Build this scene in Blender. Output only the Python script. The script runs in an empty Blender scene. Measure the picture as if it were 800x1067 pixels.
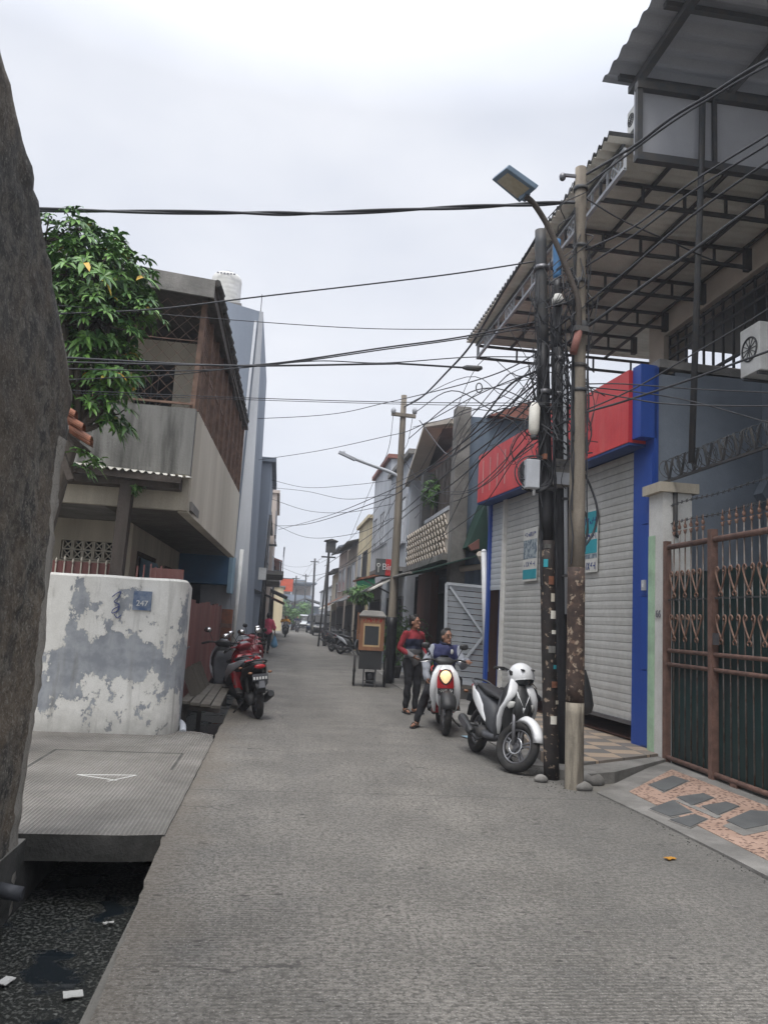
import bpy, bmesh, math, random
from mathutils import Vector, Matrix, noise
random.seed(7)
R_ = math.radians
PI = math.pi
SC = bpy.context.scene
COL = SC.collection

# ------------------------------------------------------------------ camera calibration
F, CX, CY, H = 800.0, 400.0, 533.5, 1.6
def _setup(vx=290, vy=640, roll=3.2):
    r1 = Vector(((vx-CX)/F, -(vy-CY)/F, -1.0)); a = R_(roll)
    d = Vector((math.cos(a), -math.sin(a), 0))
    Z = d.cross(-r1).normalized()
    if Z.y < 0: Z = -Z
    Y = r1.normalized(); X = Y.cross(Z)
    return Matrix((X, Y, Z))
RM = _setup()
def ray(px, py): return RM @ Vector(((px-CX)/F, -(py-CY)/F, -1.0))
O = Vector((0, 0, H))
def G(px, py, z=0.0):
    d = ray(px, py); return O + d*((z-H)/d.z)
def atY(px, py, Y):
    d = ray(px, py); return O + d*(Y/d.y)
def atX(px, py, X):
    d = ray(px, py); return O + d*(X/d.x)

cam_d = bpy.data.cameras.new('camera'); cam = bpy.data.objects.new('camera', cam_d); COL.objects.link(cam)
cam.matrix_world = Matrix.Translation(O) @ RM.to_4x4()
cam_d.sensor_fit = 'HORIZONTAL'; cam_d.sensor_width = 36; cam_d.lens = 36
cam_d.clip_end = 3000; cam_d.clip_start = 0.05
SC.camera = cam

# ------------------------------------------------------------------ materials
MATS = {}
def mat(name, c1, c2=None, scale=3.0, rough=.8, bump=.15, bscale=30.0, metal=0.0, streak=False, grime=0.0,
        gcol=(.05, .045, .04), lo=.38, hi=.62, spec=.4, grain=.12, extra=None):
    if name in MATS: return MATS[name]
    m = bpy.data.materials.new(name); m.use_nodes = True; nt = m.node_tree; N = nt.nodes; L = nt.links
    b = N['Principled BSDF']; b.inputs['Roughness'].default_value = rough; b.inputs['Metallic'].default_value = metal
    b.inputs['Specular IOR Level'].default_value = spec
    tc = N.new('ShaderNodeTexCoord'); co = tc.outputs['Object']
    def noise_(sc, det=6, vec=co, rg=.6):
        n = N.new('ShaderNodeTexNoise'); n.inputs['Scale'].default_value = sc; n.inputs['Detail'].default_value = det
        n.inputs['Roughness'].default_value = rg; L.new(vec, n.inputs['Vector']); return n.outputs['Fac']
    def ramp(f, a, bb, ca=(0, 0, 0, 1), cb=(1, 1, 1, 1)):
        r = N.new('ShaderNodeValToRGB'); L.new(f, r.inputs['Fac']); e = r.color_ramp.elements
        e[0].position = a; e[1].position = bb; e[0].color = ca; e[1].color = cb; return r.outputs['Color']
    def mix(f, a, bb, mode='MIX'):
        x = N.new('ShaderNodeMix'); x.data_type = 'RGBA'; x.blend_type = mode
        for v, s in ((f, x.inputs[0]), (a, x.inputs[6]), (bb, x.inputs[7])):
            if hasattr(v, 'links'): L.new(v, s)
            elif isinstance(v, (int, float)): s.default_value = v
            else: s.default_value = (*v[:3], 1)
        return x.outputs[2]
    vec = co
    if streak:
        mp = N.new('ShaderNodeMapping'); mp.inputs['Scale'].default_value = (1, 1, .12); L.new(co, mp.inputs['Vector']); vec = mp.outputs[0]
    c2 = c2 or tuple(x*.8 for x in c1)
    col = mix(ramp(noise_(scale, 7, vec), lo, hi), c1, c2)
    if grime:
        g = ramp(noise_(scale*.6, 9, vec, .7), .45, .7)
        mm = N.new('ShaderNodeMath'); mm.operation = 'MULTIPLY'; mm.inputs[1].default_value = grime; L.new(g, mm.inputs[0])
        col = mix(mm.outputs[0], col, gcol)
    if grain:
        gr = ramp(noise_(bscale*2.5, 3), .3, .7, (1-grain, 1-grain, 1-grain, 1), (1+grain*.4,)*3+(1,))
        col = mix(1.0, col, gr, 'MULTIPLY')
    hgt = noise_(bscale, 8)
    if extra:
        r = extra(dict(N=N, L=L, co=co, noise=noise_, ramp=ramp, mix=mix, nt=nt, bsdf=b), col, hgt)
        if r: col, hgt = r
    L.new(col, b.inputs['Base Color'])
    if bump:
        bp = N.new('ShaderNodeBump'); bp.inputs['Strength'].default_value = bump; bp.inputs['Distance'].default_value = .02
        L.new(hgt, bp.inputs['Height']); L.new(bp.outputs[0], b.inputs['Normal'])
    MATS[name] = m; return m
def emit(name, c, s):
    m = bpy.data.materials.new(name); m.use_nodes = True; b = m.node_tree.nodes['Principled BSDF']
    b.inputs['Base Color'].default_value = (*c, 1); b.inputs['Emission Color'].default_value = (*c, 1); b.inputs['Emission Strength'].default_value = s
    return m
def plain(name, c, rough=.5, metal=0, **k): return mat(name, c, tuple(x*.85 for x in c), rough=rough, metal=metal, bump=k.pop('bump', .03), grain=k.pop('grain', .05), **k)

def math_(K, op, a, b=None, c=None):
    n = K['N'].new('ShaderNodeMath'); n.operation = op
    for i, v in enumerate((a, b, c)):
        if v is None: continue
        if hasattr(v, 'links'): K['L'].new(v, n.inputs[i])
        else: n.inputs[i].default_value = v
    return n.outputs[0]
def sep(K):
    s = K['N'].new('ShaderNodeSeparateXYZ'); K['L'].new(K['co'], s.inputs[0]); return s.outputs
def wave(K, sc, axis='X', dist=0.0, vec=None, prof='SIN'):
    w = K['N'].new('ShaderNodeTexWave'); w.bands_direction = axis; w.inputs['Scale'].default_value = sc; w.wave_profile = prof
    w.inputs['Distortion'].default_value = dist; w.inputs['Detail'].default_value = 2; w.inputs['Detail Scale'].default_value = 1.5
    K['L'].new(vec or K['co'], w.inputs['Vector']); return w.outputs['Fac']

# road: broom-grooved, pitted concrete
def road_x(K, col, h):
    N, L = K['N'], K['L']
    w = wave(K, 11.0, 'Y', 2.6)
    patch = K['ramp'](K['noise'](.9, 5), .42, .6)
    v = N.new('ShaderNodeTexVoronoi'); v.inputs['Scale'].default_value = 9; pm = N.new('ShaderNodeMapping'); pm.inputs['Scale'].default_value = (1, 2.4, 1); L.new(K['co'], pm.inputs['Vector']); L.new(pm.outputs[0], v.inputs['Vector'])
    jit = K['noise'](3.3, 3)
    rad = math_(K, 'MULTIPLY', math_(K, 'SUBTRACT', jit, .5), 1.6)
    pit = math_(K, 'LESS_THAN', v.outputs['Distance'], rad)
    spk = K['ramp'](K['noise'](48, 3), .52, .6)
    spl = K['ramp'](K['noise'](110, 2), .6, .68)
    # long stains and tyre paths along the road
    mp = N.new('ShaderNodeMapping'); mp.inputs['Scale'].default_value = (1.6, .16, 1); L.new(K['co'], mp.inputs['Vector'])
    lane = K['ramp'](K['noise'](.8, 5, mp.outputs[0]), .35, .65)
    col = K['mix'](math_(K, 'MULTIPLY', lane, .55), col, (.25, .236, .212))
    blot = K['ramp'](K['noise'](1.7, 8, K['co'], .7), .5, .66)
    col = K['mix'](math_(K, 'MULTIPLY', blot, .5), col, (.12, .118, .112))
    wear = K['ramp'](K['noise'](.35, 4), .4, .6)
    groove = math_(K, 'MULTIPLY', math_(K, 'SUBTRACT', 1.0, w), math_(K, 'ADD', math_(K, 'MULTIPLY', patch, .55), .03))
    col = K['mix'](groove, col, (.07, .068, .064))
    col = K['mix'](math_(K, 'MULTIPLY', spk, .62), col, (.07, .068, .062))
    col = K['mix'](math_(K, 'MULTIPLY', spl, .65), col, (.55, .53, .5))
    col = K['mix'](math_(K, 'MULTIPLY', pit, .9), col, (.04, .038, .035))
    x = sep(K)
    # darker wet/oily edge on the right side of the near road
    v2 = N.new('ShaderNodeTexVoronoi'); v2.inputs['Scale'].default_value = 13; pm2 = N.new('ShaderNodeMapping'); pm2.inputs['Scale'].default_value = (.9, 3.2, 1); L.new(K['co'], pm2.inputs['Vector']); L.new(pm2.outputs[0], v2.inputs['Vector'])
    pit2 = math_(K, 'LESS_THAN', v2.outputs['Distance'], math_(K, 'MULTIPLY', math_(K, 'SUBTRACT', K['noise'](4.5, 5, K['co'], .7), .4), 1.35))
    col = K['mix'](math_(K, 'MULTIPLY', pit2, .6), col, (.075, .07, .062))
    pit = math_(K, 'MAXIMUM', pit, math_(K, 'MULTIPLY', pit2, .6))
    grit = K['ramp'](K['noise'](24, 7, K['co'], .8), .46, .56)
    col = K['mix'](math_(K, 'MULTIPLY', grit, .62), col, (.075, .07, .062))
    lft = K['ramp'](math_(K, 'ADD', math_(K, 'MULTIPLY', x[0], -.8), math_(K, 'MULTIPLY', K['noise'](1.6, 6), .6)), .55, .85)
    col = K['mix'](math_(K, 'MULTIPLY', lft, .45), col, (.15, .125, .095))
    vc = N.new('ShaderNodeTexVoronoi'); vc.feature = 'DISTANCE_TO_EDGE'; vc.inputs['Scale'].default_value = .42; dv = N.new('ShaderNodeVectorMath'); dv.operation = 'ADD'
    nn = N.new('ShaderNodeTexNoise'); nn.inputs['Scale'].default_value = 1.4; nn.inputs['Detail'].default_value = 8; L.new(K['co'], nn.inputs['Vector']); L.new(K['co'], dv.inputs[0]); L.new(nn.outputs['Color'], dv.inputs[1]); L.new(dv.outputs[0], vc.inputs['Vector'])
    crk = math_(K, 'MULTIPLY', math_(K, 'LESS_THAN', vc.outputs['Distance'], .004), K['ramp'](K['noise'](.5, 3), .5, .56))
    col = K['mix'](math_(K, 'MULTIPLY', crk, .6), col, (.04, .038, .035))
    e = math_(K, 'MULTIPLY', K['ramp'](math_(K, 'ADD', math_(K, 'MULTIPLY', x[0], .25), math_(K, 'MULTIPLY', K['noise'](1.2, 5), .35)), .62, .98), .45)
    col = K['mix'](e, col, (.12, .118, .112))
    # transverse joints every 4.9 m
    j = math_(K, 'FRACT', math_(K, 'DIVIDE', math_(K, 'ADD', x[1], math_(K, 'MULTIPLY', K['noise'](2.5, 3), .03)), 4.9))
    jm = math_(K, 'LESS_THAN', math_(K, 'ABSOLUTE', math_(K, 'SUBTRACT', j, .5)), .0018)
    col = K['mix'](math_(K, 'MULTIPLY', jm, .55), col, (.045, .043, .04))
    hh = math_(K, 'ADD', math_(K, 'MULTIPLY', w, .28), math_(K, 'MULTIPLY', K['noise'](60, 5), .8))
    hh = math_(K, 'SUBTRACT', hh, math_(K, 'MULTIPLY', pit, .9))
    hh = math_(K, 'SUBTRACT', hh, math_(K, 'MULTIPLY', jm, .6))
    return col, hh
M_road = mat('road_concrete', (.225, .21, .186), (.15, .141, .125), scale=1.1, rough=.82, bump=.8, bscale=45, spec=.35, extra=road_x)
def slab_x(K, col, h):
    w = wave(K, 10, 'X', .5)
    col = K['mix'](math_(K, 'MULTIPLY', math_(K, 'SUBTRACT', 1.0, w), .38), col, (.075, .072, .066))
    return col, math_(K, 'ADD', math_(K, 'MULTIPLY', w, 1.1), math_(K, 'MULTIPLY', h, .4))
M_slab = mat('slab_concrete', (.25, .235, .212), (.18, .168, .15), scale=1.5, rough=.9, bump=.6, extra=slab_x, grime=.5)
M_conc = mat('concrete', (.25, .24, .225), (.16, .155, .145), scale=2.2, rough=.9, bump=.4, grime=.5)
M_concd = mat('dark_concrete', (.09, .087, .08), (.045, .044, .04), scale=3, rough=.95, bump=.5, grime=.5, gcol=(.02, .022, .016))
M_ground = mat('packed_ground', (.2, .19, .17), (.13, .125, .11), scale=.7, rough=.95, bump=.5)
def nearwall_x(K, col, h):
    v = K['noise'](9, 9, K['co'], .75)
    big = K['ramp'](K['noise'](1.6, 7, K['co'], .65), .42, .6)
    col = K['mix'](math_(K, 'MULTIPLY', big, .75), col, (.05, .047, .043))
    brn = K['ramp'](K['noise'](2.3, 5, K['co'], .6), .45, .6)
    col = K['mix'](math_(K, 'MULTIPLY', brn, .6), col, (.19, .145, .1))
    pale = K['ramp'](K['noise'](34, 6, K['co'], .75), .53, .63)
    col = K['mix'](math_(K, 'MULTIPLY', pale, .6), col, (.38, .36, .31))
    x = sep(K)
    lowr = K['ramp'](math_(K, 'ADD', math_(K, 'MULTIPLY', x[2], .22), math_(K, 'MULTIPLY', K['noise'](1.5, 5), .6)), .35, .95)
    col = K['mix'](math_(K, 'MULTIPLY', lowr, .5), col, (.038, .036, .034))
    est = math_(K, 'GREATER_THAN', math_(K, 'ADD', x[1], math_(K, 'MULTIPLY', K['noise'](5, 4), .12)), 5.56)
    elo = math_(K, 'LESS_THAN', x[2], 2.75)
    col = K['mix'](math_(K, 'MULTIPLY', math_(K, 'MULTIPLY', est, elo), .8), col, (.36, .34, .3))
    crack = K['N'].new('ShaderNodeTexVoronoi'); crack.feature = 'DISTANCE_TO_EDGE'; crack.inputs['Scale'].default_value = 5.5; crack.inputs['Randomness'].default_value = 1
    dv = K['N'].new('ShaderNodeVectorMath'); dv.operation = 'ADD'
    nn = K['N'].new('ShaderNodeTexNoise'); nn.inputs['Scale'].default_value = 6; K['L'].new(K['co'], nn.inputs['Vector'])
    K['L'].new(K['co'], dv.inputs[0]); K['L'].new(nn.outputs['Color'], dv.inputs[1]); K['L'].new(dv.outputs[0], crack.inputs['Vector'])
    cr = math_(K, 'LESS_THAN', crack.outputs['Distance'], .014)
    col = K['mix'](math_(K, 'MULTIPLY', cr, .35), col, (.02, .02, .018))
    return col, math_(K, 'SUBTRACT', math_(K, 'ADD', v, math_(K, 'MULTIPLY', h, .5)), math_(K, 'MULTIPLY', cr, .12))
M_near = mat('rough_render', (.22, .2, .165), (.06, .056, .05), lo=.44, hi=.56, scale=11, rough=.95, bump=1.0, bscale=22, grain=.3, extra=nearwall_x)
def peel_x(K, col, h):
    x = sep(K)
    ps = K['N'].new('ShaderNodeMapping'); ps.inputs['Scale'].default_value = (1.1, 1.1, .8); ps.inputs['Location'].default_value = (3.7, 0, 1.3); K['L'].new(K['co'], ps.inputs['Vector'])
    n = K['noise'](2.0, 10, ps.outputs[0], .68)
    # peeled band between knee and chest height; paint survives above and in rags below
    band = math_(K, 'SUBTRACT', 1.0, math_(K, 'MULTIPLY', math_(K, 'ABSOLUTE', math_(K, 'SUBTRACT', x[2], .85)), 1.2))
    f = math_(K, 'ADD', math_(K, 'MULTIPLY', band, .3), math_(K, 'ADD', math_(K, 'MULTIPLY', math_(K, 'SUBTRACT', n, .5), 1.6), .55))
    p = K['ramp'](f, .68, .692)
    rim = K['ramp'](f, .655, .68); col = K['mix'](math_(K, 'MULTIPLY', rim, .35), col, (.4, .37, .3))
    col = K['mix'](p, col, K['mix'](K['ramp'](K['noise'](5, 6), .4, .6), (.22, .235, .255), (.32, .335, .35)))
    st = K['N'].new('ShaderNodeMapping'); st.inputs['Scale'].default_value = (5, 5, .5); K['L'].new(K['co'], st.inputs['Vector'])
    s2 = K['ramp'](K['noise'](1.5, 7, st.outputs[0]), .55, .75)
    col = K['mix'](math_(K, 'MULTIPLY', s2, .6), col, (.16, .155, .14))
    base = K['ramp'](math_(K, 'ADD', x[2], math_(K, 'MULTIPLY', K['noise'](4, 5), .5)), .2, .55, (1, 1, 1, 1), (0, 0, 0, 1))
    col = K['mix'](math_(K, 'MULTIPLY', base, .6), col, (.15, .145, .13))
    return col, math_(K, 'SUBTRACT', math_(K, 'MULTIPLY', h, .3), math_(K, 'MULTIPLY', p, .5))
M_peel = mat('peeling_paint', (.68, .67, .63), (.58, .57, .53), scale=2.5, rough=.8, bump=.35, extra=peel_x)
M_cream = mat('cream_render', (.52, .47, .38), (.4, .36, .29), scale=1.5, rough=.85, bump=.2, streak=True, grime=.45, gcol=(.12, .1, .08))
M_creamw = mat('pale_render', (.62, .58, .49), (.5, .46, .38), scale=1.2, rough=.85, bump=.15, streak=True, grime=.45, gcol=(.2, .17, .13))
M_mould = mat('mouldy_concrete', (.2, .198, .188), (.06, .059, .055), lo=.42, hi=.56, scale=2.4, rough=.95, bump=.4, streak=True, grime=.6, gcol=(.045, .045, .04))
M_bluegrey = mat('bluegrey_render', (.26, .3, .36), (.21, .245, .3), scale=1.0, rough=.85, bump=.15, streak=True, grime=.3, gcol=(.13, .14, .16))
M_lightgrey = mat('pale_grey_render', (.5, .52, .55), (.4, .42, .45), scale=1.0, rough=.85, bump=.15, streak=True, grime=.35, gcol=(.17, .17, .18))
M_slate = mat('slate_paint', (.22, .255, .3), (.18, .21, .25), scale=1.2, rough=.75, bump=.15, grime=.25, gcol=(.075, .08, .085))
M_beige = mat('beige_render', (.55, .49, .42), (.46, .41, .35), scale=1.1, rough=.85, bump=.12, grime=.2, gcol=(.25, .2, .17))
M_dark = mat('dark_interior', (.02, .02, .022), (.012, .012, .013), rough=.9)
M_navy = mat('navy_paint', (.02, .055, .2), rough=.5)
M_blue = mat('blue_paint', (.016, .075, .36), (.012, .055, .29), scale=2, rough=.45, bump=.1, streak=True, grime=.12, gcol=(.02, .03, .1), spec=.5)
def redsign_x(K, col, h):
    mp = K['N'].new('ShaderNodeMapping'); mp.inputs['Scale'].default_value = (1, 1.8, .35); mp.inputs['Rotation'].default_value = (.5, 0, 0); K['L'].new(K['co'], mp.inputs['Vector'])
    f = K['ramp'](K['noise'](1.6, 5, mp.outputs[0]), .58, .7)
    return K['mix'](math_(K, 'MULTIPLY', f, .3), col, (.6, .22, .18)), K['noise'](2.2, 3, mp.outputs[0])
M_redsign = mat('red_sign_sheet', (.62, .05, .05), (.52, .036, .04), scale=1.5, rough=.38, bump=.5, extra=redsign_x, spec=.5)
M_shutter = mat('shutter_metal', (.52, .52, .5), (.44, .44, .425), scale=1.3, rough=.5, bump=.12, bscale=5, streak=True, grime=.35, gcol=(.25, .24, .2), spec=.4)
M_shut2 = mat('grey_painted_metal', (.48, .51, .54), (.42, .45, .48), scale=1.5, rough=.5, bump=.08, grime=.2)
def tile_x(K, col, h):
    br = K['N'].new('ShaderNodeTexBrick'); ck = K['N'].new('ShaderNodeTexChecker'); cm = K['N'].new('ShaderNodeMapping'); cm.inputs['Scale'].default_value = (1/.42, 1/.3, 0); cm.inputs['Rotation'].default_value = (0, 0, .0); cm.inputs['Location'].default_value = (.01, .01, .5)
    K['L'].new(K['co'], cm.inputs['Vector']); K['L'].new(cm.outputs[0], ck.inputs['Vector']); ck.inputs['Scale'].default_value = 1; ck.inputs['Color1'].default_value = (.44, .34, .25, 1); ck.inputs['Color2'].default_value = (.16, .155, .15, 1)
    br.inputs['Scale'].default_value = 1; br.inputs['Brick Width'].default_value = .42; br.inputs['Row Height'].default_value = .3
    br.offset = 0; br.inputs['Mortar Size'].default_value = .006; br.inputs['Color1'].default_value = (.36, .27, .19, 1); br.inputs['Color2'].default_value = (.12, .118, .112, 1)
    br.inputs['Mortar'].default_value = (.12, .11, .1, 1); br.inputs['Bias'].default_value = -.1
    K['L'].new(K['co'], br.inputs['Vector'])
    g = K['ramp'](K['noise'](2.5, 8, K['co'], .7), .45, .75)
    return K['mix'](math_(K, 'MULTIPLY', g, .45), K['mix'](br.outputs['Fac'], K['mix'](.7, br.outputs['Color'], ck.outputs['Color']), (.1, .09, .08)), (.14, .12, .1)), math_(K, 'SUBTRACT', math_(K, 'MULTIPLY', h, .2), br.outputs['Fac'])
M_tiles = mat('paving_tiles', (.3, .25, .2), rough=.7, bump=.3, extra=tile_x)
def peb_x(K, col, h):
    v = K['N'].new('ShaderNodeTexVoronoi'); v.inputs['Scale'].default_value = 22; K['L'].new(K['co'], v.inputs['Vector'])
    f = K['ramp'](v.outputs['Distance'], .28, .4, (1, 1, 1, 1), (0, 0, 0, 1))
    pick = K['ramp'](K['N'].new('ShaderNodeSeparateColor').outputs[0], .4, .5) if False else None
    col = K['mix'](math_(K, 'MULTIPLY', f, .85), col, (.1, .06, .048))
    return col, math_(K, 'SUBTRACT', 0.5, f)
M_peb = mat('pebble_render', (.4, .275, .215), (.32, .215, .165), scale=2, rough=.8, bump=.5, grime=.3, gcol=(.2, .15, .12), extra=peb_x)
M_dtile = mat('dark_slate_tile', (.11, .115, .115), (.085, .088, .09), rough=.65, bump=.15)
M_rust = mat('rusty_brown_paint', (.2, .115, .09), (.12, .07, .055), scale=9, rough=.65, bump=.2, bscale=60)
M_goldrust = mat('rusty_gold_paint', (.27, .165, .12), (.16, .09, .065), scale=12, rough=.6, bump=.2, bscale=60)
M_barmetal = mat('worn_grey_bar', (.2, .19, .18), (.11, .07, .05), scale=6, rough=.55, metal=.2)
M_green = mat('dark_green_sheet', (.012, .045, .045), (.01, .032, .034), scale=1.5, rough=.4, bump=.1, grime=.3, gcol=(.03, .035, .03), spec=.5)
M_tin = mat('painted_tin', (.2, .075, .065), (.13, .052, .045), scale=3, rough=.6, bump=.2, streak=True, grime=.35, gcol=(.3, .22, .2))
M_rustgrille = mat('rusty_mesh', (.22, .14, .105), (.13, .085, .065), scale=7, rough=.9)
M_wood = mat('weathered_wood', (.12, .11, .092), (.08, .07, .058), scale=4, rough=.9, bump=.6, streak=True)
M_wooddk = mat('dark_wood', (.09, .075, .065), (.05, .042, .036), scale=4, rough=.9, bump=.5, streak=True)
M_steel = mat('dark_steel', (.05, .055, .062), (.07, .066, .062), scale=8, rough=.6, bump=.1, spec=.4)
M_corr = mat('beige_roof_sheet', (.8, .78, .71), (.7, .68, .61), scale=1.4, rough=.6, bump=.1, grime=.3, gcol=(.18, .16, .12))
M_corrtop = mat('grey_roof_sheet', (.17, .175, .18), (.11, .115, .12), scale=2.5, rough=.8, bump=.2, grime=.4)
M_panel = mat('grey_panel_sheet', (.4, .41, .44), (.34, .35, .38), scale=.8, rough=.6, bump=.15, grime=.2, gcol=(.1, .1, .11))
M_polec = mat('concrete_pole', (.27, .235, .19), (.15, .13, .105), scale=5, rough=.9, bump=.35, streak=True, grime=.5, gcol=(.06, .05, .04))
def stick_x(K, col, h):
    f = K['ramp'](K['noise'](13, 5, K['co'], .6), .55, .59)
    g = K['ramp'](K['noise'](17, 3), .45, .55)
    return K['mix'](f, col, K['mix'](g, (.3, .24, .18), (.14, .09, .065))), h
M_poled = mat('sticker_pole', (.075, .05, .04), (.04, .028, .024), scale=9, rough=.85, bump=.3, extra=stick_x)
M_black = mat('black_paint', (.012, .012, .014), (.02, .02, .023), scale=6, rough=.5, bump=.15, spec=.4)
def stick2(K, col, h):
    f = K['ramp'](K['noise'](14, 5, K['co'], .6), .6, .64)
    return K['mix'](f, col, (.25, .19, .14)), h
M_blackst = mat('black_sticker_pole', (.014, .013, .013), (.03, .022, .02), scale=8, rough=.7, bump=.25, extra=stick2)
M_cable = mat('cable_rubber', (.04, .042, .048), rough=.6, bump=0)
M_rubber = mat('rubber', (.016, .016, .017), (.03, .028, .026), scale=14, rough=.85, bump=.1)
M_plast = mat('black_plastic', (.02, .021, .023), (.028, .029, .03), scale=4, rough=.5, bump=.03, grime=.2, gcol=(.07, .065, .06))
M_gplast = mat('grey_plastic', (.065, .068, .075), (.05, .052, .058), scale=4, rough=.55, bump=.03)
M_chrome = mat('bright_metal', (.6, .6, .6), rough=.25, metal=1, bump=0, grain=0)
M_alu = mat('dull_alloy', (.2, .2, .21), (.15, .15, .16), rough=.45, metal=.7, bump=.05)
M_white = plain('white_gloss', (.72, .73, .74), .25, spec=.5)
M_whitem = mat('white_matt', (.68, .68, .66), (.58, .58, .55), rough=.7, grime=.25, gcol=(.3, .28, .25))
M_redg = plain('red_gloss', (.38, .015, .02), .25)
M_redd = plain('maroon_gloss', (.16, .012, .018), .3)
M_seat = mat('black_vinyl', (.02, .02, .022), (.03, .03, .032), scale=10, rough=.6, bump=.15, bscale=120)
M_glass = mat('dark_glass', (.02, .024, .028), rough=.08, bump=0, grain=0, spec=.6)
M_lens = mat('lamp_lens', (.5, .5, .48), rough=.15, bump=0, grain=0)
M_skin = mat('skin', (.27, .14, .09), (.24, .12, .075), rough=.55, bump=.03, grain=.04)
M_hair = mat('hair', (.012, .01, .009), (.02, .017, .015), scale=30, rough=.6, bump=.3)
M_hairg = mat('cropped_hair', (.03, .027, .026), (.05, .046, .044), scale=30, rough=.7, bump=.3)
M_fred = mat('red_cloth', (.23, .022, .03), (.19, .018, .025), rough=.9, bump=.3, bscale=25)
M_fnavy = mat('navy_cloth', (.018, .024, .05), (.014, .018, .04), rough=.9, bump=.3, bscale=25)
M_fgrey = mat('grey_cloth', (.15, .15, .155), (.12, .12, .125), rough=.9, bump=.3, bscale=25)
M_fnav2 = mat('blue_jacket', (.03, .035, .11), (.022, .026, .085), rough=.75, bump=.35, bscale=18)
M_fgr2 = mat('pale_sleeve', (.3, .32, .36), (.25, .265, .3), rough=.8, bump=.35, bscale=18)
M_fblk = mat('black_cloth', (.014, .014, .017), (.02, .02, .023), rough=.9, bump=.35, bscale=20)
M_fpink = mat('pink_cloth', (.8, .12, .2), (.7, .1, .17), rough=.85, bump=.3)
M_forange = mat('yellow_orange_cloth', (.45, .22, .03), (.38, .18, .025), rough=.85, bump=.3)
M_terra = mat('terracotta', (.28, .11, .06), (.16, .07, .045), scale=6, rough=.85, bump=.3, grime=.3)
M_redroof = mat('faded_red_roof', (.3, .13, .1), (.2, .09, .075), scale=3, rough=.85, bump=.2)
M_yellow = mat('ochre_render', (.66, .57, .38), (.56, .48, .32), scale=1.2, rough=.85, streak=True, grime=.3)
M_pinkw = mat('pinkish_render', (.56, .48, .43), (.48, .41, .37), scale=1.2, rough=.85, streak=True, grime=.3)
M_awngreen = mat('green_canvas', (.02, .06, .045), (.015, .045, .035), rough=.8, bump=.2)
M_awnblue = mat('blue_canvas', (.035, .12, .24), (.028, .1, .2), scale=2, rough=.7, bump=.15, grime=.2)
M_awnlb = mat('light_blue_sheet', (.28, .42, .52), rough=.7, bump=.1)
M_orange = mat('orange_board', (.6, .09, .03), rough=.6)
M_cartw = mat('cart_orange_wood', (.28, .135, .07), (.18, .085, .045), scale=6, rough=.5, streak=True)
M_paper = mat('paper', (.6, .6, .57), (.5, .5, .47), rough=.8)
M_brick = mat('brown_boards', (.15, .07, .05), (.1, .05, .038), scale=2, rough=.85, streak=True)
def water_x(K, col, h):
    f = K['ramp'](K['noise'](1.1, 4), .45, .58)
    x = sep(K)
    near = K['ramp'](math_(K, 'ADD', math_(K, 'MULTIPLY', x[1], .3), math_(K, 'MULTIPLY', K['noise'](2.0, 5), .6)), 1.42, 1.6, (1, 1, 1, 1), (0, 0, 0, 1))
    scum = K['ramp'](K['noise'](38, 5, K['co'], .75), .51, .6)
    hole = K['ramp'](K['noise'](2.3, 3), .38, .45)
    cov = math_(K, 'MULTIPLY', near, hole)
    c = K['mix'](scum, (.016, .018, .016), (.2, .205, .185))
    col = K['mix'](cov, (.013, .018, .022), c)
    r = K['ramp'](cov, .2, .8, (.05, .05, .05, 1), (.35, .35, .35, 1)); K['L'].new(r, K['bsdf'].inputs['Roughness'])
    return col, math_(K, 'MULTIPLY', math_(K, 'MULTIPLY', scum, cov), 1.0)
M_water = mat('drain_water', (.02, .025, .03), rough=.1, bump=.7, extra=water_x, spec=.5, grain=0)
def leafmat(name, a, b, c=None):
    def x(K, col, h):
        oi = K['N'].new('ShaderNodeAttribute'); oi.attribute_name = 'tint'
        r = K['N'].new('ShaderNodeValToRGB'); K['L'].new(oi.outputs['Fac'], r.inputs['Fac']); e = r.color_ramp.elements
        e[0].color = (*a, 1); e[1].color = (*b, 1); e[1].position = .9
        if c: k = e.new(.982); k.color = (*b, 1); k2 = e.new(.987); k2.color = (*c, 1); 
        return r.outputs[0], h
    return mat(name, a, b, rough=.45, bump=0, extra=x, spec=.4)
M_leaf = leafmat('mango_leaf', (.02, .075, .018), (.14, .28, .055), (.5, .32, .04))
M_leaf2 = leafmat('shrub_leaf', (.03, .085, .025), (.12, .24, .06))
M_bark = mat('bark', (.1, .085, .07), (.06, .05, .04), scale=6, rough=.95, bump=.6, streak=True)

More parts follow.
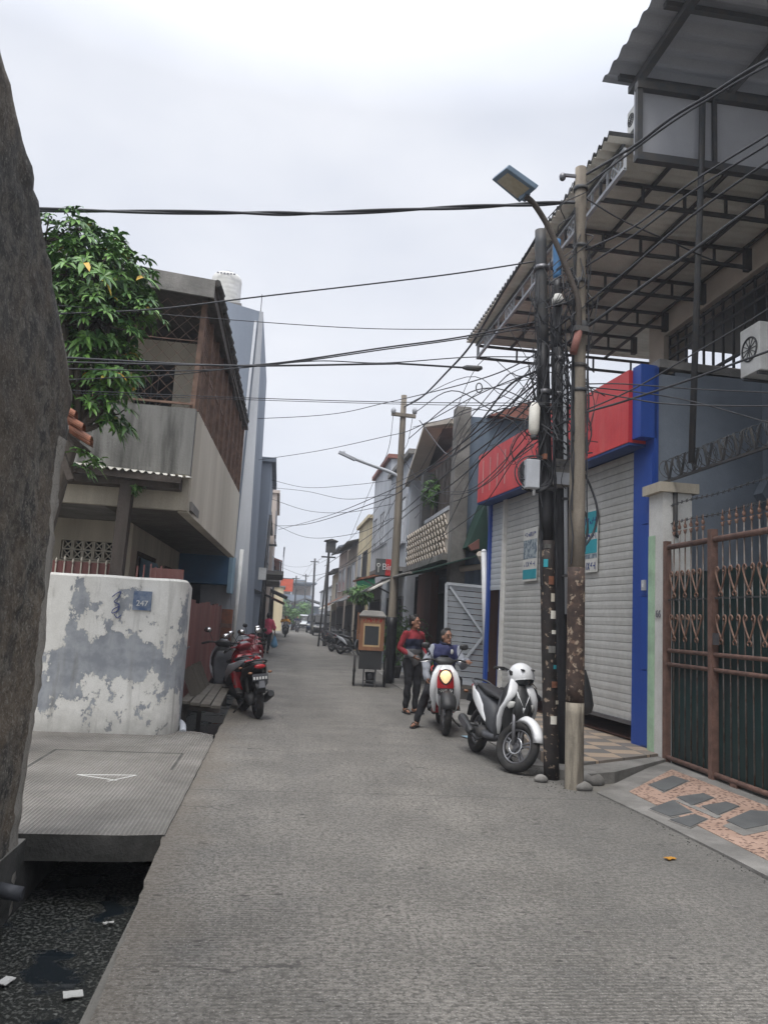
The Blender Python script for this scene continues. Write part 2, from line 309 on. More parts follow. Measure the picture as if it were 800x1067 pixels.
# ------------------------------------------------------------------ mesh builder
class MB:
    def __init__(s): s.v = []; s.f = []; s.mi = []; s.cur = 0; s.M = None; s.tint = []; s.sm = []; s.smooth = False
    def add(s, vs, fs, tint=.5):
        o = len(s.v)
        for v in vs:
            v = Vector(v); s.v.append(s.M @ v if s.M is not None else v)
        for f in fs: s.f.append([i+o for i in f]); s.mi.append(s.cur); s.tint.append(tint); s.sm.append(s.smooth)
        return s
    def box(s, x0, x1, y0, y1, z0, z1):
        return s.add([(x0,y0,z0),(x1,y0,z0),(x1,y1,z0),(x0,y1,z0),(x0,y0,z1),(x1,y0,z1),(x1,y1,z1),(x0,y1,z1)],
                     [(0,3,2,1),(4,5,6,7),(0,1,5,4),(1,2,6,5),(2,3,7,6),(3,0,4,7)])
    def tube(s, pts, r, n=8, cap=True, sm=True):
        pts = [Vector(p) for p in pts]; rs = r if isinstance(r, (list, tuple)) else [r]*len(pts)
        vs = []; prev = None
        for i, p in enumerate(pts):
            t = (pts[min(i+1, len(pts)-1)]-pts[max(i-1, 0)])
            if t.length < 1e-9: t = Vector((0, 0, 1))
            t.normalize()
            if prev is None:
                a = Vector((0, 0, 1)) if abs(t.z) < .9 else Vector((1, 0, 0)); u = t.cross(a).normalized()
            else:
                u = prev-t*prev.dot(t); u = u.normalized() if u.length > 1e-6 else t.orthogonal().normalized()
            prev = u; w = t.cross(u)
            for k in range(n):
                a = 2*PI*k/n; vs.append(p+(u*math.cos(a)+w*math.sin(a))*rs[i])
        fs = []
        for i in range(len(pts)-1):
            for k in range(n):
                fs.append((i*n+k, i*n+(k+1) % n, (i+1)*n+(k+1) % n, (i+1)*n+k))
        old = s.smooth; s.smooth = sm and n > 4; s.add(vs, fs); s.smooth = False
        if cap:
            o = len(s.v)-len(vs); s.f.append([o+k for k in range(n)][::-1]); s.f.append([o+(len(pts)-1)*n+k for k in range(n)])
            s.mi += [s.cur]*2; s.tint += [.5]*2; s.sm += [False]*2
        s.smooth = old; return s
    def beam(s, p0, p1, w, h=None, up=(0, 0, 1)):
        h = h or w; p0 = Vector(p0); p1 = Vector(p1); t = (p1-p0).normalized(); up = Vector(up)
        if abs(t.dot(up)) > .98: up = Vector((1, 0, 0))
        u = t.cross(up).normalized(); v = u.cross(t); vs = []
        for p in (p0, p1):
            for a, b in ((-1,-1),(1,-1),(1,1),(-1,1)): vs.append(p+u*a*w/2+v*b*h/2)
        return s.add(vs, [(0,1,2,3),(7,6,5,4),(0,4,5,1),(1,5,6,2),(2,6,7,3),(3,7,4,0)])
    def prism(s, poly, d):            # poly: 3D points in a plane, d: extrusion vector
        n = len(poly); d = Vector(d); p = [Vector(q) for q in poly]
        return s.add(p+[q+d for q in p], [tuple(range(n))[::-1], tuple(range(n, 2*n))]+[(i, (i+1) % n, n+(i+1) % n, n+i) for i in range(n)])
    def loft(s, rings, sm=True):
        n = len(rings[0]); vs = [p for r in rings for p in r]; fs = []
        for i in range(len(rings)-1):
            for k in range(n): fs.append((i*n+k, i*n+(k+1) % n, (i+1)*n+(k+1) % n, (i+1)*n+k))
        m = len(rings); fs += [tuple(range(n))[::-1], tuple(range((m-1)*n, m*n))]
        old = s.smooth; s.smooth = sm; s.add(vs, fs); s.smooth = old; return s
    def ell(s, c, r, n=14, m=9, M=None, sm=True):
        vs = []; c = Vector(c)
        if isinstance(r, (int, float)): r = (r, r, r)
        for j in range(1, m):
            ph = PI*j/m
            for k in range(n):
                a = 2*PI*k/n; v = Vector((r[0]*math.sin(ph)*math.cos(a), r[1]*math.sin(ph)*math.sin(a), r[2]*math.cos(ph)))
                vs.append(c+(M @ v if M else v))
        t = Vector((0, 0, r[2])); top = len(vs); vs.append(c+(M @ t if M else t)); vs.append(c-(M @ t if M else t)); fs = []
        for j in range(m-2):
            for k in range(n): fs.append((j*n+k, (j+1)*n+k, (j+1)*n+(k+1) % n, j*n+(k+1) % n))
        for k in range(n): fs.append((top, k, (k+1) % n)); fs.append((top+1, (m-2)*n+(k+1) % n, (m-2)*n+k))
        old = s.smooth; s.smooth = sm; s.add(vs, fs); s.smooth = old; return s
    def caps(s, p0, p1, r0, r1, n=12):     # tapered capsule
        p0 = Vector(p0); p1 = Vector(p1); t = (p1-p0).normalized(); L = []; r = []
        for k in range(1, 5):
            a = PI/2*(1-k/4); L.append(p0-t*r0*math.sin(a)); r.append(max(r0*math.cos(a), r0*.12))
        L2 = []; r2 = []
        for k in range(0, 4):
            a = PI/2*(k/4); L2.append(p1+t*r1*math.sin(a)); r2.append(r1*math.cos(a))
        L2.append(p1+t*r1*.995); r2.append(r1*.12)
        return s.tube([L[0]-t*r0*.0]+L+L2 if False else L+L2, r+r2, n)
    def torus(s, c, axis, R, r, n=28, m=10, sq=1.0):
        c = Vector(c); ax = Vector(axis).normalized(); u = ax.orthogonal().normalized(); w = ax.cross(u); vs = []; fs = []
        for i in range(n):
            a = 2*PI*i/n; d = u*math.cos(a)+w*math.sin(a)
            for k in range(m):
                b = 2*PI*k/m; vs.append(c+d*(R+r*math.cos(b))+ax*(r*sq*math.sin(b)))
        for i in range(n):
            for k in range(m): fs.append((i*m+k, ((i+1) % n)*m+k, ((i+1) % n)*m+(k+1) % m, i*m+(k+1) % m))
        old = s.smooth; s.smooth = True; s.add(vs, fs); s.smooth = old; return s
    def build(s, name, mats, parent=None, world=False, bevel=0, kind=None, label=None, fixn=True):
        me = bpy.data.meshes.new(name)
        vs = s.v
        if world and parent is not None:
            p = parent
            while p.parent: p = p.parent
            inv = Matrix.LocRotScale(p.location, p.rotation_euler, p.scale).inverted(); vs = [inv @ v for v in s.v]
        me.from_pydata([tuple(v) for v in vs], [], s.f)
        if not isinstance(mats, (list, tuple)): mats = [mats]
        for m in mats: me.materials.append(m)
        me.polygons.foreach_set('material_index', s.mi); me.polygons.foreach_set('use_smooth', s.sm)
        if len(set(s.tint)) > 1:
            at = me.attributes.new('tint', 'FLOAT', 'FACE'); at.data.foreach_set('value', s.tint)
        elif fixn:
            bm = bmesh.new(); bm.from_mesh(me); bmesh.ops.recalc_face_normals(bm, faces=bm.faces); bm.to_mesh(me); bm.free()
        me.update(); o = bpy.data.objects.new(name, me); COL.objects.link(o)
        if parent is not None: o.parent = parent
        if bevel:
            b = o.modifiers.new('bevel', 'BEVEL'); b.width = bevel; b.segments = 2; b.limit_method = 'ANGLE'
        if kind: o['kind'] = kind
        if label: o['label'] = label
        return o

def tag(o, label, cat, group=None, kind=None):
    o['label'] = label; o['category'] = cat
    if group: o['group'] = group
    if kind: o['kind'] = kind
    return o
def thing(name, label, cat, loc=(0, 0, 0), rz=0, group=None, rx=0, ry=0):
    o = bpy.data.objects.new(name, None); COL.objects.link(o); o.location = loc; o.rotation_euler = (rx, ry, rz)
    o.empty_display_size = .2
    return tag(o, label, cat, group)
def P(o, name, fn, mats, bevel=0, world=False, label=None, kind=None):
    mb = MB(); fn(mb); return mb.build(name, mats, o, world=world, bevel=bevel, label=label, kind=kind)
def copy_tree(o, parent=None):
    c = o.copy(); COL.objects.link(c)
    if parent is not None: c.parent = parent
    for ch in list(o.children): copy_tree(ch, c)
    return c
def text_mesh(txt, size, mtx, name, m, parent, depth=.004, world=False, sx=1.0):
    cu = bpy.data.curves.new('txt', 'FONT'); cu.body = txt; cu.size = size; cu.extrude = depth; cu.align_x = 'CENTER'; cu.align_y = 'CENTER'
    t = bpy.data.objects.new('txt', cu); COL.objects.link(t)
    me = bpy.data.meshes.new_from_object(t.evaluated_get(bpy.context.evaluated_depsgraph_get()))
    bpy.data.objects.remove(t); me.transform(mtx @ Matrix.Diagonal((sx, 1, 1, 1)))
    if world:
        p = parent
        while p.parent: p = p.parent
        me.transform(Matrix.LocRotScale(p.location, p.rotation_euler, p.scale).inverted())
    me.materials.clear(); me.materials.append(m); me.name = name
    o = bpy.data.objects.new(name, me); COL.objects.link(o); o.parent = parent; return o
def glyphs(m, c, xd, yd, w, h, n, seed=1, nz=.002):
    '''a row of worn, no longer readable letters centred on c'''
    rg = random.Random(seed); xd = Vector(xd).normalized(); yd = Vector(yd).normalized(); nn = xd.cross(yd); c = Vector(c)-xd*w/2; s = w/n
    for k in range(n):
        o = c+xd*s*(k+.15)
        for _ in range(rg.choice((2, 3))):
            a = Vector((rg.choice((0, .6)), rg.choice((-.5, 0)))); b = Vector((rg.choice((0, .6)), rg.choice((0, .5))))
            if (a-b).length < .3: b = Vector((.3, .5))
            m.beam(o+xd*a.x*s+yd*a.y*h, o+xd*b.x*s+yd*b.y*h, h*.17, nz, nn)
def frame_m(o, xdir, ydir):      # matrix whose local x,y lie along xdir, ydir
    x = Vector(xdir).normalized(); y = Vector(ydir).normalized(); z = x.cross(y)
    return Matrix.Translation(Vector(o)) @ Matrix((x, y, z)).transposed().to_4x4()
def remesh(name, fn, mats, parent, voxel=.01, matfn=None, smooth=2, disp=None):
    mb = MB(); fn(mb); o = mb.build(name, mats, parent)
    r = o.modifiers.new('r', 'REMESH'); r.mode = 'VOXEL'; r.voxel_size = voxel
    if smooth: k = o.modifiers.new('s', 'SMOOTH'); k.iterations = smooth; k.factor = .5
    me = bpy.data.meshes.new_from_object(o.evaluated_get(bpy.context.evaluated_depsgraph_get())); me.name = name
    o.modifiers.clear(); old = o.data; o.data = me; bpy.data.meshes.remove(old)
    me.materials.clear()
    for m in (mats if isinstance(mats, (list, tuple)) else [mats]): me.materials.append(m)
    me.polygons.foreach_set('use_smooth', [True]*len(me.polygons))
    me.polygons.foreach_set('material_index', [matfn(p.center) if matfn else 0 for p in me.polygons])
    if disp:
        for v in me.vertices: v.co += disp(v.co)
    me.update(); return o
def cat(pts, n=8):
    pts = [Vector(p) for p in pts]
    if len(pts) < 3:
        return [pts[0].lerp(pts[-1], i/n) for i in range(n+1)]
    q = [pts[0]*2-pts[1]]+pts+[pts[-1]*2-pts[-2]]; out = []
    for i in range(1, len(q)-2):
        for k in range(n):
            t = k/n; a, b, c, d = q[i-1:i+3]
            out.append(.5*((2*b)+(c-a)*t+(2*a-5*b+4*c-d)*t*t+(3*b-a-3*c+d)*t**3))
    out.append(pts[-1]); return out

# ================================================================== SETTING
DX0, DX1 = -1.6, -.7           # drain channel between x = -1.6 and the road edge
def edge_x(y): return (-.6 if y < 3.3 else -.6-.09*min(1, (y-3.3)/2.3)) + .006*math.sin(y*1.7)
def sheet(name, quads, m, kind='structure'):
    mb = MB()
    for q in quads: mb.add(q, [(0, 1, 2, 3)])
    return mb.build(name, m, kind=kind)
def rect(x0, x1, y0, y1, z): return [(x0,y0,z),(x1,y0,z),(x1,y1,z),(x0,y1,z)]
sheet('ground', [rect(-900, DX0, -20, 24, -.02), rect(-900, 900, 24, 1500, -.02), rect(DX1+.05, 900, -20, 24, -.02), rect(-900, 900, -300, -20, -.02)], M_ground)
mb = MB()                                   # road slab, its left edge slightly broken over the drain
ys = [-6+i*.12 for i in range(260)]
L = []; Rr = []
for y in ys:
    j = .014*noise.noise(Vector((y*2.1, 0, 0))) + .011*noise.noise(Vector((y*9.7, 3, 0)))
    L.append((edge_x(y)+j*1.5, y, 0))
    xr = 3.42+.02*math.sin(y) if y < 5.6 else (3.42-.12*min(1, (y-5.6)/2) if y < 8 else 3.3+min(1.1, (y-8)*.28))
    Rr.append((xr, y, 0))
for i in range(len(ys)-1):
    a, b, c, d = L[i], L[i+1], Rr[i+1], Rr[i]
    mb.add([a, d, c, b], [(0, 1, 2, 3)])
    mb.add([a, b, (b[0]+.03, b[1], -.16), (a[0]+.03, a[1], -.16)], [(0, 1, 2, 3)])
    mb.add([(a[0]+.03, a[1], -.16), (b[0]+.03, b[1], -.16), (b[0]-.01, b[1], -1.4), (a[0]-.01, a[1], -1.4)], [(0, 1, 2, 3)])
y1 = ys[-1]
mb.add([L[-1], Rr[-1], (4.4, 60, 0), (-.75, 60, 0)], [(0, 1, 2, 3)])
mb.add([(-.75, 60, 0), (4.4, 60, 0), (4.6, 160, 0), (-.6, 160, 0)], [(0, 1, 2, 3)])
mb.build('road', M_road, kind='structure')
mb = MB()
mb.box(DX0-.2, DX0, -8, 24, -1.5, -.02-.004); mb.box(DX0, DX1+.02, -8, 24, -1.6, -1.4); mb.box(DX0, DX1, 24, 24.3, -1.5, -.03)
mb.build('drain_channel', M_concd, kind='structure')
mb = MB(); mb.add(rect(DX0+.001, DX1+.03, -8, 24, -.47), [(0, 1, 2, 3)]); mb.build('water', M_water, kind='structure')

# slab bridging the drain
def slab(mb):
    bl, br, tr = (-3.2, 5.8), (-.69, 5.84), (-.68, 10.55)
    n = 26; le = []
    for i in range(n+1):
        t = i/n; y = 5.84+(10.4-5.84)*t
        x = -.682+.012*noise.noise(Vector((y*4, 1, 0)))-(.03 if t > .95 else 0)
        le.append((x, y))
    poly = [(bl[0], bl[1]), (-.95, 5.8)]+le+[(-.95, 10.62), (-1.3, 10.7), (-3.2, 10.7)]
    mb.prism([(x, y, -.165) for x, y in poly], (0, 0, .177)); mb.mi = [0 if i == 1 else 1 for i in range(len(mb.mi))]
b_ = MB(); slab(b_); sl = b_.build('drain_cover_slab', [M_slab, M_concd]); 
tag(sl, 'grooved concrete slab bridging the open drain in front of the peeling wall', 'slab')
P(sl, 'inspection_seam', lambda m: (m.box(-2.28, -.94, 8.98, 9.02, .012, .0135), m.box(-2.3, -2.27, 7.7, 9.02, .012, .0135), m.box(-.95, -.925, 8.1, 9.02, .012, .0135)), M_concd)
P(sl, 'chalk_mark', lambda m: (m.beam((-1.75, 7.75, .0135), (-1.22, 7.8, .0135), .012, .003), m.beam((-1.75, 7.75, .0135), (-1.35, 7.55, .0135), .012, .003), m.beam((-1.22, 7.8, .0135), (-1.42, 7.5, .0135), .012, .003)), M_whitem)

# rubbish on the water
def litter(name, label, p, sx, sy, rz, m, cat_='litter', zz=.012):
    def f(mb):
        n = 5
        vs = [((i/n-.5)*sx, (j/n-.5)*sy, .01*noise.noise(Vector((i, j, sx*9)))) for i in range(n+1) for j in range(n+1)]
        mb.add(vs, [(i*(n+1)+j, (i+1)*(n+1)+j, (i+1)*(n+1)+j+1, i*(n+1)+j+1) for i in range(n) for j in range(n)])
        mb.add([(v[0], v[1], v[2]-.004) for v in vs], [(i*(n+1)+j, i*(n+1)+j+1, (i+1)*(n+1)+j+1, (i+1)*(n+1)+j) for i in range(n) for j in range(n)])
    mb = MB(); f(mb); o = mb.build(name, m, fixn=False); o.location = p; o.rotation_euler = (.05, .04, rz); return tag(o, label, cat_)
w1 = G(76, 1038, -.46); litter('paper_scrap', 'crumpled white paper scrap floating in the drain below the road edge', w1+Vector((0, 0, .01)), .1, .07, .3, M_paper)
w1 = G(6, 1024, -.46); litter('foam_scrap', 'torn white foam piece floating by the foot of the rough wall', w1+Vector((0, 0, .01)), .1, .06, 1.3, M_paper)
w1 = G(113, 963, -.46); litter('plastic_strip', 'thin white plastic strip lying on the drain scum', w1+Vector((0, 0, .01)), .07, .022, .5, M_paper)
w1 = G(500, 1020, .0)
for k, (px, py, s, lab) in enumerate([(468, 902, .05, 'yellowish leaf lying on the road before the pebble ramp'), ]):
    q = G(698, 896, .003); litter('fallen_leaf', lab, q+Vector((0, 0, .012)), .09, .045, .4, M_forange, 'leaf')
q = G(253, 716, .0); litter('white_litter', 'small white scrap on the road beyond the parked motorcycle', q+Vector((0, 0, .012)), .16, .08, .4, M_paper)
q = G(490, 769, .0); litter('pale_litter', 'flattened pale bag on the ground between the two scooters', q+Vector((0, 0, .015)), .22, .16, .4, M_awnlb)

# pipe stub low on the near wall side, and pipes at the drain mouth
pp = atX(20, 916, -1.5)
b_ = MB(); b_.tube([(-1.62, 5.35, -.2), (-1.46, 5.35, -.23)], .045, 12); b_.tube([(-1.462, 5.35, -.23), (-1.455, 5.35, -.23)], .03, 12)
tag(b_.build('drain_pipe', M_gplast), 'grey pipe stub poking from the foot of the rough wall', 'pipe')
for k, (px, py, lab) in enumerate([(176, 748, 'fat grey pipe end beside the corner of the peeling wall'), (188, 752, 'pale pipe elbow in the drain mouth beyond the slab')]):
    p = atY(px, py+8, 10.75); p.z = max(p.z, -.05); b_ = MB(); b_.tube(cat([p+Vector((-.15, .3, .08)), p+Vector((0, .1, .05)), p+Vector((.05, -.15, -.02))]), .045, 12)
    tag(b_.build('waste_pipe', M_lightgrey if k else M_gplast), lab, 'pipe')

# ================================================================== LEFT: rough near wall
poly = [(-3.2, 5.6)]
prof = [(-2.0, 9.0), (0.5, 6.4), (2.2, 5.2), (3.3, 4.6), (3.78, 4.33), (4.15, 4.15), (4.55, 3.96), (4.95, 3.7), (5.3, 3.45), (5.55, 3.22), (5.66, 3.1), (5.69, 2.7), (5.66, 2.3), (5.62, 2.0), (5.63, 1.2), (5.62, .6), (5.6, 0), (5.58, -.4), (5.56, -1.3)]
mb = MB()
pts = []
for i in range(len(prof)-1):
    a, b = prof[i], prof[i+1]
    n = max(1, int(math.dist(a, b)/.1))
    for k in range(n): pts.append((a[0]+(b[0]-a[0])*k/n, a[1]+(b[1]-a[1])*k/n))
pts.append(prof[-1])
def nj(y, z): return .03*noise.noise(Vector((y*3, z*3, 1)))+.018*noise.noise(Vector((y*9, z*9, 4)))
nz = 70
cols = []
for (y, zt) in [p for p in pts if p[0] < 5.64][:60]: pass
# face grid: columns in y, rows in z up to the sloping top
top = lambda y: next((prof[i][1]+(prof[i+1][1]-prof[i][1])*(y-prof[i][0])/(prof[i+1][0]-prof[i][0]) for i in range(10) if prof[i][0] <= y <= prof[i+1][0]), 3.1)
yy = [-2.0+i*(5.66+2.0)/110 for i in range(111)]
for side in (0, 1):
    for i, y in enumerate(yy):
        for k in range(nz+1):
            z = -1.3+(top(min(y, 5.66))+1.3)*k/nz
            zz = z + (.02*noise.noise(Vector((y*6, 0, 7))) if k == nz else 0)
            yv = y + (.035*noise.noise(Vector((z*2.2, 5, 0)))+.015*noise.noise(Vector((z*8, 5, 0))) if i == len(yy)-1 else 0)
            x = -1.6+.05*noise.noise(Vector((y*1.2, z*1.2, 2)))*.6+.022*noise.noise(Vector((y*7, z*7, 3)))+.012*noise.noise(Vector((y*17, z*17, 3))) if side == 0 else -1.86
            mb.v.append(Vector((x, yv, zz)))
n1 = nz+1; tot = len(yy)*n1
def fadd(f, sm=True): mb.f.append(f); mb.mi.append(0); mb.tint.append(.5); mb.sm.append(sm)
for i in range(len(yy)-1):
    for k in range(nz):
        fadd([i*n1+k, (i+1)*n1+k, (i+1)*n1+k+1, i*n1+k+1]); fadd([tot+i*n1+k, tot+i*n1+k+1, tot+(i+1)*n1+k+1, tot+(i+1)*n1+k])
    fadd([i*n1+nz, (i+1)*n1+nz, tot+(i+1)*n1+nz, tot+i*n1+nz], False)
i = len(yy)-1
for k in range(nz): fadd([i*n1+k, tot+i*n1+k, tot+i*n1+k+1, i*n1+k+1], False)
nw = mb.build('rendered_wall', M_near); tag(nw, 'tall rough blackened wall at the near left edge above the drain', 'wall')
# small tile coping and ferny growth at the far corner of that wall
t = thing('tile_coping', 'few broken terracotta roof tiles sticking out beside the rough wall', 'roof tiles', (-1.9, 6.3, 2.9))
def tiles(mb):
    mb.smooth = False
    for k in range(3):
        for j in range(2):
            p0 = atY(70+8*k, 428+13*k+4*j, 6.3+.15*j); d = Vector((.26, -.05, -.14)); vs = []
            for a in range(7):
                an = PI*a/6; off = Vector((0, .07*math.cos(an), .05*math.sin(an)))
                vs += [p0-d*.4+off*.8, p0+d*.3+off*.8]
            mb.add(vs, [(2*a, 2*a+2, 2*a+3, 2*a+1) for a in range(6)]); mb.add([v-Vector((0, 0, .012)) for v in vs], [(2*a, 2*a+1, 2*a+3, 2*a+2) for a in range(6)])
P(t, 'tile_row', tiles, M_terra, world=True)
P(t, 'tile_batten', lambda m: (m.beam(atY(52, 440, 6.45), atY(92, 472, 6.45), .05, .05), m.beam(atY(60, 460, 6.4), atY(74, 500, 6.4), .06, .05)), M_wooddk, world=True)

# ================================================================== LEFT: tree
def leaf_rosette(mb, c, up, n, ln, spread=1.0, droop=.5):
    up = up.normalized(); a0 = random.random()*6.28; u = up.orthogonal().normalized(); w = up.cross(u)
    for k in range(n):
        a = a0+k*2.4; el = random.uniform(.0, .9)*spread
        d = (u*math.cos(a)+w*math.sin(a))*math.cos(el)+up*math.sin(el); l = ln*random.uniform(.65, 1.15)
        side = d.cross(up); side = side.normalized() if side.length > 1e-4 else u
        wd = l*random.uniform(.13, .18); nrm = side.cross(d).normalized()
        p0 = c; p1 = c+d*l*.45+nrm*l*.03; p2 = c+d*l*.8-Vector((0, 0, l*droop*.3)); p3 = c+d*l-Vector((0, 0, l*droop*.65))
        f = -nrm*wd*.3
        tint = random.random()
        vs = [p0, p1+side*wd-f*0, p1-side*wd-f*0, p1+f, p2+side*wd*.75, p2-side*wd*.75, p2+f, p3]
        mb.add(vs, [(0, 3, 1), (0, 2, 3), (3, 6, 4, 1), (2, 5, 6, 3), (6, 7, 4), (5, 7, 6)], tint)
def mango_tree():
    base = Vector((-2.75, 8.7, 0)); t = thing('mango_tree', 'leafy mango tree rising between the rough wall and the balcony house', 'tree', base)
    tips = []
    tr = MB(); tr.tube([base, base+Vector((.05, 0, 1.6)), base+Vector((.25, .05, 2.9)), base+Vector((.4, 0, 3.6))], [.13, .11, .09, .07], 10)
    tr.build('trunk', M_bark, t, world=True)
    lobes = [(tuple((c_[0]-.1 if c_[0] > -2.3 else c_[0], c_[1], c_[2])), r_*.92, d_) for c_, r_, d_ in [((-2.55, 8.8, 5.55), .42, 1.0), ((-1.98, 8.8, 5.35), .48, 1), ((-2.2, 9.0, 5.75), .35, 1), ((-2.75, 8.6, 5.0), .45, 1), ((-2.15, 8.6, 4.75), .55, 1.1), ((-1.8, 8.8, 4.9), .38, 1),
             ((-2.5, 8.9, 4.35), .5, 1), ((-2.0, 8.7, 4.2), .42, .9), ((-2.6, 8.7, 5.85), .25, .8), ((-1.95, 8.9, 3.75), .26, .7), ((-1.8, 8.7, 4.3), .25, .7), ((-2.3, 8.7, 3.85), .35, .8), ((-2.75, 8.8, 3.9), .4, .8), ((-2.33, 8.5, 5.25), .5, 1), ((-2.9, 8.6, 5.6), .35, .9)]]
    br = MB(); fo = MB()
    root = base+Vector((.4, 0, 3.5))
    for (c, r, dens) in lobes:
        c = Vector(c); mid = root.lerp(c, .55)+Vector((random.uniform(-.12, .12), random.uniform(-.1, .1), -.08))
        br.tube(cat([root, mid, c], 4), [.045-.003*i for i in range(9)], 6)
        for k in range(int(54*dens*(r/.42)**1.6)):
            v = Vector((random.gauss(0, 1), random.gauss(0, 1), random.gauss(0, 1))).normalized()
            p = c+Vector((v.x*r, v.y*r, v.z*r*.85))*random.uniform(.55, 1.08)
            if k % 3 == 0: br.tube([c, c.lerp(p, .5)+Vector((0, 0, -.03)), p], [.014, .009, .006], 5)
            leaf_rosette(fo, p, (v*.7+Vector((0, 0, .8))), random.randint(8, 12), .11+.075*random.random(), .8, .7)
    c = br.build('limbs', M_bark, t, world=True); fo.build('crown', M_leaf, t, world=True)
mango_tree()
def fern():
    c = atY(90, 480, 6.5); mb = MB(); rng = random.Random(3)
    for k in range(9):
        leaf_rosette(mb, c+Vector((rng.uniform(-.1, .12), rng.uniform(-.1, .1), rng.uniform(-.13, .06))), Vector((rng.uniform(-.4, .8), 0, .7)), 7, .13, .7, .6)
    t = thing('wall_plant', 'small leafy plant growing by the terracotta tiles at the rough wall', 'plant', c); mb.build('leaves', M_leaf, t, world=True)
fern()

# ================================================================== LEFT: peeling boundary wall with rounded corner
def peelwall(mb):
    path = [(-4.6, 10.2), (-1.55, 10.2)]
    for k in range(1, 9):
        a = -PI/2+PI/2*k/8; path.append((-1.55+.35*math.cos(a), 10.55+.35*math.sin(a)))
    path += [(-1.2, 10.9), (-1.25, 11.35)]
    out = []
    for a, b in zip(path, path[1:]):
        n = max(1, int(math.dist(a, b)/.25))
        out += [(a[0]+(b[0]-a[0])*k/n, a[1]+(b[1]-a[1])*k/n) for k in range(n)]
    out.append(path[-1]); n = len(out)
    def top(i): return 1.97+.02*noise.noise(Vector((out[i][0]*2, out[i][1]*2, 0))) - max(0, (out[i][1]-10.5))*.12
    vs = []
    for i, (x, y) in enumerate(out):
        j = .012*noise.noise(Vector((x*2, y*2, 0)))
        nx, ny = (0, 1) if x < -1.55 else ((-1, 0) if y > 10.9 else Vector((-1.55-x, 10.55-y)).normalized()[:])
        vs += [(x, y+j, -.5), (x, y+j, top(i)-.03), (x+nx*.025, y+ny*.025+j, top(i)), (x+nx*.16, y+ny*.16, top(i)), (x+nx*.18, y+ny*.18, -.5)]
    for i in range(n-1):
        for k in range(4): mb.smooth = k in (0, 1); mb.add([vs[i*5+k], vs[(i+1)*5+k], vs[(i+1)*5+k+1], vs[i*5+k+1]], [(0, 1, 2, 3)])
    mb.smooth = False; e = (n-1)*5; mb.add([vs[e+k] for k in range(5)], [(0, 1, 2, 3, 4)])
t = thing('boundary_wall', 'cream boundary wall with large grey peeled patches and a rounded corner', 'wall', (-2.9, 10.2, 0))
P(t, 'wall', peelwall, M_peel, world=True)
P(t, 'number_plate', lambda m: m.box(atY(139, 625, 10.19).x, atY(158, 625, 10.19).x, 10.175, 10.196, atY(148, 636, 10.19).z, atY(148, 616, 10.19).z), mat('faded_notice', (.07, .11, .2), (.2, .24, .3), scale=9, rough=.8), world=True, label='small faded blue and white notice')
M_ink = plain('blue_ink', (.03, .05, .2), .8)
c = atY(148, 629, 10.17); text_mesh('247', .1, frame_m(c+Vector((0, .002, 0)), (1, 0, 0), (0, 0, 1)), 'notice_number', M_whitem, t, world=True)
def scrib(m):
    a = [atY(x, y, 10.19) for x, y in [(117, 622), (122, 618), (126, 617), (124, 622), (119, 627), (124, 630), (123, 636), (117, 639), (118, 635), (124, 632)]]
    m.tube(cat(a, 5), .0055, 5); b = [atY(x, y, 10.19) for x, y in [(119, 640), (122, 644), (126, 641)]]; m.tube(cat(b, 5), .005, 5)
P(t, 'graffiti', scrib, M_ink, world=True)
# red gate with spikes seen just over the wall
t = thing('red_gate', 'red sheet gate with pale spikes behind the peeling wall', 'gate', (-2.7, 11.0, 0))
P(t, 'gate_panel', lambda m: m.box(-3.1, -2.32, 11.0, 11.03, .2, 2.16), M_tin, world=True)
for k in range(8):
    x = -3.05+.11*k; P(t, 'spike', lambda m: (m.beam((x, 10.98, 1.2), (x, 10.98, 2.12+.03*(k % 2)), .016), m.ell((x, 10.98, 2.16+.03*(k % 2)), (.016, .016, .04), 6, 5)), M_creamw, world=True)
t = thing('picket_rail', 'short brown pickets on top of the peeling wall near its rounded corner', 'fence', (-1.7, 10.35, 1.9))
P(t, 'board', lambda m: m.box(-1.72, -1.3, 10.6, 10.64, 1.6, 2.12), M_tin, world=True)
for k, px in enumerate((142, 149, 156, 161, 167)):
    p = atY(px, 604, 10.33); P(t, 'picket', lambda m: m.beam((p.x, 10.33, 1.9), (p.x, 10.33, 2.12+.02*(k % 3)), .018), M_tin, world=True)

# tin fence
t = thing('tin_fence', 'brown red corrugated tin fence with streaks behind the parked motorcycles', 'fence', (-1.4, 15, 0))
def tin(mb):
    n = 150; y0, y1 = 11.5, 19.2
    vs = []
    for i in range(n+1):
        y = y0+(y1-y0)*i/n; x = -1.36+.014*math.sin(i*1.5)+.02*math.sin(y*.9); h = 1.73+.03*math.sin(int((y-y0)/.8)*2.1)
        vs += [(x, y, .12), (x, y, h)]
    mb.add(vs, [(2*i, 2*i+2, 2*i+3, 2*i+1) for i in range(n)]); mb.add([(a-.006, b, c) for a, b, c in vs], [(2*i, 2*i+1, 2*i+3, 2*i+2) for i in range(n)])
P(t, 'sheets', tin, M_tin, world=True)
for y in (11.45, 13.4, 15.6, 17.6, 19.25): P(t, 'post', lambda m: m.beam((-1.42, y, 0), (-1.42, y, 1.66), .08), M_wooddk, world=True)
P(t, 'handle', lambda m: m.tube(cat([(-1.33, 11.9, 1.0), (-1.29, 11.93, 1.04), (-1.29, 12.0, 1.04), (-1.33, 12.03, 1.0)], 4), .008, 6), M_alu, world=True)

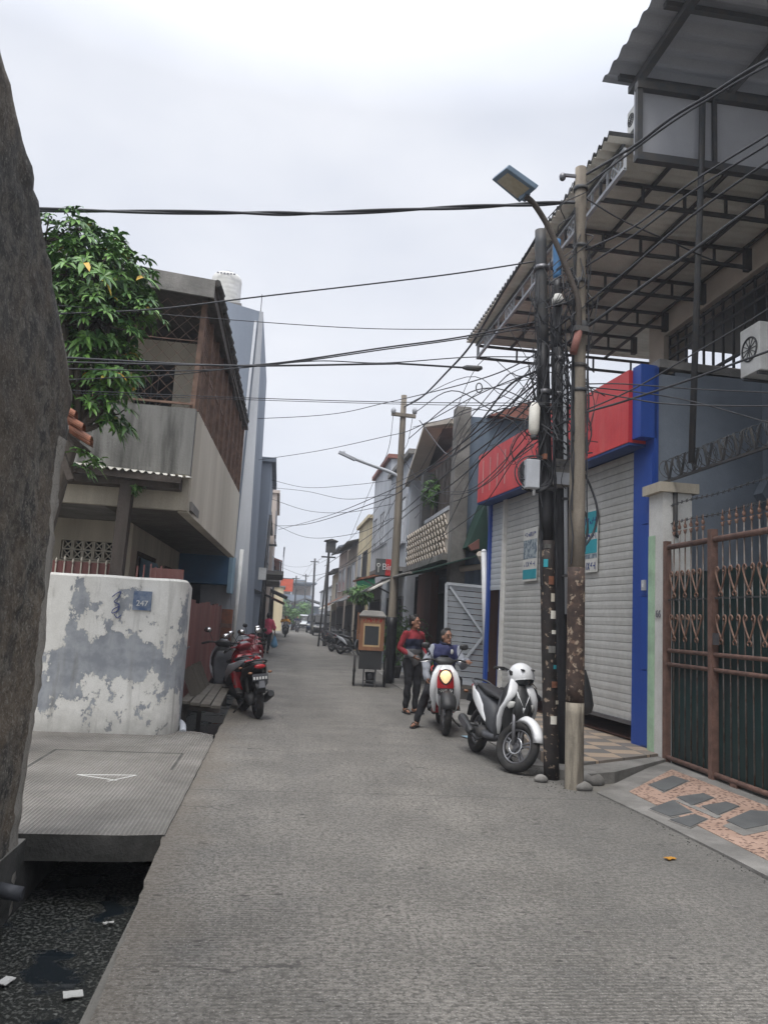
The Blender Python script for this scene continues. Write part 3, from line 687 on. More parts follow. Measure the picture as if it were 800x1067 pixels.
# planks and bench beside the motorcycles
t = thing('plank_deck', 'old wooden plank deck over the drain beside the peeling wall', 'plank deck', (-1.0, 12.4, .3))
for k in range(4):
    x = -1.27+.14*k
    P(t, 'plank', lambda m: m.add([(x, 11.2+.05*k, .33-.02*k), (x+.125, 11.25+.05*k, .325-.02*k), (x+.125, 14.0, .33), (x, 14.0, .34), (x, 11.2+.05*k, .29-.02*k), (x+.125, 11.25+.05*k, .285-.02*k), (x+.125, 14.0, .29), (x, 14.0, .3)], [(0,1,2,3),(7,6,5,4),(0,4,5,1),(1,5,6,2),(2,6,7,3),(3,7,4,0)]), M_wood, world=True)
P(t, 'support', lambda m: (m.beam((-1.28, 11.45, .24), (-.72, 11.45, .2), .08), m.beam((-1.23, 11.45, -.5), (-1.23, 11.45, .22), .08)), M_wooddk, world=True); P(t, 'support', lambda m: (m.beam((-1.28, 13.6, .25), (-.72, 13.6, .25), .08), m.beam((-.8, 13.6, 0), (-.8, 13.6, .24), .07), m.beam((-1.2, 13.6, -.5), (-1.2, 13.6, .24), .07)), M_wooddk, world=True)
t = thing('leaning_boards', 'row of grey boards leaning against the tin fence behind the motorcycles', 'boards', (-1.2, 13, .3))
for k in range(7):
    y = 11.9+.24*k; P(t, 'board', lambda m: m.beam((-1.12, y, .34), (-1.3, y+.03, .72-.02*(k % 3)), .15, .02, (0, 1, 0)), M_wood, world=True)

# ================================================================== LEFT: balcony house
hs = thing('balcony_house', 'old two storey house with mouldy concrete balcony and rusty grille', 'house', (-3, 11, 0))
def hp(name, fn, m, **k): return P(hs, name, fn, m, world=True, **k)
hp('front_wall', lambda m: (m.box(-6.5, -2.6, 13.2, 13.35, 0, 2.3), m.box(-6.5, -2.6, 13.2, 13.35, 2.62, 3.1), m.box(-6.5, -3.62, 13.2, 13.35, 2.3, 2.62), m.box(-2.78, -2.6, 13.2, 13.35, 2.3, 2.62)), M_cream)
def vents(m):
    for i in range(5):
        for j in range(2):
            x = -3.6+.165*i; z = 2.31+.155*j
            m.box(x, x+.16, 13.19, 13.33, z, z+.02); m.box(x, x+.02, 13.19, 13.33, z+.02, z+.15); m.box(x+.14, x+.16, 13.191, 13.33, z+.02, z+.15)
            m.beam((x+.02, 13.22, z+.02), (x+.14, 13.22, z+.15), .018); m.beam((x+.14, 13.225, z+.02), (x+.02, 13.225, z+.15), .018); 
hp('vent_blocks', vents, M_creamw)
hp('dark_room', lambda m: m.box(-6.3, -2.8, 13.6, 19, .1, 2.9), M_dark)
# side wall (faces the road) with two openings
def sidewall(m):
    segs = [(13.2, 13.75, 0, 3.0), (13.75, 15.7, 0, .9), (13.75, 15.7, 2.55, 3.0), (15.7, 16.9, 0, 3), (16.9, 18.4, 0, .7), (16.9, 18.4, 2.5, 3), (18.4, 20.2, 0, 3)]
    for a, b, c, d in segs: m.box(-2.62, -2.5, a, b, c, d)
hp('side_wall', sidewall, M_cream)
for (a, b, z0, z1) in ((13.75, 15.7, .9, 2.55), (16.9, 18.4, .7, 2.5)):
    w = hp('window', lambda m: (m.box(-2.56, -2.48, a, a+.07, z0, z1), m.box(-2.56, -2.48, b-.07, b, z0, z1), m.box(-2.56, -2.48, a+.07, b-.07, z1-.07, z1), m.box(-2.56, -2.48, a+.07, b-.07, z0, z0+.07), m.box(-2.55, -2.5, (a+b)/2-.03, (a+b)/2+.03, z0+.07, z1-.07)), M_wooddk)
    P(w, 'pane', lambda m: m.box(-2.6, -2.58, a, b, z0, z1), M_glass, world=True)
hp('open_shutter', lambda m: m.add([(-2.47, 14.0, 2.45), (-2.15, 13.8, 2.35), (-2.05, 13.8, 1.85), (-2.47, 14.0, 1.75), (-2.47, 14.02, 2.45), (-2.15, 13.82, 2.35), (-2.05, 13.82, 1.85), (-2.47, 14.02, 1.75)], [(0,1,2,3),(7,6,5,4),(0,4,5,1),(1,5,6,2),(2,6,7,3),(3,7,4,0)]), M_awnlb)
# balcony
hp('balcony_slab', lambda m: (m.box(-6.5, -1.32, 10.98, 19.4, 2.98, 3.1)), M_conc)
def soffit(m):
    for k in range(22): m.box(-2.5, -1.34, 11.0+.38*k, 11.0+.38*k+.365, 2.955, 2.975)
hp('soffit_boards', soffit, M_wood)
hp('front_parapet', lambda m: (m.box(-6.5, -1.36, 10.8, 10.95, 3.45, 4.4)), M_mould)
hp('front_fascia', lambda m: (m.box(-6.5, -1.36, 10.82, 10.94, 2.95, 3.446)), M_cream)
hp('side_parapet', lambda m: m.add([(-1.352, 10.955, 2.93), (-1.352, 10.955, 4.42), (-1.12, 18.4, 4.38), (-1.12, 18.4, 2.86), (-1.5, 10.955, 2.93), (-1.5, 10.955, 4.42), (-1.27, 18.4, 4.38), (-1.27, 18.4, 2.86)], [(0,1,2,3),(7,6,5,4),(0,4,5,1),(1,5,6,2),(2,6,7,3),(3,7,4,0)]), M_creamw)
# upper room
hp('upper_wall', lambda m: (m.box(-6.5, -2.55, 12.4, 12.55, 3.1, 5.9), m.box(-1.95, -1.6, 12.4, 12.55, 3.1, 5.9), m.box(-2.55, -1.95, 12.4, 12.55, 5.55, 5.9), m.box(-1.75, -1.6, 12.55, 19, 3.1, 5.9)), M_creamw)
dr = hp('door', lambda m: (m.box(-2.55, -1.95, 12.5, 12.54, 3.1, 5.55), m.box(-2.5, -2.2, 12.46, 12.5, 3.5, 5.4)), M_dark)
P(dr, 'door_grille', lambda m: [m.beam((-2.5+.1*k, 12.44, 3.2), (-2.5+.1*k, 12.44, 5.4), .014) for k in range(4)] and [m.beam((-2.52, 12.44, 3.4+.4*k), (-2.15, 12.44, 3.4+.4*k), .014) for k in range(6)], M_steel, world=True)
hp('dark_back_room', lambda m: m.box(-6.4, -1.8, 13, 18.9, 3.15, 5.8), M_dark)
def lattice(m, P0, P1, z0, z1, st, r, fan=None):
    P0 = Vector(P0); P1 = Vector(P1); L = (P1-P0).length; u = (P1-P0)/L; h = z1-z0; k = -h
    while k < L:
        for sgn in (1, -1):
            a, b = k, k+h
            s0, s1 = max(a, 0), min(b, L)
            if s1 <= s0+.01: continue
            za, zb = (z0+(s0-a), z0+(s1-a)) if sgn > 0 else (z1-(s0-a), z1-(s1-a))
            q0 = P0+u*s0; q1 = P0+u*s1; m.beam((q0.x, q0.y, za), (q1.x, q1.y, zb), r)
        k += st
hp('front_grille', lambda m: (lattice(m, (-2.9, 10.84, 0), (-1.42, 10.84, 0), 4.4, 6.0, .2, .005), m.beam((-2.9, 10.83, 4.47), (-1.42, 10.83, 4.47), .03), m.beam((-2.3, 10.83, 4.47), (-2.3, 10.83, 6), .03), m.beam((-2.9, 10.83, 5.4), (-1.42, 10.83, 5.4), .012)), M_rustgrille)
hp('side_grille', lambda m: (lattice(m, (-1.4, 10.9, 0), (-1.18, 18.3, 0), 4.42, 6.0, .11, .016), [m.beam((-1.37+.22*i/9, 10.95+7.3*i/9, 4.4), (-1.37+.22*i/9, 10.95+7.3*i/9, 6.02), .05) for i in range(10)], m.beam((-1.4, 10.9, 5.2), (-1.18, 18.3, 5.2), .04)), M_rustgrille)
hp('corner_post', lambda m: m.beam((-1.42, 10.88, 4.4), (-1.38, 10.88, 6.02), .07), M_rustgrille)
rf = hp('roof', lambda m: (m.add([(-6.5, 10.55, 6.75), (-1.2, 10.55, 6.2), (-1.12, 18.6, 6.1), (-6.5, 18.6, 6.7), (-6.5, 10.55, 6.68), (-1.2, 10.55, 6.13), (-1.12, 18.6, 6.03), (-6.5, 19.0, 6.63)], [(0,1,2,3),(7,6,5,4),(0,4,5,1),(1,5,6,2),(2,6,7,3),(3,7,4,0)])), M_wooddk)
P(rf, 'fascia', lambda m: m.add([(-6.5, 10.5, 6.62), (-1.22, 10.5, 6.2), (-1.22, 10.5, 5.94), (-6.5, 10.5, 6.3), (-6.5, 10.54, 6.62), (-1.22, 10.54, 6.2), (-1.22, 10.54, 5.94), (-6.5, 10.54, 6.3)], [(0,1,2,3),(7,6,5,4),(0,4,5,1),(1,5,6,2),(2,6,7,3),(3,7,4,0)]), M_conc, world=True)
P(rf, 'ridge_tile', lambda m: [m.tube([(-1.2+.005*k, 10.6+.5*k, 6.2), (-1.19+.005*k, 11.08+.5*k, 6.22)], [.055, .07], 8) for k in range(16)], M_concd, world=True)
P(rf, 'eave_board', lambda m: (m.beam((-1.24, 10.56, 6.03), (-1.16, 18.6, 5.98), .03, .14), m.beam((-1.3, 10.8, 6.03), (-1.1, 18.6, 6.03), .08, .06)), M_wooddk, world=True)
# awning of corrugated sheet
def corr(m, p0, u, v, nu, lu, lv, amp, wl, th=.004):
    """corrugated sheet; ridges run along v, wave along u"""
    p0 = Vector(p0); u = Vector(u).normalized(); v = Vector(v).normalized(); n_ = u.cross(v).normalized()
    n = int(lu/wl*6); vs = []
    for i in range(n+1):
        s = lu*i/n; h = amp*math.sin(2*PI*s/wl)
        vs += [p0+u*s+n_*h, p0+u*s+n_*h+v*lv]
    m.add(vs, [(2*i, 2*i+2, 2*i+3, 2*i+1) for i in range(n)]); m.add([q-n_*th for q in vs], [(2*i, 2*i+1, 2*i+3, 2*i+2) for i in range(n)])
aw = hp('awning', lambda m: corr(m, (-3.3, 10.3, 3.42), (1.9, .1, -.07), (0, .7, .12), 0, 1.95, .62, .018, .1), M_corr)
P(aw, 'rafter', lambda m: (m.beam((-3.3, 10.42, 3.36), (-1.42, 10.42, 3.3), .07, .09), m.box(-3.3, -1.45, 10.5, 10.8, 3.2, 3.36)), M_wooddk, world=True)
hp('timber_post', lambda m: m.beam((-2.2, 10.62, 0), (-2.14, 10.6, 3.3), .2, .16), M_wooddk)
0 and hp('lamp_fitting', lambda m: (m.ell((-1.98, 10.7, 3.12), (.1, .1, .13), 10, 7), m.beam((-1.95, 10.78, 3.1), (-1.55, 10.78, 3.0), .03)), M_rustgrille)
hp('yard_back', lambda m: m.box(-2.45, -2.35, 19.4, 20.4, 0, 3), M_cream)

# small shop with blue awning
t = thing('blue_awning_shop', 'small shop front under a blue box awning beyond the balcony house', 'kiosk', (-1.7, 19.4, 0))
P(t, 'awning_box', lambda m: m.box(-2.6, -1.3, 19.3, 20.4, 2.25, 2.95), M_awnblue, world=True)
P(t, 'awning_end', lambda m: m.box(-1.298, -1.2, 19.28, 20.4, 2.05, 2.98), M_awnlb, world=True)
P(t, 'white_tube', lambda m: m.tube([(-2.3, 19.35, 3.02), (-1.35, 19.3, 3.02)], .035, 8), M_whitem, world=True)
P(t, 'wall', lambda m: (m.box(-2.0, -1.25, 20.1, 20.3, 0, 2.3)), M_lightgrey, world=True)
P(t, 'counter_opening', lambda m: m.box(-2.9, -2.0, 20.0, 20.1, 0, 2.3), M_dark, world=True)
P(t, 'drainpipe', lambda m: (m.tube([(-1.1, 20.1, 0), (-1.05, 20.1, 3.2)], .05, 10)), M_whitem, world=True)
t = thing('orange_cabinet', 'narrow orange cupboard at the end of the tin fence', 'cabinet', (-1.25, 19.5, 0)); P(t, 'carcass', lambda m: m.box(-1.38, -1.12, 19.4, 19.7, 0, 1.65), M_terra, world=True); P(t, 'rail', lambda m: m.box(-1.385, -1.115, 19.385, 19.4, 1.2, 1.3), M_rust, world=True)

# tall grey building
t = thing('tall_grey_building', 'tall windowless blue grey building behind the balcony house', 'building', (-2, 20.6, 0))
P(t, 'wall', lambda m: (m.prism([(-7, 20.5, 0), (-.82, 20.5, 0), (-1.02, 20.5, 9.8), (-2.25, 20.5, 10.05), (-7, 20.5, 10.1)], (0, 6.3, 0))), M_bluegrey, world=True)
P(t, 'plaster_face', lambda m: m.prism([(-1.28, 20.49, 0), (-.815, 20.49, 0), (-1.015, 20.49, 9.8), (-1.12, 20.49, 9.82)], (0, -.03, 0)), M_lightgrey, world=True)
P(t, 'drainpipe', lambda m: m.tube([(-1.36, 20.43, 0), (-1.27, 20.43, 6), (-1.2, 20.43, 9.5)], .04, 8), M_lightgrey, world=True)
P(t, 'coping', lambda m: m.box(-7.05, -2.3, 20.42, 26.8, 10.11, 10.2), M_conc, world=True)
P(t, 'aerial', lambda m: (m.beam((-1.1, 20.7, 9.8), (-1.1, 20.7, 10.4), .02)), M_steel, world=True)
t = thing('water_tank', 'round white water tank on top of the tall grey building', 'water tank', (-2.15, 21.3, 10.1))
def tank(m):
    r = .42; pr = [(0, .02), (r*.97, .02), (r, .06)]
    for k in range(6): z = .1+.13*k; pr += [(r, z), (r*1.015, z+.04), (r, z+.08)]
    pr += [(r*.98, .9), (r*.85, .98), (r*.3, 1.03), (.02, 1.04)]
    m.loft([[(a*math.cos(q*PI/14), a*math.sin(q*PI/14), z) for q in range(28)] for a, z in [(max(a, .01), z) for a, z in pr]])
P(t, 'tank', tank, M_whitem); P(t, 'lid', lambda m: m.tube([(0, 0, 1.03), (0, 0, 1.09)], .18, 16), M_lightgrey); P(t, 'base', lambda m: m.box(-.5, .5, -.5, .5, -.12, .02), M_conc)
M_ltext = plain('grey_print', (.2, .2, .22), .7)
P(t, 'brand_band', lambda m: [m.box(-.25+.09*k, -.19+.09*k, -.433, -.42, .86, .9) for k in range(6)], M_ltext)

# further houses on the left
def house(name, label, cat_, x0, x1, y0, y1, h, wall, feats=(), roof=None, side='L'):
    t = thing(name, label, cat_, ((x0+x1)/2, y0, 0))
    P(t, 'wall', lambda m: m.box(x0, x1, y0, y1, 0, h), wall, world=True)
    fx = x1 if side == 'L' else x0; sg = 1 if side == 'L' else -1
    for (ya, yb, za, zb, kind) in feats:
        if kind in ('window', 'door', 'shop', 'arch'):
            def fr(m):
                m.box(*sorted((fx, fx+sg*.05)), ya, ya+.08, za, zb); m.box(*sorted((fx, fx+sg*.05)), yb-.08, yb, za, zb)
                m.box(*sorted((fx, fx+sg*.05)), ya+.08, yb-.08, zb-.08, zb)
                if kind == 'window': m.box(*sorted((fx, fx+sg*.09)), ya-.05, yb+.05, za-.06, za); m.box(*sorted((fx, fx+sg*.045)), (ya+yb)/2-.03, (ya+yb)/2+.03, za, zb-.08)
            w = P(t, 'window' if kind in ('window', 'arch') else 'door', fr, M_lightgrey if kind == 'window' else M_steel, world=True)
            P(w, 'pane' if kind == 'window' else 'leaf', lambda m: m.box(*sorted((fx+sg*.002, fx+sg*.02)), ya+.08, yb-.08, za, zb-.08), M_glass if kind == 'window' else M_dark, world=True)
        elif kind == 'balcony':
            w = P(t, 'balcony', lambda m: m.box(*sorted((fx+sg*.001, fx+sg*.7)), ya, yb, za, za+.14), M_conc, world=True)
            P(w, 'railing', lambda m: ([m.beam((fx+sg*.66, ya+.05+.15*k, za+.14), (fx+sg*.66, ya+.05+.15*k, zb), .025) for k in range(int((yb-ya)/.15))], m.beam((fx+sg*.66, ya, zb), (fx+sg*.66, yb, zb), .05)), M_lightgrey, world=True)
        elif kind == 'awning':
            P(t, 'awning', lambda m: m.prism([(fx, ya, zb), (fx+sg*1.0, ya, za), (fx+sg*1.0, ya, za-.05), (fx, ya, zb-.05)], (0, yb-ya, 0)), random.choice([M_corrtop, M_terra, M_corr]), world=True)
    if roof:
        rk, rm = roof
        if rk == 'flat': P(t, 'roof', lambda m: m.box(x0-.15, x1+.15, y0-.12, y1+.05, h+.001, h+.16), rm, world=True)
        elif rk == 'gable': 
            xm = (x0+x1)/2
            P(t, 'roof', lambda m: m.prism([(x0-.4, y0-.3, h-.02), (xm, y0-.3, h+(x1-x0)*.22), (x1+.4, y0-.3, h-.02), (x1+.4, y0-.3, h+.08), (xm, y0-.3, h+(x1-x0)*.22+.1), (x0-.4, y0-.3, h+.08)], (0, y1-y0+.4, 0)), rm, world=True)
        elif rk == 'lean':
            P(t, 'roof', lambda m: m.prism([(fx+sg*.6, y0-.1, h-.1), (fx-sg*4, y0-.1, h+1.3), (fx-sg*4, y0-.1, h+1.4), (fx+sg*.6, y0-.1, h)], (0, y1-y0+.1, 0)), rm, world=True)
    return t
house('blue_grey_house', 'dark blue grey house just past the tall windowless building', 'house', -6, -.62, 27, 33, 6.9, M_bluegrey,
      [(28, 29.2, 3.6, 5, 'window'), (30, 31.4, 3.6, 5, 'window'), (28, 32.4, 3.0, 4.0, 'balcony'), (29, 31.5, .1, 2.5, 'shop')], ('flat', M_slate))
house('grey_shophouse', 'grey shophouse with balcony on the left, third before the walker', 'house', -6, -.75, 33.3, 42, 5.8, M_lightgrey,
      [(34, 36, 3.4, 4.8, 'window'), (38, 40, 3.4, 4.8, 'window'), (34, 41, 3.0, 3.9, 'balcony'), (34, 37, .1, 2.6, 'shop'), (38, 41, .1, 2.6, 'shop')], ('flat', M_conc))
house('pinkish_house', 'narrow tall pinkish house on the left behind the walker', 'house', -6, -.55, 42.3, 52, 8.2, M_pinkw,
      [(43, 45, 6, 7.3, 'window'), (47, 50, 6, 7.3, 'window'), (43, 45, 3.4, 4.8, 'window'), (47, 50, 3.4, 4.8, 'window'), (43, 51, 2.6, 3.0, 'awning'), (43, 46, .1, 2.5, 'shop'), (47, 51, .1, 2.5, 'shop')], ('flat', M_pinkw))
house('low_cream_house', 'low cream house far down on the left side', 'house', -6, -.6, 52.5, 66, 5.2, M_cream,
      [(54, 56, 3.2, 4.4, 'window'), (60, 63, 3.2, 4.4, 'window'), (54, 65, 2.4, 2.8, 'awning'), (54, 60, .1, 2.3, 'shop')], ('lean', M_redroof))
house('far_yellow_house', 'pale yellow house front far down the street behind the rider', 'house', -7, 0.35, 76, 84, 4.2, M_yellow, [(77, 79, 2.4, 3.6, 'window')], ('flat', M_conc))
t = thing('draped_stall', 'stall covered with brown and blue cloth at the foot of the blue grey house', 'stall', (-.75, 27.8, 0))
P(t, 'cloth', lambda m: [m.box(-1.1, -.68+.03*math.sin(k*2.2), 27.2+.3*k, 27.5+.3*k, .1, 2.1+.1*math.sin(k)) for k in range(9)], M_ground, world=True); P(t, 'tarpaulin', lambda m: [m.box(-1.35+.08*k, -1.28+.08*k, 26.6+.03*(k % 2), 26.7+.03*(k % 2), .15, 2.45-.03*k) for k in range(6)], M_awnblue, world=True)
P(t, 'canopy', lambda m: m.prism([(-1.1, 26.9, 2.5), (-.3, 26.9, 2.2), (-.3, 26.9, 2.17), (-1.1, 26.9, 2.45)], (0, 3, 0)), M_steel, world=True)
t = thing('meter_box_pole', 'thin dark pole with a pale box against the blue grey house', 'pole', (-.6, 25.5, 0)); P(t, 'pole', lambda m: m.tube([(-.62, 26.0, 0), (-.5, 26.0, 4.9)], .05, 8), M_steel, world=True); P(t, 'box', lambda m: m.box(-.75, -.5, 25.85, 25.96, 2.7, 3.1), M_whitem, world=True)

# ================================================================== RIGHT: shop with shutters
A = Vector((4.91, 9.68, 0)); U = Vector((-.085, 1, 0)).normalized(); NR = Vector((-U.y, U.x, 0))   # NR points to the road
def W(s, d, z): return A+U*s+NR*d+Vector((0, 0, z))
def fb(m, s0, s1, d0, d1, z0, z1):
    vs = [W(s, d, z) for z in (z0, z1) for s, d in ((s0, d0), (s1, d0), (s1, d1), (s0, d1))]
    m.add(vs, [(0,3,2,1),(4,5,6,7),(0,1,5,4),(1,2,6,5),(2,3,7,6),(3,0,4,7)])
def onw(px, py, d=0.0):     # pixel -> (s, z) on the facade plane pushed out by d
    r = ray(px, py); p0 = A+NR*d; k = (p0-O).dot(NR)/r.dot(NR); p = O+r*k; return (p-p0).dot(U), p.z
SE = 6.45
sh = thing('shutter_shop', 'closed shop with pale roller shutters, red sign board and blue end pillar', 'shop', A)
def sp(name, fn, m, **k): return P(sh, name, fn, m, world=True, **k)
s_p = onw(658, 700)[0]
sp('pillar', lambda m: (fb(m, 0, s_p, -.06, 0, .13, 5.28)), M_blue)
sp('pillar_face', lambda m: [fb(m, .02, s_p*.52, .001, .02, .16+.98*k, .16+.98*k+.965) for k in range(4)], M_blue)
sp('wall_above', lambda m: (fb(m, .22, SE, -.3, -.165, 4.2, 5.25), fb(m, s_p, SE, -.16, -.1, 4.2, 4.3)), M_navy)
sb = sp('sign_board', lambda m: fb(m, .22, SE, -.05, .27, 4.23, 5.27), M_redsign)
P(sb, 'sign_end', lambda m: fb(m, .0, .215, -.04, .21, 4.27, 5.3), M_blue, world=True)
P(sb, 'sign_underside', lambda m: fb(m, .22, SE, .0, .26, 4.19, 4.226), M_navy, world=True)
for k in range(4): P(sb, 'faded_stroke', lambda m: fb(m, SE-.35-.42*k, SE-.3-.42*k, .271, .276, 4.4, 5.1), mat('faded_pink', (.6, .3, .28), rough=.6), world=True)
s_d, z_d = onw(523, 600)
def shut(m, s0, s1, z0, z1, d=-.06, st=.115):
    n = int((z1-z0)/st); st = (z1-z0)/n
    for i in range(n):
        a = z0+i*st; pr = [(a, d), (a+st*.03, d+.004), (a+st*.5, d+.009), (a+st*.93, d+.006), (a+st*.96, d-.004)]
        vs = [W(s, q, z) for z, q in pr for s in (s0, s1)]
        m.add(vs, [(2*j, 2*j+1, 2*j+3, 2*j+2) for j in range(4)])
        m.add([W(s, q, z) for z, q in ((a+st*.96, d-.004), (a+st, d-.014)) for s in (s0, s1)], [(0, 1, 3, 2)])
s_m = onw(590, 600)[0]
b1 = sp('roller_shutter', lambda m: shut(m, s_p, s_m-.04, .41, 4.2), M_shutter); b2 = sp('roller_shutter', lambda m: shut(m, s_m+.04, s_d-.03, .41, 4.2), M_shutter)
for (q, a, b_s) in ((b1, s_p, s_m-.04), (b2, s_m+.04, s_d-.03)): P(q, 'bottom_rail', lambda m: fb(m, a, b_s, -.07, -.02, .36, .409), M_alu, world=True)
sp('guide_rail', lambda m: (fb(m, s_m-.04, s_m+.04, -.08, .0, .42, 4.2)), M_whitem); sp('guide_rail', lambda m: fb(m, s_d-.03, s_d+.06, -.09, .01, .15, 4.2), M_whitem)
sp('roller_shutter', lambda m: shut(m, s_d+.06, SE-.12, 2.35, 4.2), M_shut2)
sp('doorway', lambda m: fb(m, s_d+.06, SE-.12, -.3, -.25, .15, 2.4), M_navy)
sp('far_pillar', lambda m: fb(m, SE-.12, SE, -.06, 0, .15, 5.25), M_blue)
sp('dark_floor', lambda m: (fb(m, s_p, s_d, -1.6, -1.5, .15, .6), fb(m, s_p, s_d, -1.5, -.1, .151, .16)), M_brick)
sp('side_wall', lambda m: (fb(m, .05, SE-.05, -7, -1.7, .12, 5.15), fb(m, .03, .2, -1.69, -.065, .12, 5.2)), M_slate)
sp('roof', lambda m: fb(m, -.02, SE+.02, -7, -.06, 5.285, 5.4), M_conc)
# posters
def poster(px0, py0, px1, py1, label, hue, txt):
    s0, zt = onw(px0, (py0+0), -.0); s1, zb = onw(px1, py1, -.0); s0, s1 = sorted((s0, s1)); zt = onw(px0, py0)[1]; zb = onw(px0, py1)[1]
    t = thing('poster', label, 'poster', W((s0+s1)/2, 0, zb))
    P(t, 'sheet', lambda m: fb(m, s0, s1, -.022, -.014, zb, zt), M_paper, world=True)
    h = zt-zb; pk = [P(t, 'colour_panel', lambda m: fb(m, s0+.015, s1-.015, -.0135, -.011, zb+h*a, zb+h*b), mm, world=True) for a, b, mm in hue]
    for (tx, fz, sz) in txt:
        P(t, 'print', lambda m: glyphs(m, W((s0+s1)/2, -.009, zb+h*fz), -U, (0, 0, 1), (s1-s0)*.8, sz, len(tx), len(tx)), M_ink if sz < .12 else M_paper, world=True)
M_teal = mat('teal_print', (.03, .3, .36), (.025, .26, .32), rough=.6); M_pic = mat('photo_print', (.12, .16, .2), (.35, .4, .42), scale=9, rough=.6, lo=.45, hi=.55)
poster(545, 552, 558, 606, 'narrow poster with blue foot on the farther shutter, left of the black poles', [(.04, .22, M_teal), (.42, .78, M_pic)], [('MENU', .32, .09), ('DAFTAR', .88, .08)])
poster(608, 533, 621, 597, 'teal poster with white strips on the nearer shutter, right of the concrete pole', [(.62, .97, M_teal), (.3, .52, M_teal), (.22, .29, M_pic)], [('PROMO', .82, .1), ('HUB 0812', .57, .075), ('TELP', .1, .11)])
# switch on blue pillar
s_, z_ = onw(673, 610); t = thing('wall_switch', 'small grey switch box on the blue pillar', 'switch'
 , W(s_, .02, z_)); P(t, 'box', lambda m: fb(m, s_-.04, s_+.04, .021, .05, z_-.07, z_+.07), M_lightgrey, world=True); P(t, 'button', lambda m: fb(m, s_-.015, s_+.015, .051, .057, z_-.03, z_+.02), M_white, world=True)

# tiled forecourt
E_ = [G(613, 813, .12), G(684, 786, .12)]
mb = MB()
fc = [(3.38, 8.35), (3.75, 8.62), (4.98, 9.62), (4.98, 9.7)]
poly = [(3.4, 8.5), (4.93, 9.45), (4.9, 9.7), (6.2, 9.75), (5.7, 15.9), (4.35, 16.0), (4.1, 15.4), (3.85, 13), (3.3, 9.6), (3.25, 8.9)]
mb.prism([(x, y, -.3) for x, y in poly], (0, 0, .43)); fo_ = mb.build('forecourt', M_tiles, kind='structure')
mb = MB(); mb.prism([(x, y, -.3) for x, y in [(3.12, 8.3), (3.42, 8.1), (3.75, 8.25), (4.98, 9.32), (4.93, 9.44), (3.42, 8.52), (3.25, 8.9), (3.18, 8.9)]], (0, 0, .40)); mb.build('kerb', M_conc, kind='structure')
mb = MB(); mb.prism([(x, y, -.3) for x, y in [(3.05, 9.0), (3.25, 8.92), (3.3, 9.6), (3.85, 13), (4.1, 15.4), (4.35, 16.0), (4.2, 17.5), (6, 17.5), (6, 60), (3.6, 60), (3.4, 30), (3.0, 20), (3.0, 12)]], (0, 0, .315)); mb.build('pavement', M_conc, kind='structure')

# pebble ramp in front of the gate
def rz(x): return .015+(x-3.3)/1.5*.05
mb = MB(); rp = [(3.28, 7.62), (4.84, 9.28), (4.9, 9.0), (4.95, 5.0), (4.95, 2.0), (3.46, 2.0), (3.42, 5.4), (3.36, 6.6)]
mb.prism([(x, y, -.3) for x, y in rp], (0, 0, .3)); 
for i in range(len(mb.v)//2, len(mb.v)): mb.v[i].z = rz(mb.v[i].x)
mb.build('ramp', M_conc, kind='structure')
mb = MB(); rp2 = [(3.62, 7.62), (4.66, 8.72), (4.7, 5.6), (4.7, 2.2), (3.66, 2.2), (3.64, 5.4)]
mb.prism([(x, y, -.1) for x, y in rp2], (0, 0, .1)); 
for i in range(len(mb.v)): mb.v[i].z = rz(mb.v[i].x)+(.006 if i >= 6 else -.05)
mb.build('pebble_strip', M_peb, kind='structure')
def rtile(px, label):
    c = [G(x, y, .05) for x, y in px]; mb = MB(); top = [Vector((q.x, q.y, rz(q.x)+.014)) for q in c]
    mb.prism([q-Vector((0, 0, .012)) for q in top], (0, 0, .012)); o = mb.build('slate_tile', M_dtile); cc_ = sum(top, Vector())/4
    bed = MB(); bed.prism([cc_+(q-cc_)*1.09-Vector((0, 0, .03)) for q in top], (0, 0, .0235)); bed.build('mortar_bed', M_conc, o)
    return tag(o, label, 'tile', None)
def tl(pts): return [(560+x*.3, 720+y*.3) for x, y in pts]
rtile(tl([(388, 325), (470, 300), (522, 318), (440, 350)]), 'lone grey slate tile in the pebbles nearest the blue pillar')
rtile(tl([(485, 368), (575, 360), (612, 375), (535, 398)]), 'grey slate tile of the middle group, closest to the gate post')
rtile(tl([(390, 402), (470, 378), (535, 418), (460, 430)]), 'grey slate tile of the middle group, farthest left')
rtile(tl([(570, 400), (655, 390), (700, 405), (625, 432)]), 'grey slate tile of the middle group, farthest right')
rtile(tl([(460, 440), (545, 426), (590, 442), (530, 466)]), 'grey slate tile of the middle group, lowest toward the road')
rtile(tl([(655, 450), (740, 420), (840, 430), (840, 462), (720, 480)]), 'large grey slate tile at the right end of the pebble ramp')
mb = MB()
b_ = [G(*q, .05) for q in tl([(475, 378), (492, 378), (640, 436), (622, 442)])]
mb.prism([Vector((q.x, q.y, rz(q.x)+.004)) for q in b_], (0, 0, .008)); mb.build('ramp_rib', M_conc, kind='structure')

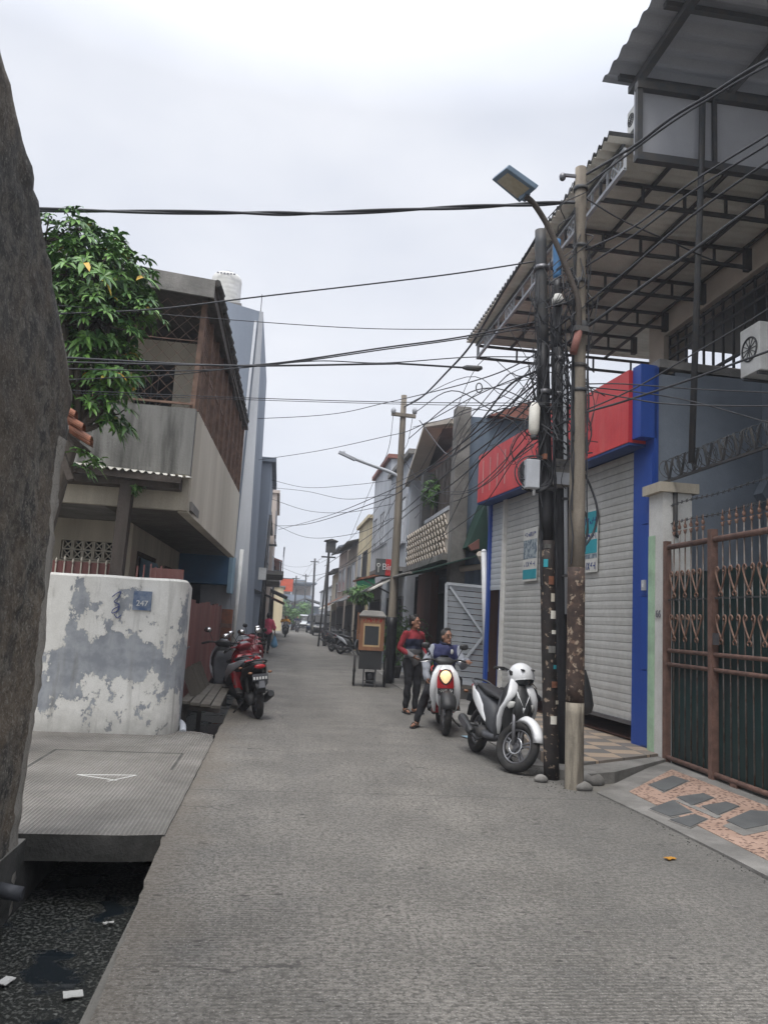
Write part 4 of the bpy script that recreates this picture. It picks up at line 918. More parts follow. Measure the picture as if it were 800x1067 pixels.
# gate pier
t = thing('gate_pier', 'pale green and white gate pier with a flat cap between blue pillar and gate', 'pier', (4.9, 9.4, 0))
P(t, 'shaft', lambda m: m.box(4.84, 5.24, 9.3, 9.68, -.05, 3.45), M_whitem, world=True)
P(t, 'green_side', lambda m: m.box(4.829, 4.838, 9.5, 9.672, .02, 2.9), mat('pale_green_paint', (.42, .6, .42), (.36, .52, .37), scale=4, rough=.8, grime=.3), world=True)
P(t, 'cap', lambda m: m.box(4.77, 5.31, 9.24, 9.74, 3.452, 3.58), M_cream, world=True)
text_mesh('66', .14, frame_m((4.833, 9.4, 1.87), (0, -1, 0), (0, 0, 1)), 'house_number', M_ltext, t, depth=.003, world=True)
P(t, 'conduit', lambda m: m.tube([(5.0, 9.28, 3.45), (5.0, 9.28, 2.9), (5.05, 9.28, 2.88)], .03, 8), M_steel, world=True)

# gate
GX = 4.87
t = thing('iron_gate', 'tall rusty brown iron gate with spikes, scrollwork and dark green sheeting', 'gate', (GX, 9.2, 0))
gy = lambda px: atX(px, 700, GX).y
y_post, y_mid, y_end = 9.2, atX(743, 700, GX).y, 4.2
P(t, 'gate_post', lambda m: m.box(GX-.035, GX+.035, y_post-.0, y_post+.08, .05, 2.8), M_rust, world=True)
P(t, 'meeting_post', lambda m: m.box(GX-.04, GX+.04, y_mid-.04, y_mid+.045, .02, 2.84), M_rust, world=True)
P(t, 'end_post', lambda m: m.box(GX-.035, GX+.035, y_end-.08, y_end, .05, 2.8), M_rust, world=True)
for nm, z, r in (('top_rail', 2.72, .035), ('upper_middle_rail', 1.42, .026), ('lower_middle_rail', 1.25, .026), ('bottom_rail', .12, .03)):
    P(t, nm, lambda m: m.tube([(GX, y_end, z), (GX, y_post, z)], r, 10), M_rust, world=True)
P(t, 'thin_rail', lambda m: m.beam((GX, y_end, 2.05), (GX, y_post, 2.05), .012, .02), M_steel, world=True)
ys_ = []; y = y_post-.13
while y > y_end+.05: ys_.append(y); y -= .135
ys_ = [q for q in ys_ if abs(q-y_mid) > .07]
for q in ys_:
    bar = P(t, 'bar', lambda m: m.tube([(GX-.0, q, .12), (GX, q, 2.86)], .009, 6), M_barmetal, world=True)
    P(bar, 'spike', lambda m: (m.ell((GX, q, 2.88), (.018, .018, .03), 8, 5), m.ell((GX, q, 2.95), (.024, .012, .032), 8, 5), m.tube([(GX, q, 2.97), (GX, q, 3.05)], [.012, .002], 6), m.beam((GX, q-.04, 2.9), (GX, q+.04, 2.9), .012)), M_goldrust, world=True)
def scroll(m, z0, h, c):
    if 1:
        if 1:
            for s in (1, -1):
                e = c+s*.125
                m.tube(cat([(GX-.012, c, z0), (GX-.014, c+s*.05, z0+h*.35), (GX-.014, c+s*.1, z0+h*.8), (GX-.012, e-s*.05, z0+h), (GX-.012, e-s*.085, z0+h*.9), (GX-.012, e-s*.07, z0+h*.78)], 4), .011, 5)
                m.tube(cat([(GX-.012, c, z0), (GX-.014, c+s*.035, z0-.03), (GX-.012, c+s*.02, z0-.06)], 3), .009, 5)
            m.ell((GX-.012, c, z0+.0), (.012, .02, .03), 6, 5)
for a_, n_ in ((y_post-.16, 3), (y_mid-.18, 10)):
    n_ = int((a_-(y_mid if a_ > y_mid else y_end))/.26)
    for k in range(n_+0):
        for z0, h in ((2.13, .27), (1.6, .26)): P(t, 'scroll', lambda m: scroll(m, z0, h, a_-.26*k), M_goldrust, world=True)
P(t, 'sheeting', lambda m: m.box(GX+.045, GX+.053, y_end, y_post, .06, 2.38), M_green, world=True)
P(t, 'latch_plate', lambda m: m.box(GX-.05, GX-.03, 8.02, 8.12, 1.53, 1.66), M_alu, world=True)
P(t, 'roller_bracket', lambda m: (m.box(GX-.03, GX+.03, 7.72, 7.84, -.02, .1)), M_rust, world=True)
# razor wire
t = thing('razor_wire', 'coiled razor wire with bent steel arms above the iron gate', 'razor wire', (4.95, 9, 3.6))
P(t, 'carrier_rail', lambda m: m.beam((4.95, 9.5, 3.62), (4.95, 4.0, 3.62), .03), M_steel, world=True)
def coil(m):
    pts = []; n = 900
    for i in range(n):
        a = i*.32; y = 9.4-5.2*i/n; pts.append((4.95+.12*math.cos(a), y+.05*math.sin(a*.7), 3.77+.13*math.sin(a)))
    m.tube(pts, .005, 4, cap=False)
    for i in range(0, n, 3):
        p = Vector(pts[i]); d = Vector((random.uniform(-1, 1), random.uniform(-1, 1), random.uniform(-1, 1)))*.022; m.beam(p-d, p+d, .008, .003)
P(t, 'coil', coil, M_steel, world=True)
for k in range(17):
    y = 9.35-.31*k
    P(t, 'arm', lambda m: (m.beam((4.95, y, 3.63), (4.95+.0, y+.09, 3.9), .03, .012), m.beam((4.95, y, 3.63), (4.95, y-.09, 3.9), .03, .012)), M_steel, world=True)
for zz, lab in ((3.28, 'upper strand of barbed wire between the pier cap and the razor wire'), (2.99+.05, 'lower strand of barbed wire just over the gate spikes')):
    mb = MB(); pts = [(4.95, 9.3-.3*i, zz+.01*math.sin(i*1.3)) for i in range(18)]; mb.tube(pts, .006, 5, cap=False)
    for i in range(44):
        p = Vector((4.95, 9.25-.115*i, zz+.01*math.sin(i*.5)))
        mb.beam(p-Vector((.0, .02, .02)), p+Vector((0, .02, .02)), .006); mb.beam(p-Vector((0, -.02, .02)), p+Vector((0, -.02, .02)), .006)
    tag(mb.build('barbed_wire', M_steel), lab, 'barbed wire')

# grey courtyard wall and house above
hs2 = thing('canopied_house', 'tall house with slate walls, barred upper opening and wide corrugated canopies', 'house', (6.5, 10, 0))
def gp(name, fn, m, **k): return P(hs2, name, fn, m, world=True, **k)
gp('courtyard_wall', lambda m: (m.box(5.25, 9, 9.76, 9.95, 0, 5.26), m.box(6.55, 9, 9.2, 9.755, 0, 5.3), m.prism([(6.4, 9.55, 3.6), (6.55, 9.55, 3.9), (6.55, 9.55, 3.4)], (0, .2, 0))), M_slate)
gp('column', lambda m: m.box(6.0, 6.5, 8.2, 8.7, 0, 5.1), M_slate)
gp('inner_wall', lambda m: (m.box(8.5, 8.7, 2, 9.7, 0, 7)), M_slate)
gp('parapet_rail', lambda m: (m.beam((5.15, 9.85, 5.42), (6.55, 9.85, 5.4), .06), [m.box(5.2+.65*k, 5.26+.65*k, 9.82, 9.88, 5.26, 5.4) for k in range(3)]), M_beige)
# upper facade (x = 6.95)
UX = 7.0
gp('upper_column', lambda m: m.box(UX, UX+.5, 13.45, 14.05, 4.5, 8.0), M_beige)
gp('upper_beam', lambda m: m.box(UX, UX+.45, 3.0, 13.449, 7.35, 8.0), M_beige)
gp('upper_back_wall', lambda m: (m.box(UX+2.5, UX+2.6, 3, 14, 4.5, 8), m.box(UX+.5, UX+2.5, 13.9, 14.0, 4.5, 6.2)), M_slate)
gp('upper_floor', lambda m: m.box(UX-.2, UX+3, 3, 14, 4.6, 4.8), M_conc)
gp('window_bars', lambda m: ([m.beam((UX+.1, 13.4-.3*k, 4.8), (UX+.1, 13.4-.3*k, 7.34), .035) for k in range(30)], [m.beam((UX+.1, 3, z), (UX+.1, 13.4, z), .045) for z in (5.2, 6.2, 6.9, 7.1, 7.3)]), M_steel)
gp('slatted_screen', lambda m: ([m.box(UX+2.2, UX+2.3, 3+.24*k, 3.19+.24*k, 4.8, 7.0) for k in range(45)]), M_conc)
gp('block_screen', lambda m: ([m.box(UX+.5, UX+2.2, 13.6, 13.66, 5.4+.2*k, 5.52+.2*k) for k in range(6)], [m.box(UX+.5+.28*k, UX+.56+.28*k, 13.585, 13.6, 5.4, 6.6) for k in range(7)]), M_lightgrey)
gp('ceiling_panel', lambda m: m.box(UX+.46, UX+2.6, 3, 14, 7.36, 7.4), M_steel)
ZC = 7.72; EX = 3.72
def canopy(m):
    corr(m, (EX-.02, 16.05, ZC+.1), (0, -1, 0), (1, 0, .012), 0, 16.05-8.55, 8.4-EX, .03, .17, .006)
cn = gp('canopy', canopy, M_corr)
gp('canopy_top', lambda m: corr(m, (EX-.02, 16.05, ZC+.16), (0, -1, 0), (1, 0, .012), 0, 16.05-8.55, UX-EX+1.2, .035, .17, .006), M_corrtop)
def truss(m, y, x0, x1, z, dz=.28):
    m.beam((x0, y, z), (x1, y, z), .05); m.beam((x0, y, z-dz), (x1, y, z-dz), .05)
    n = 5
    for k in range(n+1): x = x0+(x1-x0)*k/n; m.beam((x, y, z-dz), (x, y, z), .035)
    m.beam((x1-.05, y, z-dz-.06), (x1-.05, y, z+.02), .1)
for k in range(6):
    y = 15.95-1.32*k; P(cn, 'truss', lambda m: truss(m, y, EX+.22, UX if k else 8.4, ZC+.01), M_steel, world=True)
for x in (EX+.2, 4.7, 5.5, 6.3, 6.9): P(cn, 'purlin', lambda m: m.beam((x, 16.0, ZC+.04), (x, 8.6, ZC+.04), .045), M_steel, world=True)
def lattice_fascia(m):
    y0, y1 = 8.6, 15.98; x = EX+.22
    m.beam((x, y0, ZC-.27), (x, y1, ZC-.27), .05); m.beam((x, y0, ZC), (x, y1, ZC), .04)
    k = 0; y = y0
    while y < y1:
        m.beam((x, y, ZC-.27), (x, y, ZC), .03)
        if k % 3 == 0:
            for q in (.18, .34):
                for s in (1, -1): m.beam((x, y+q-.07, ZC-.135), (x, y+q, ZC-.135+s*.09), .02); m.beam((x, y+q+.07, ZC-.135), (x, y+q, ZC-.135+s*.09), .02)
        y += .52; k += 1
P(cn, 'lattice_fascia', lattice_fascia, M_lightgrey, world=True)
# upper box (grey sheet panel) and second canopy
pL = atY(664, 92, 8.45); pb = atY(664, 166, 8.45)
ZB = pb.z; ZT = pL.z
gp('panel_wall', lambda m: (m.box(pL.x-.02, 9, 8.44, 8.5, ZB, ZT)), M_panel)
gp('panel_frame', lambda m: ([m.beam((pL.x+.02+1.0*k, 8.41, ZB), (pL.x+.02+1.0*k, 8.41, ZT), .05) for k in range(5)], m.beam((pL.x-.04, 8.4, ZB), (9, 8.4, ZB), .1), m.beam((pL.x-.04, 8.4, ZT), (9, 8.4, ZT), .1), m.beam((pL.x, 8.4, ZB), (pL.x, 8.4, ZT), .07)), M_steel)
gp('vertical_pipe', lambda m: m.tube([(4.86, 8.36, ZT), (4.84, 8.36, ZB), (4.84, 8.6, 3.7)], .04, 8), M_steel)
c0 = atY(632, 78, 9.0)
def canopy2(m):
    corr(m, (c0.x, 9.15, c0.z+.02), (0, -1, 0), (1, 0, .0), 0, 6.5, 6, .03, .28, .006)
c2 = gp('upper_canopy', canopy2, M_panel)
P(c2, 'rafter', lambda m: [m.beam((c0.x+.15, 8.95-1.25*k, c0.z-.04), (9, 8.95-1.25*k, c0.z-.04), .07) for k in range(5)], M_steel, world=True)
P(c2, 'eave_purlin', lambda m: (m.beam((c0.x+.4, 9.1, c0.z-.1), (c0.x+.4, 3, c0.z-.1), .1), m.beam((c0.x+1.7, 9.1, c0.z-.1), (c0.x+1.7, 3, c0.z-.1), .07)), M_steel, world=True)
def ac(name, label, c, s=1.0):
    t = thing('air_conditioner', label, 'air conditioner', c)
    P(t, 'casing', lambda m: m.box(-.28*s, .28*s, -.2*s, .2*s, 0, .62*s), M_whitem, bevel=.01)
    P(t, 'fan_grille', lambda m: (m.torus((-.285*s, 0, .32*s), (1, 0, 0), .15*s, .012*s), [m.beam((-.285*s, -.15*s*math.cos(a), .32*s-.15*s*math.sin(a)), (-.285*s, .15*s*math.cos(a), .32*s+.15*s*math.sin(a)), .008) for a in [k*PI/6 for k in range(6)]]), M_steel)
    P(t, 'bracket', lambda m: (m.beam((-.28*s, -.15*s, -.02), (.4*s, -.15*s, -.02), .03), m.beam((-.28*s, .15*s, -.02), (.4*s, .15*s, -.02), .03)), M_steel)
    return t
p_ = atY(803, 392, 8.5); ac('a', 'white air conditioner box beside the grey column at the right edge', (p_.x, 8.5, p_.z), 1.0)
p_ = atY(661, 138, 8.9); ac('b', 'small white box on the corner below the upper canopy', (p_.x+.1, 8.9, p_.z), .55)

# ================================================================== RIGHT: building B1 beyond the shop
bb = thing('terrace_house', 'blue grey house with red roof, patterned terrace and green canopy past the shop', 'house', (4.6, 18, 0))
def bp_(name, fn, m, **k): return P(bb, name, fn, m, world=True, **k)
def clad(m):
    n = 46; x0, x1 = 4.22, 9.5; vs = []
    for i in range(n+1):
        x = x0+(x1-x0)*i/n; vs += [(x, 17.5+.02*(i % 2), 2.5), (x, 17.5+.02*(i % 2), 6.55)]
    m.add(vs, [(2*i, 2*i+1, 2*i+3, 2*i+2) for i in range(n)]); m.box(4.6, 9.5, 17.55, 24, 2.5, 6.5)
M_clad = mat('bluegrey_cladding', (.13, .175, .23), (.115, .155, .205), scale=1, rough=.6, bump=.1, grime=.15, gcol=(.1, .11, .13))
bp_('side_wall', clad, M_clad)
bp_('corner_column', lambda m: m.box(3.86, 4.2, 17.4, 17.8, .1, 6.75), M_conc)
bp_('roof', lambda m: (m.prism([(4.6, 17.3, 6.56), (5.6, 17.3, 7.0), (9.7, 17.3, 6.95), (9.7, 17.3, 6.56)], (0, 6, 0))), M_redroof)
bp_('ground_wall', lambda m: (m.box(4.1, 4.3, 17.85, 24, .1, .3), m.box(4.1, 4.3, 20.8, 22.9, .3, 3.0), m.box(4.5, 9.5, 17.55, 17.7, .1, 2.5)), M_brick)
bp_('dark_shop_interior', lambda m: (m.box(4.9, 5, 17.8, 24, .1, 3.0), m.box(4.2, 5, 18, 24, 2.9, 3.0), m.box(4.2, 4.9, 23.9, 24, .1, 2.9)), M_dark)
bp_('terrace_slab', lambda m: m.box(3.75, 4.5, 17.9, 23.8, 3.1, 3.25), M_conc)
def scal(m):
    for i in range(16):
        for j in range(6):
            y = 18.0+.36*i; z = 3.27+.17*j; m.tube([(3.86, y+.18*(j % 2), z), (3.85, y+.18*(j % 2)+.16, z+.14), (3.86, y+.18*(j % 2)+.34, z)], .02, 5)
    m.box(3.88, 3.95, 17.9, 23.8, 3.25, 4.3)
bp_('terrace_balustrade', scal, M_beige)
bp_('terrace_rail', lambda m: m.beam((3.9, 17.9, 4.36), (3.9, 21.0, 4.36), .1), M_lightgrey)
bp_('upper_wall', lambda m: (m.box(4.35, 4.5, 18, 23.8, 3.25, 6.4)), M_brick)
bp_('louvre', lambda m: [m.box(4.2, 4.25, 18.1+.5*k, 18.5+.5*k, 3.9, 6.0) for k in range(11)], M_wooddk)
bp_('dark_column', lambda m: (m.box(3.95, 4.2, 22.0, 22.4, 3.2, 6.0)), M_steel)
bp_('sloping_roof', lambda m: m.prism([(4.35, 17.85, 6.55), (4.35, 21.5, 7.35), (4.35, 24.6, 6.1), (4.35, 24.6, 5.98), (4.35, 21.5, 7.23), (4.35, 17.85, 6.43)], (-.55, 0, 0)), M_beige)
bp_('roof_top', lambda m: m.prism([(4.0, 21.6, 7.36), (4.0, 24.7, 6.14), (4.0, 24.7, 6.1), (4.0, 21.6, 7.32)], (3, 0, 0)), M_corrtop)
# green canvas canopy with pale front tube
t = thing('green_canopy', 'dark green canvas canopy with pale rolled edge over the doorway', 'canopy', (3.9, 18, 2.9))
P(t, 'canvas', lambda m: m.add([(4.3, 16.6, 3.15), (2.95, 17.4, 2.72), (2.9, 22.0, 2.75), (4.3, 22, 3.1), (4.3, 16.6, 3.12), (2.95, 17.4, 2.69), (2.9, 22.0, 2.72), (4.3, 22, 3.07)], [(0,1,2,3),(7,6,5,4),(0,4,5,1),(1,5,6,2),(2,6,7,3),(3,7,4,0)]), M_awngreen, world=True)
P(t, 'rolled_edge', lambda m: m.tube([atY(480, 593, 17.4), atY(505, 590, 16.9), (4.3, 16.5, 3.17)], .07, 10), M_beige, world=True)
P(t, 'front_tube', lambda m: m.tube([(2.93, 17.35, 2.71), (2.88, 22.05, 2.74)], .03, 8), M_conc, world=True)
t = thing('lean_to_roof', 'small dark green gabled lean-to between the shop sign and the green canopy', 'roof', (4.3, 16.6, 3.5))
P(t, 'slope', lambda m: m.prism([atY(487, 570, 16.9), atY(507, 522, 16.7), atY(509, 575, 16.7)], (0, .8, 0)), M_awngreen, world=True)
P(t, 'red_end', lambda m: m.prism([atY(487, 569, 16.7), atY(498, 562, 16.7), atY(498, 572, 16.7), atY(490, 574, 16.7)], (0, -.1, 0)), M_redroof, world=True)
t = thing('white_post', 'white round post beside the blue edge of the shop', 'post', (4.3, 16.2, 0)); P(t, 'tube', lambda m: m.tube([atY(506, 700, 16.15), atY(504, 575, 16.15)], .06, 12), M_white, world=True); P(t, 'cap', lambda m: m.ell(atY(504, 575, 16.15), .062, 12, 7), M_white, world=True)

# silver slatted gate leaf
t = thing('slatted_gate_leaf', 'open pale grey slatted metal gate leaf with diagonal brace', 'gate', (4.0, 16.3, .35))
g0, g1, g2, g3 = atY(463, 710, 16.3), atY(505, 714, 16.25), atY(507, 612, 16.25), atY(465, 608, 16.3)
def gl(u, v): return g0.lerp(g1, u).lerp(g3.lerp(g2, u), v)
P(t, 'leaf_frame', lambda m: (m.beam(gl(0, 0), gl(0, 1), .06), m.beam(gl(1, 0), gl(1, 1), .06), m.beam(gl(0, 0), gl(1, 0), .06), m.beam(gl(0, 1), gl(1, 1), .06)), M_shut2, world=True)
P(t, 'slats', lambda m: [m.add([gl(.03, (k+a)/17)+Vector((0, o, 0)) for a, o in ((.05, .03), (.9, .0))]+[gl(.97, (k+a)/17)+Vector((0, o, 0)) for a, o in ((.9, .0), (.05, .03))]+[gl(u_, (k+a)/17)+Vector((0, o, 0)) for u_, a, o in ((.03, .05, .04), (.03, .9, .04), (.97, .9, .04), (.97, .05, .04))], [(0,1,2,3),(7,6,5,4),(0,4,5,1),(1,5,6,2),(2,6,7,3),(3,7,4,0)]) for k in range(17)], M_shut2, world=True)
P(t, 'brace', lambda m: (m.beam(gl(.08, .97)-Vector((0, .03, 0)), gl(.95, .5)-Vector((0, .03, 0)), .05, .03, (0, 1, 0)), m.beam(gl(.95, .5)-Vector((0, .03, 0)), gl(.45, .22)-Vector((0, .03, 0)), .05, .03, (0, 1, 0))), M_shut2, world=True)
t = thing('gate_step', 'concrete step under the slatted gate leaf', 'step', (4.1, 16.4, 0)); P(t, 'block', lambda m: m.box(3.55, 4.5, 16.45, 17.2, .0, .3), M_conc, world=True); P(t, 'edge_strip', lambda m: m.box(3.54, 4.5, 16.43, 16.449, .24, .3), M_beige, world=True)

# rows further down the right side
house('grey_block_house', 'pale grey concrete house behind the street pole with the cross arm', 'house', 3.95, 9, 24.2, 29, 7.0, M_lightgrey, [(24.8, 27, 4.2, 5.8, 'window'), (24.6, 28.4, 2.6, 3.2, 'awning'), (24.6, 28.2, .1, 2.4, 'shop'), (24.5, 28.5, 3.2, 4.1, 'balcony')], ('flat', M_conc), 'R')
house('white_tall_house', 'tall narrow off white house seen left of the cross arm pole', 'house', 3.95, 9, 29.3, 34.5, 7.9, M_lightgrey, [(30, 31.5, 4.6, 6, 'window'), (32.4, 33.8, 4.6, 6, 'window'), (30, 34, 2.5, 3.0, 'awning'), (30, 33.6, .1, 2.4, 'shop')], ('flat', M_redroof), 'R')
house('ochre_house', 'ochre house with an arched window above a brown awning', 'house', 3.9, 9, 34.8, 40, 6.2, M_yellow, [(35.4, 37.2, 3.2, 4.8, 'arch'), (38, 39.4, 3.4, 4.8, 'window'), (35, 39.6, 2.4, 3.0, 'awning'), (35.3, 39.4, .1, 2.3, 'shop')], ('flat', M_yellow), 'R')
house('tan_house', 'tan two storey house with dark sagging roof on the right', 'house', 3.9, 9, 40.3, 46, 5.6, M_beige, [(41, 43, 3.2, 4.6, 'window'), (44, 45.4, 3.2, 4.6, 'window'), (41, 45.6, 2.4, 2.9, 'awning'), (41, 45.4, .1, 2.3, 'shop')], ('lean', M_concd), 'R')
house('peach_house', 'peach house with blue tank frame on its roof far along the right', 'house', 3.9, 9, 46.3, 53, 5.9, M_pinkw, [(47, 49, 3.3, 4.7, 'window'), (50, 52, 3.3, 4.7, 'window'), (47, 52.4, 2.3, 2.9, 'awning'), (47, 52.2, .1, 2.3, 'shop')], ('lean', M_slate), 'R')
house('dark_roofed_house', 'low house with dark roof where the parked cars begin', 'house', 4.1, 9, 53.3, 62, 4.9, M_cream, [(54, 57, 2.9, 4.1, 'window'), (54, 61, 2.2, 2.8, 'awning'), (54, 60, .1, 2.1, 'shop')], ('lean', M_concd), 'R')
house('far_right_row', 'last pale house on the right behind the parked cars', 'house', 5.2, 10, 62.5, 100, 4.6, M_lightgrey, [(64, 70, 2.6, 3.8, 'window'), (74, 80, 2.6, 3.8, 'window'), (64, 84, 2.1, 2.7, 'awning')], ('flat', M_corrtop), 'R')
# end of the street
house('end_balcony_building', 'white building with dark balconies closing the far end of the street', 'building', -3, 3.6, 118, 126, 6.8, M_cream, [], ('flat', M_slate))
e_ = thing('end_low_shop', 'low blue grey shed at the far end of the street behind the cars', 'shed', (3, 104, 0))
P(e_, 'wall', lambda m: m.box(1.2, 6, 104, 108, 0, 2.9), M_bluegrey, world=True); P(e_, 'roof', lambda m: m.prism([(1.0, 103, 3.0), (3.5, 103, 4.0), (6.4, 103, 3.2), (6.4, 103, 3.0), (3.5, 103, 3.8), (1, 103, 2.9)], (0, 6, 0)), M_corrtop, world=True)
e_ = thing('end_balconies', 'dark roofed balcony block above the far end of the street', 'building', (1, 100, 0))
P(e_, 'floor', lambda m: (m.box(-1.5, 4.6, 112, 117.9, 3.4, 3.6), m.box(-1.5, 4.6, 112, 117.9, 6.0, 6.2), m.box(.4, 5.2, 111.5, 117.9, 6.21, 6.4)), M_slate, world=True)
P(e_, 'post', lambda m: [m.box(-1.4+2.9*k, -1.2+2.9*k, 112, 112.2, 0, 6.0) for k in range(3)], M_lightgrey, world=True); P(e_, 'back', lambda m: m.box(-1.5, 4.6, 117, 117.8, 0, 6.0), M_pinkw, world=True)
P(e_, 'railing', lambda m: (m.box(-1.5, 4.6, 111.9, 111.96, 3.6, 4.5), m.box(-1.5, .3, 111.9, 111.96, 6.2, 6.9)), M_bluegrey, world=True)
t = thing('orange_banner', 'orange red banner hanging over the far end of the street', 'banner', (.8, 88, 5)); P(t, 'cloth', lambda m: m.box(.0, 1.4, 88, 88.06, 4.2, 5.6), M_orange, world=True); P(t, 'bracket', lambda m: (m.beam((-.6, 88.1, 5.65), (1.5, 88.1, 5.65), .1), m.beam((.3, 88.1, 0), (.3, 88.1, 5.7), .14)), M_steel, world=True)
def small_tree(name, label, c, r, h, n=260):
    t = thing(name, label, 'tree', c); c = Vector(c)
    P(t, 'trunk', lambda m: m.tube([c, c+Vector((.05, 0, h*.5)), c+Vector((0, 0, h))], [.12, .09, .05], 7), M_bark, world=True)
    mb = MB()
    for k in range(n):
        v = Vector((random.gauss(0, 1), random.gauss(0, 1), random.gauss(0, 1))).normalized()*random.uniform(.3, 1); leaf_rosette(mb, c+Vector((v.x*r, v.y*r, h+v.z*r*.8)), v+Vector((0, 0, .6)), 6, .3, .8, .5)
    mb.build('crown', M_leaf2, t, world=True)
small_tree('small_tree', 'bright green small tree far down the street behind the rider', (1.5, 82, 0), 1.0, 1.6)
small_tree('small_tree', 'dark little tree at the far end between the pole and the cars', (3.2, 96, 0), 1.2, 2.4)

# red and white sign "Bin" on cross-arm pole side
t = thing('shop_sign', 'white and red sign reading Bin with a round emblem beside the street pole', 'sign', atY(400, 590, 22.5))
q0, q1 = atY(391, 599, 22.5), atY(410, 583, 22.5)
P(t, 'grey_half', lambda m: m.box(q0.x, q0.x+.29, 22.5, 22.6, q0.z, q1.z), M_dtile, world=True); P(t, 'red_half', lambda m: m.box(q0.x+.291, q1.x, 22.5, 22.6, q0.z, q1.z), M_redsign, world=True)
P(t, 'emblem', lambda m: (m.torus((q0.x+.08, 22.49, (q0.z+q1.z)/2+.05), (0, 1, 0), .045, .013, 18, 6), m.beam((q0.x+.08, 22.49, (q0.z+q1.z)/2), (q0.x+.08, 22.49, q0.z+.08), .025)), M_whitem, world=True)
text_mesh('Bin', .27, frame_m(((q0.x+.19+q1.x)/2, 22.49, (q0.z+q1.z)/2), (1, 0, 0), (0, 0, 1)), 'lettering', M_white, t, depth=.006, world=True)
t = thing('square_lantern', 'dark boxy lantern on a thin post far along the right', 'street lamp', atY(345, 640, 42)); 
q = atY(345, 570, 42); P(t, 'post', lambda m: m.tube([(q.x-.35, 42, 0), (q.x-.1, 42, q.z)], .05, 8), M_steel, world=True)
P(t, 'box', lambda m: m.box(q.x-.28, q.x+.24, 41.75, 42.25, q.z-.3, q.z+.3), M_steel, world=True); P(t, 'lid', lambda m: m.prism([(q.x-.4, 41.6, q.z+.31), (q.x, 41.6, q.z+.42), (q.x+.36, 41.6, q.z+.31)], (0, 1, 0)), M_concd, world=True)

# plants on the right
def plant(name, label, c, r, h, pot=True, n=60, hang=False, ln=.16):
    c = Vector(c); t = thing(name, label, 'plant', c)
    if pot: P(t, 'pot', lambda m: m.loft([[(c.x+a*math.cos(q*PI/8), c.y+a*math.sin(q*PI/8), c.z+z) for q in range(16)] for a, z in ((.12, 0), (.17, .28), (.19, .3), (.19, .33), (.15, .33))]), M_concd, world=True)
    mb = MB()
    for k in range(n):
        v = Vector((random.gauss(0, 1), random.gauss(0, 1), random.gauss(0, 1))).normalized()*random.uniform(.3, 1)
        leaf_rosette(mb, c+Vector((v.x*r, v.y*r, (.33 if pot else 0)+h*.5+v.z*h*.5)), v+Vector((0, 0, .6)), 8, ln, .8, .5)
    mb.build('foliage', M_leaf2, t, world=True)
plant('potted_shrub', 'leafy potted shrub just right of the food cart', (3.35, 21.6, 0.02), .45, 1.7, n=110)
plant('potted_shrub', 'dark potted shrub behind the cross arm pole', (3.75, 20.9, 0.02), .4, 1.5, n=90)
plant('hanging_plant', 'green plant hanging under an awning above the parked motorbikes', atY(374, 628, 30), .55, .7, pot=False, n=80, ln=.2)
plant('potted_plant', 'light green plant between the standing man and the slatted gate', (3.35, 16.2, 0.02), .2, .9, n=26, ln=.12)
plant('terrace_plant', 'green plants on the patterned terrace', atY(449, 527, 21.0), .3, .9, pot=False, n=60)
# striped green awning scrap and brown awning
t = thing('green_tarpaulin', 'bright green tarpaulin scrap under the brown awning', 'tarpaulin', atY(381, 606, 30)); q = atY(381, 608, 30)
P(t, 'cloth', lambda m: m.prism([q+Vector((-.35, 0, .2)), q+Vector((.35, 0, .22)), q+Vector((.4, 0, -.15)), q+Vector((-.3, 0, -.2))], (0, .5, 0)), mat('bright_green_canvas', (.02, .16, .09), rough=.8), world=True)
P(t, 'edge_batten', lambda m: m.beam(q+Vector((-.36, -.02, .22)), q+Vector((.36, -.02, .24)), .04), M_wooddk, world=True)
t = thing('brown_awning', 'brown tiled awning behind the street pole', 'awning', atY(395, 600, 27)); q = atY(397, 600, 26)
P(t, 'sheet', lambda m: m.prism([q+Vector((-.75, 0, -.12)), q+Vector((.4, 0, .2)), q+Vector((.4, 0, .14)), q+Vector((-.75, 0, -.18))], (0, 2.2, 0)), M_terra, world=True); P(t, 'strut', lambda m: m.beam(q+Vector((-.6, .1, -.15)), q+Vector((.4, .1, -.6)), .05), M_steel, world=True)
plant('hanging_plant', 'dark bushy plant hanging under the balcony beside the timber post', atY(141, 514, 10.55), .12, .22, pot=False, n=22, ln=.07)
small_tree('small_tree', 'dark green tree crowding the low roofs at the street end', (.2, 98, 0), 1.4, 2.8, 200)
house('end_left_house', 'tiny cream house with a red roof left of the orange banner', 'house', -4, -.2, 100, 106, 4.6, M_yellow, [(101, 103, 2.6, 3.6, 'window')], ('flat', M_redroof))

# ================================================================== POLES
def pole_line(px0, py0, px1, py1, Y): return atY(px0, py0, Y), atY(px1, py1, Y)
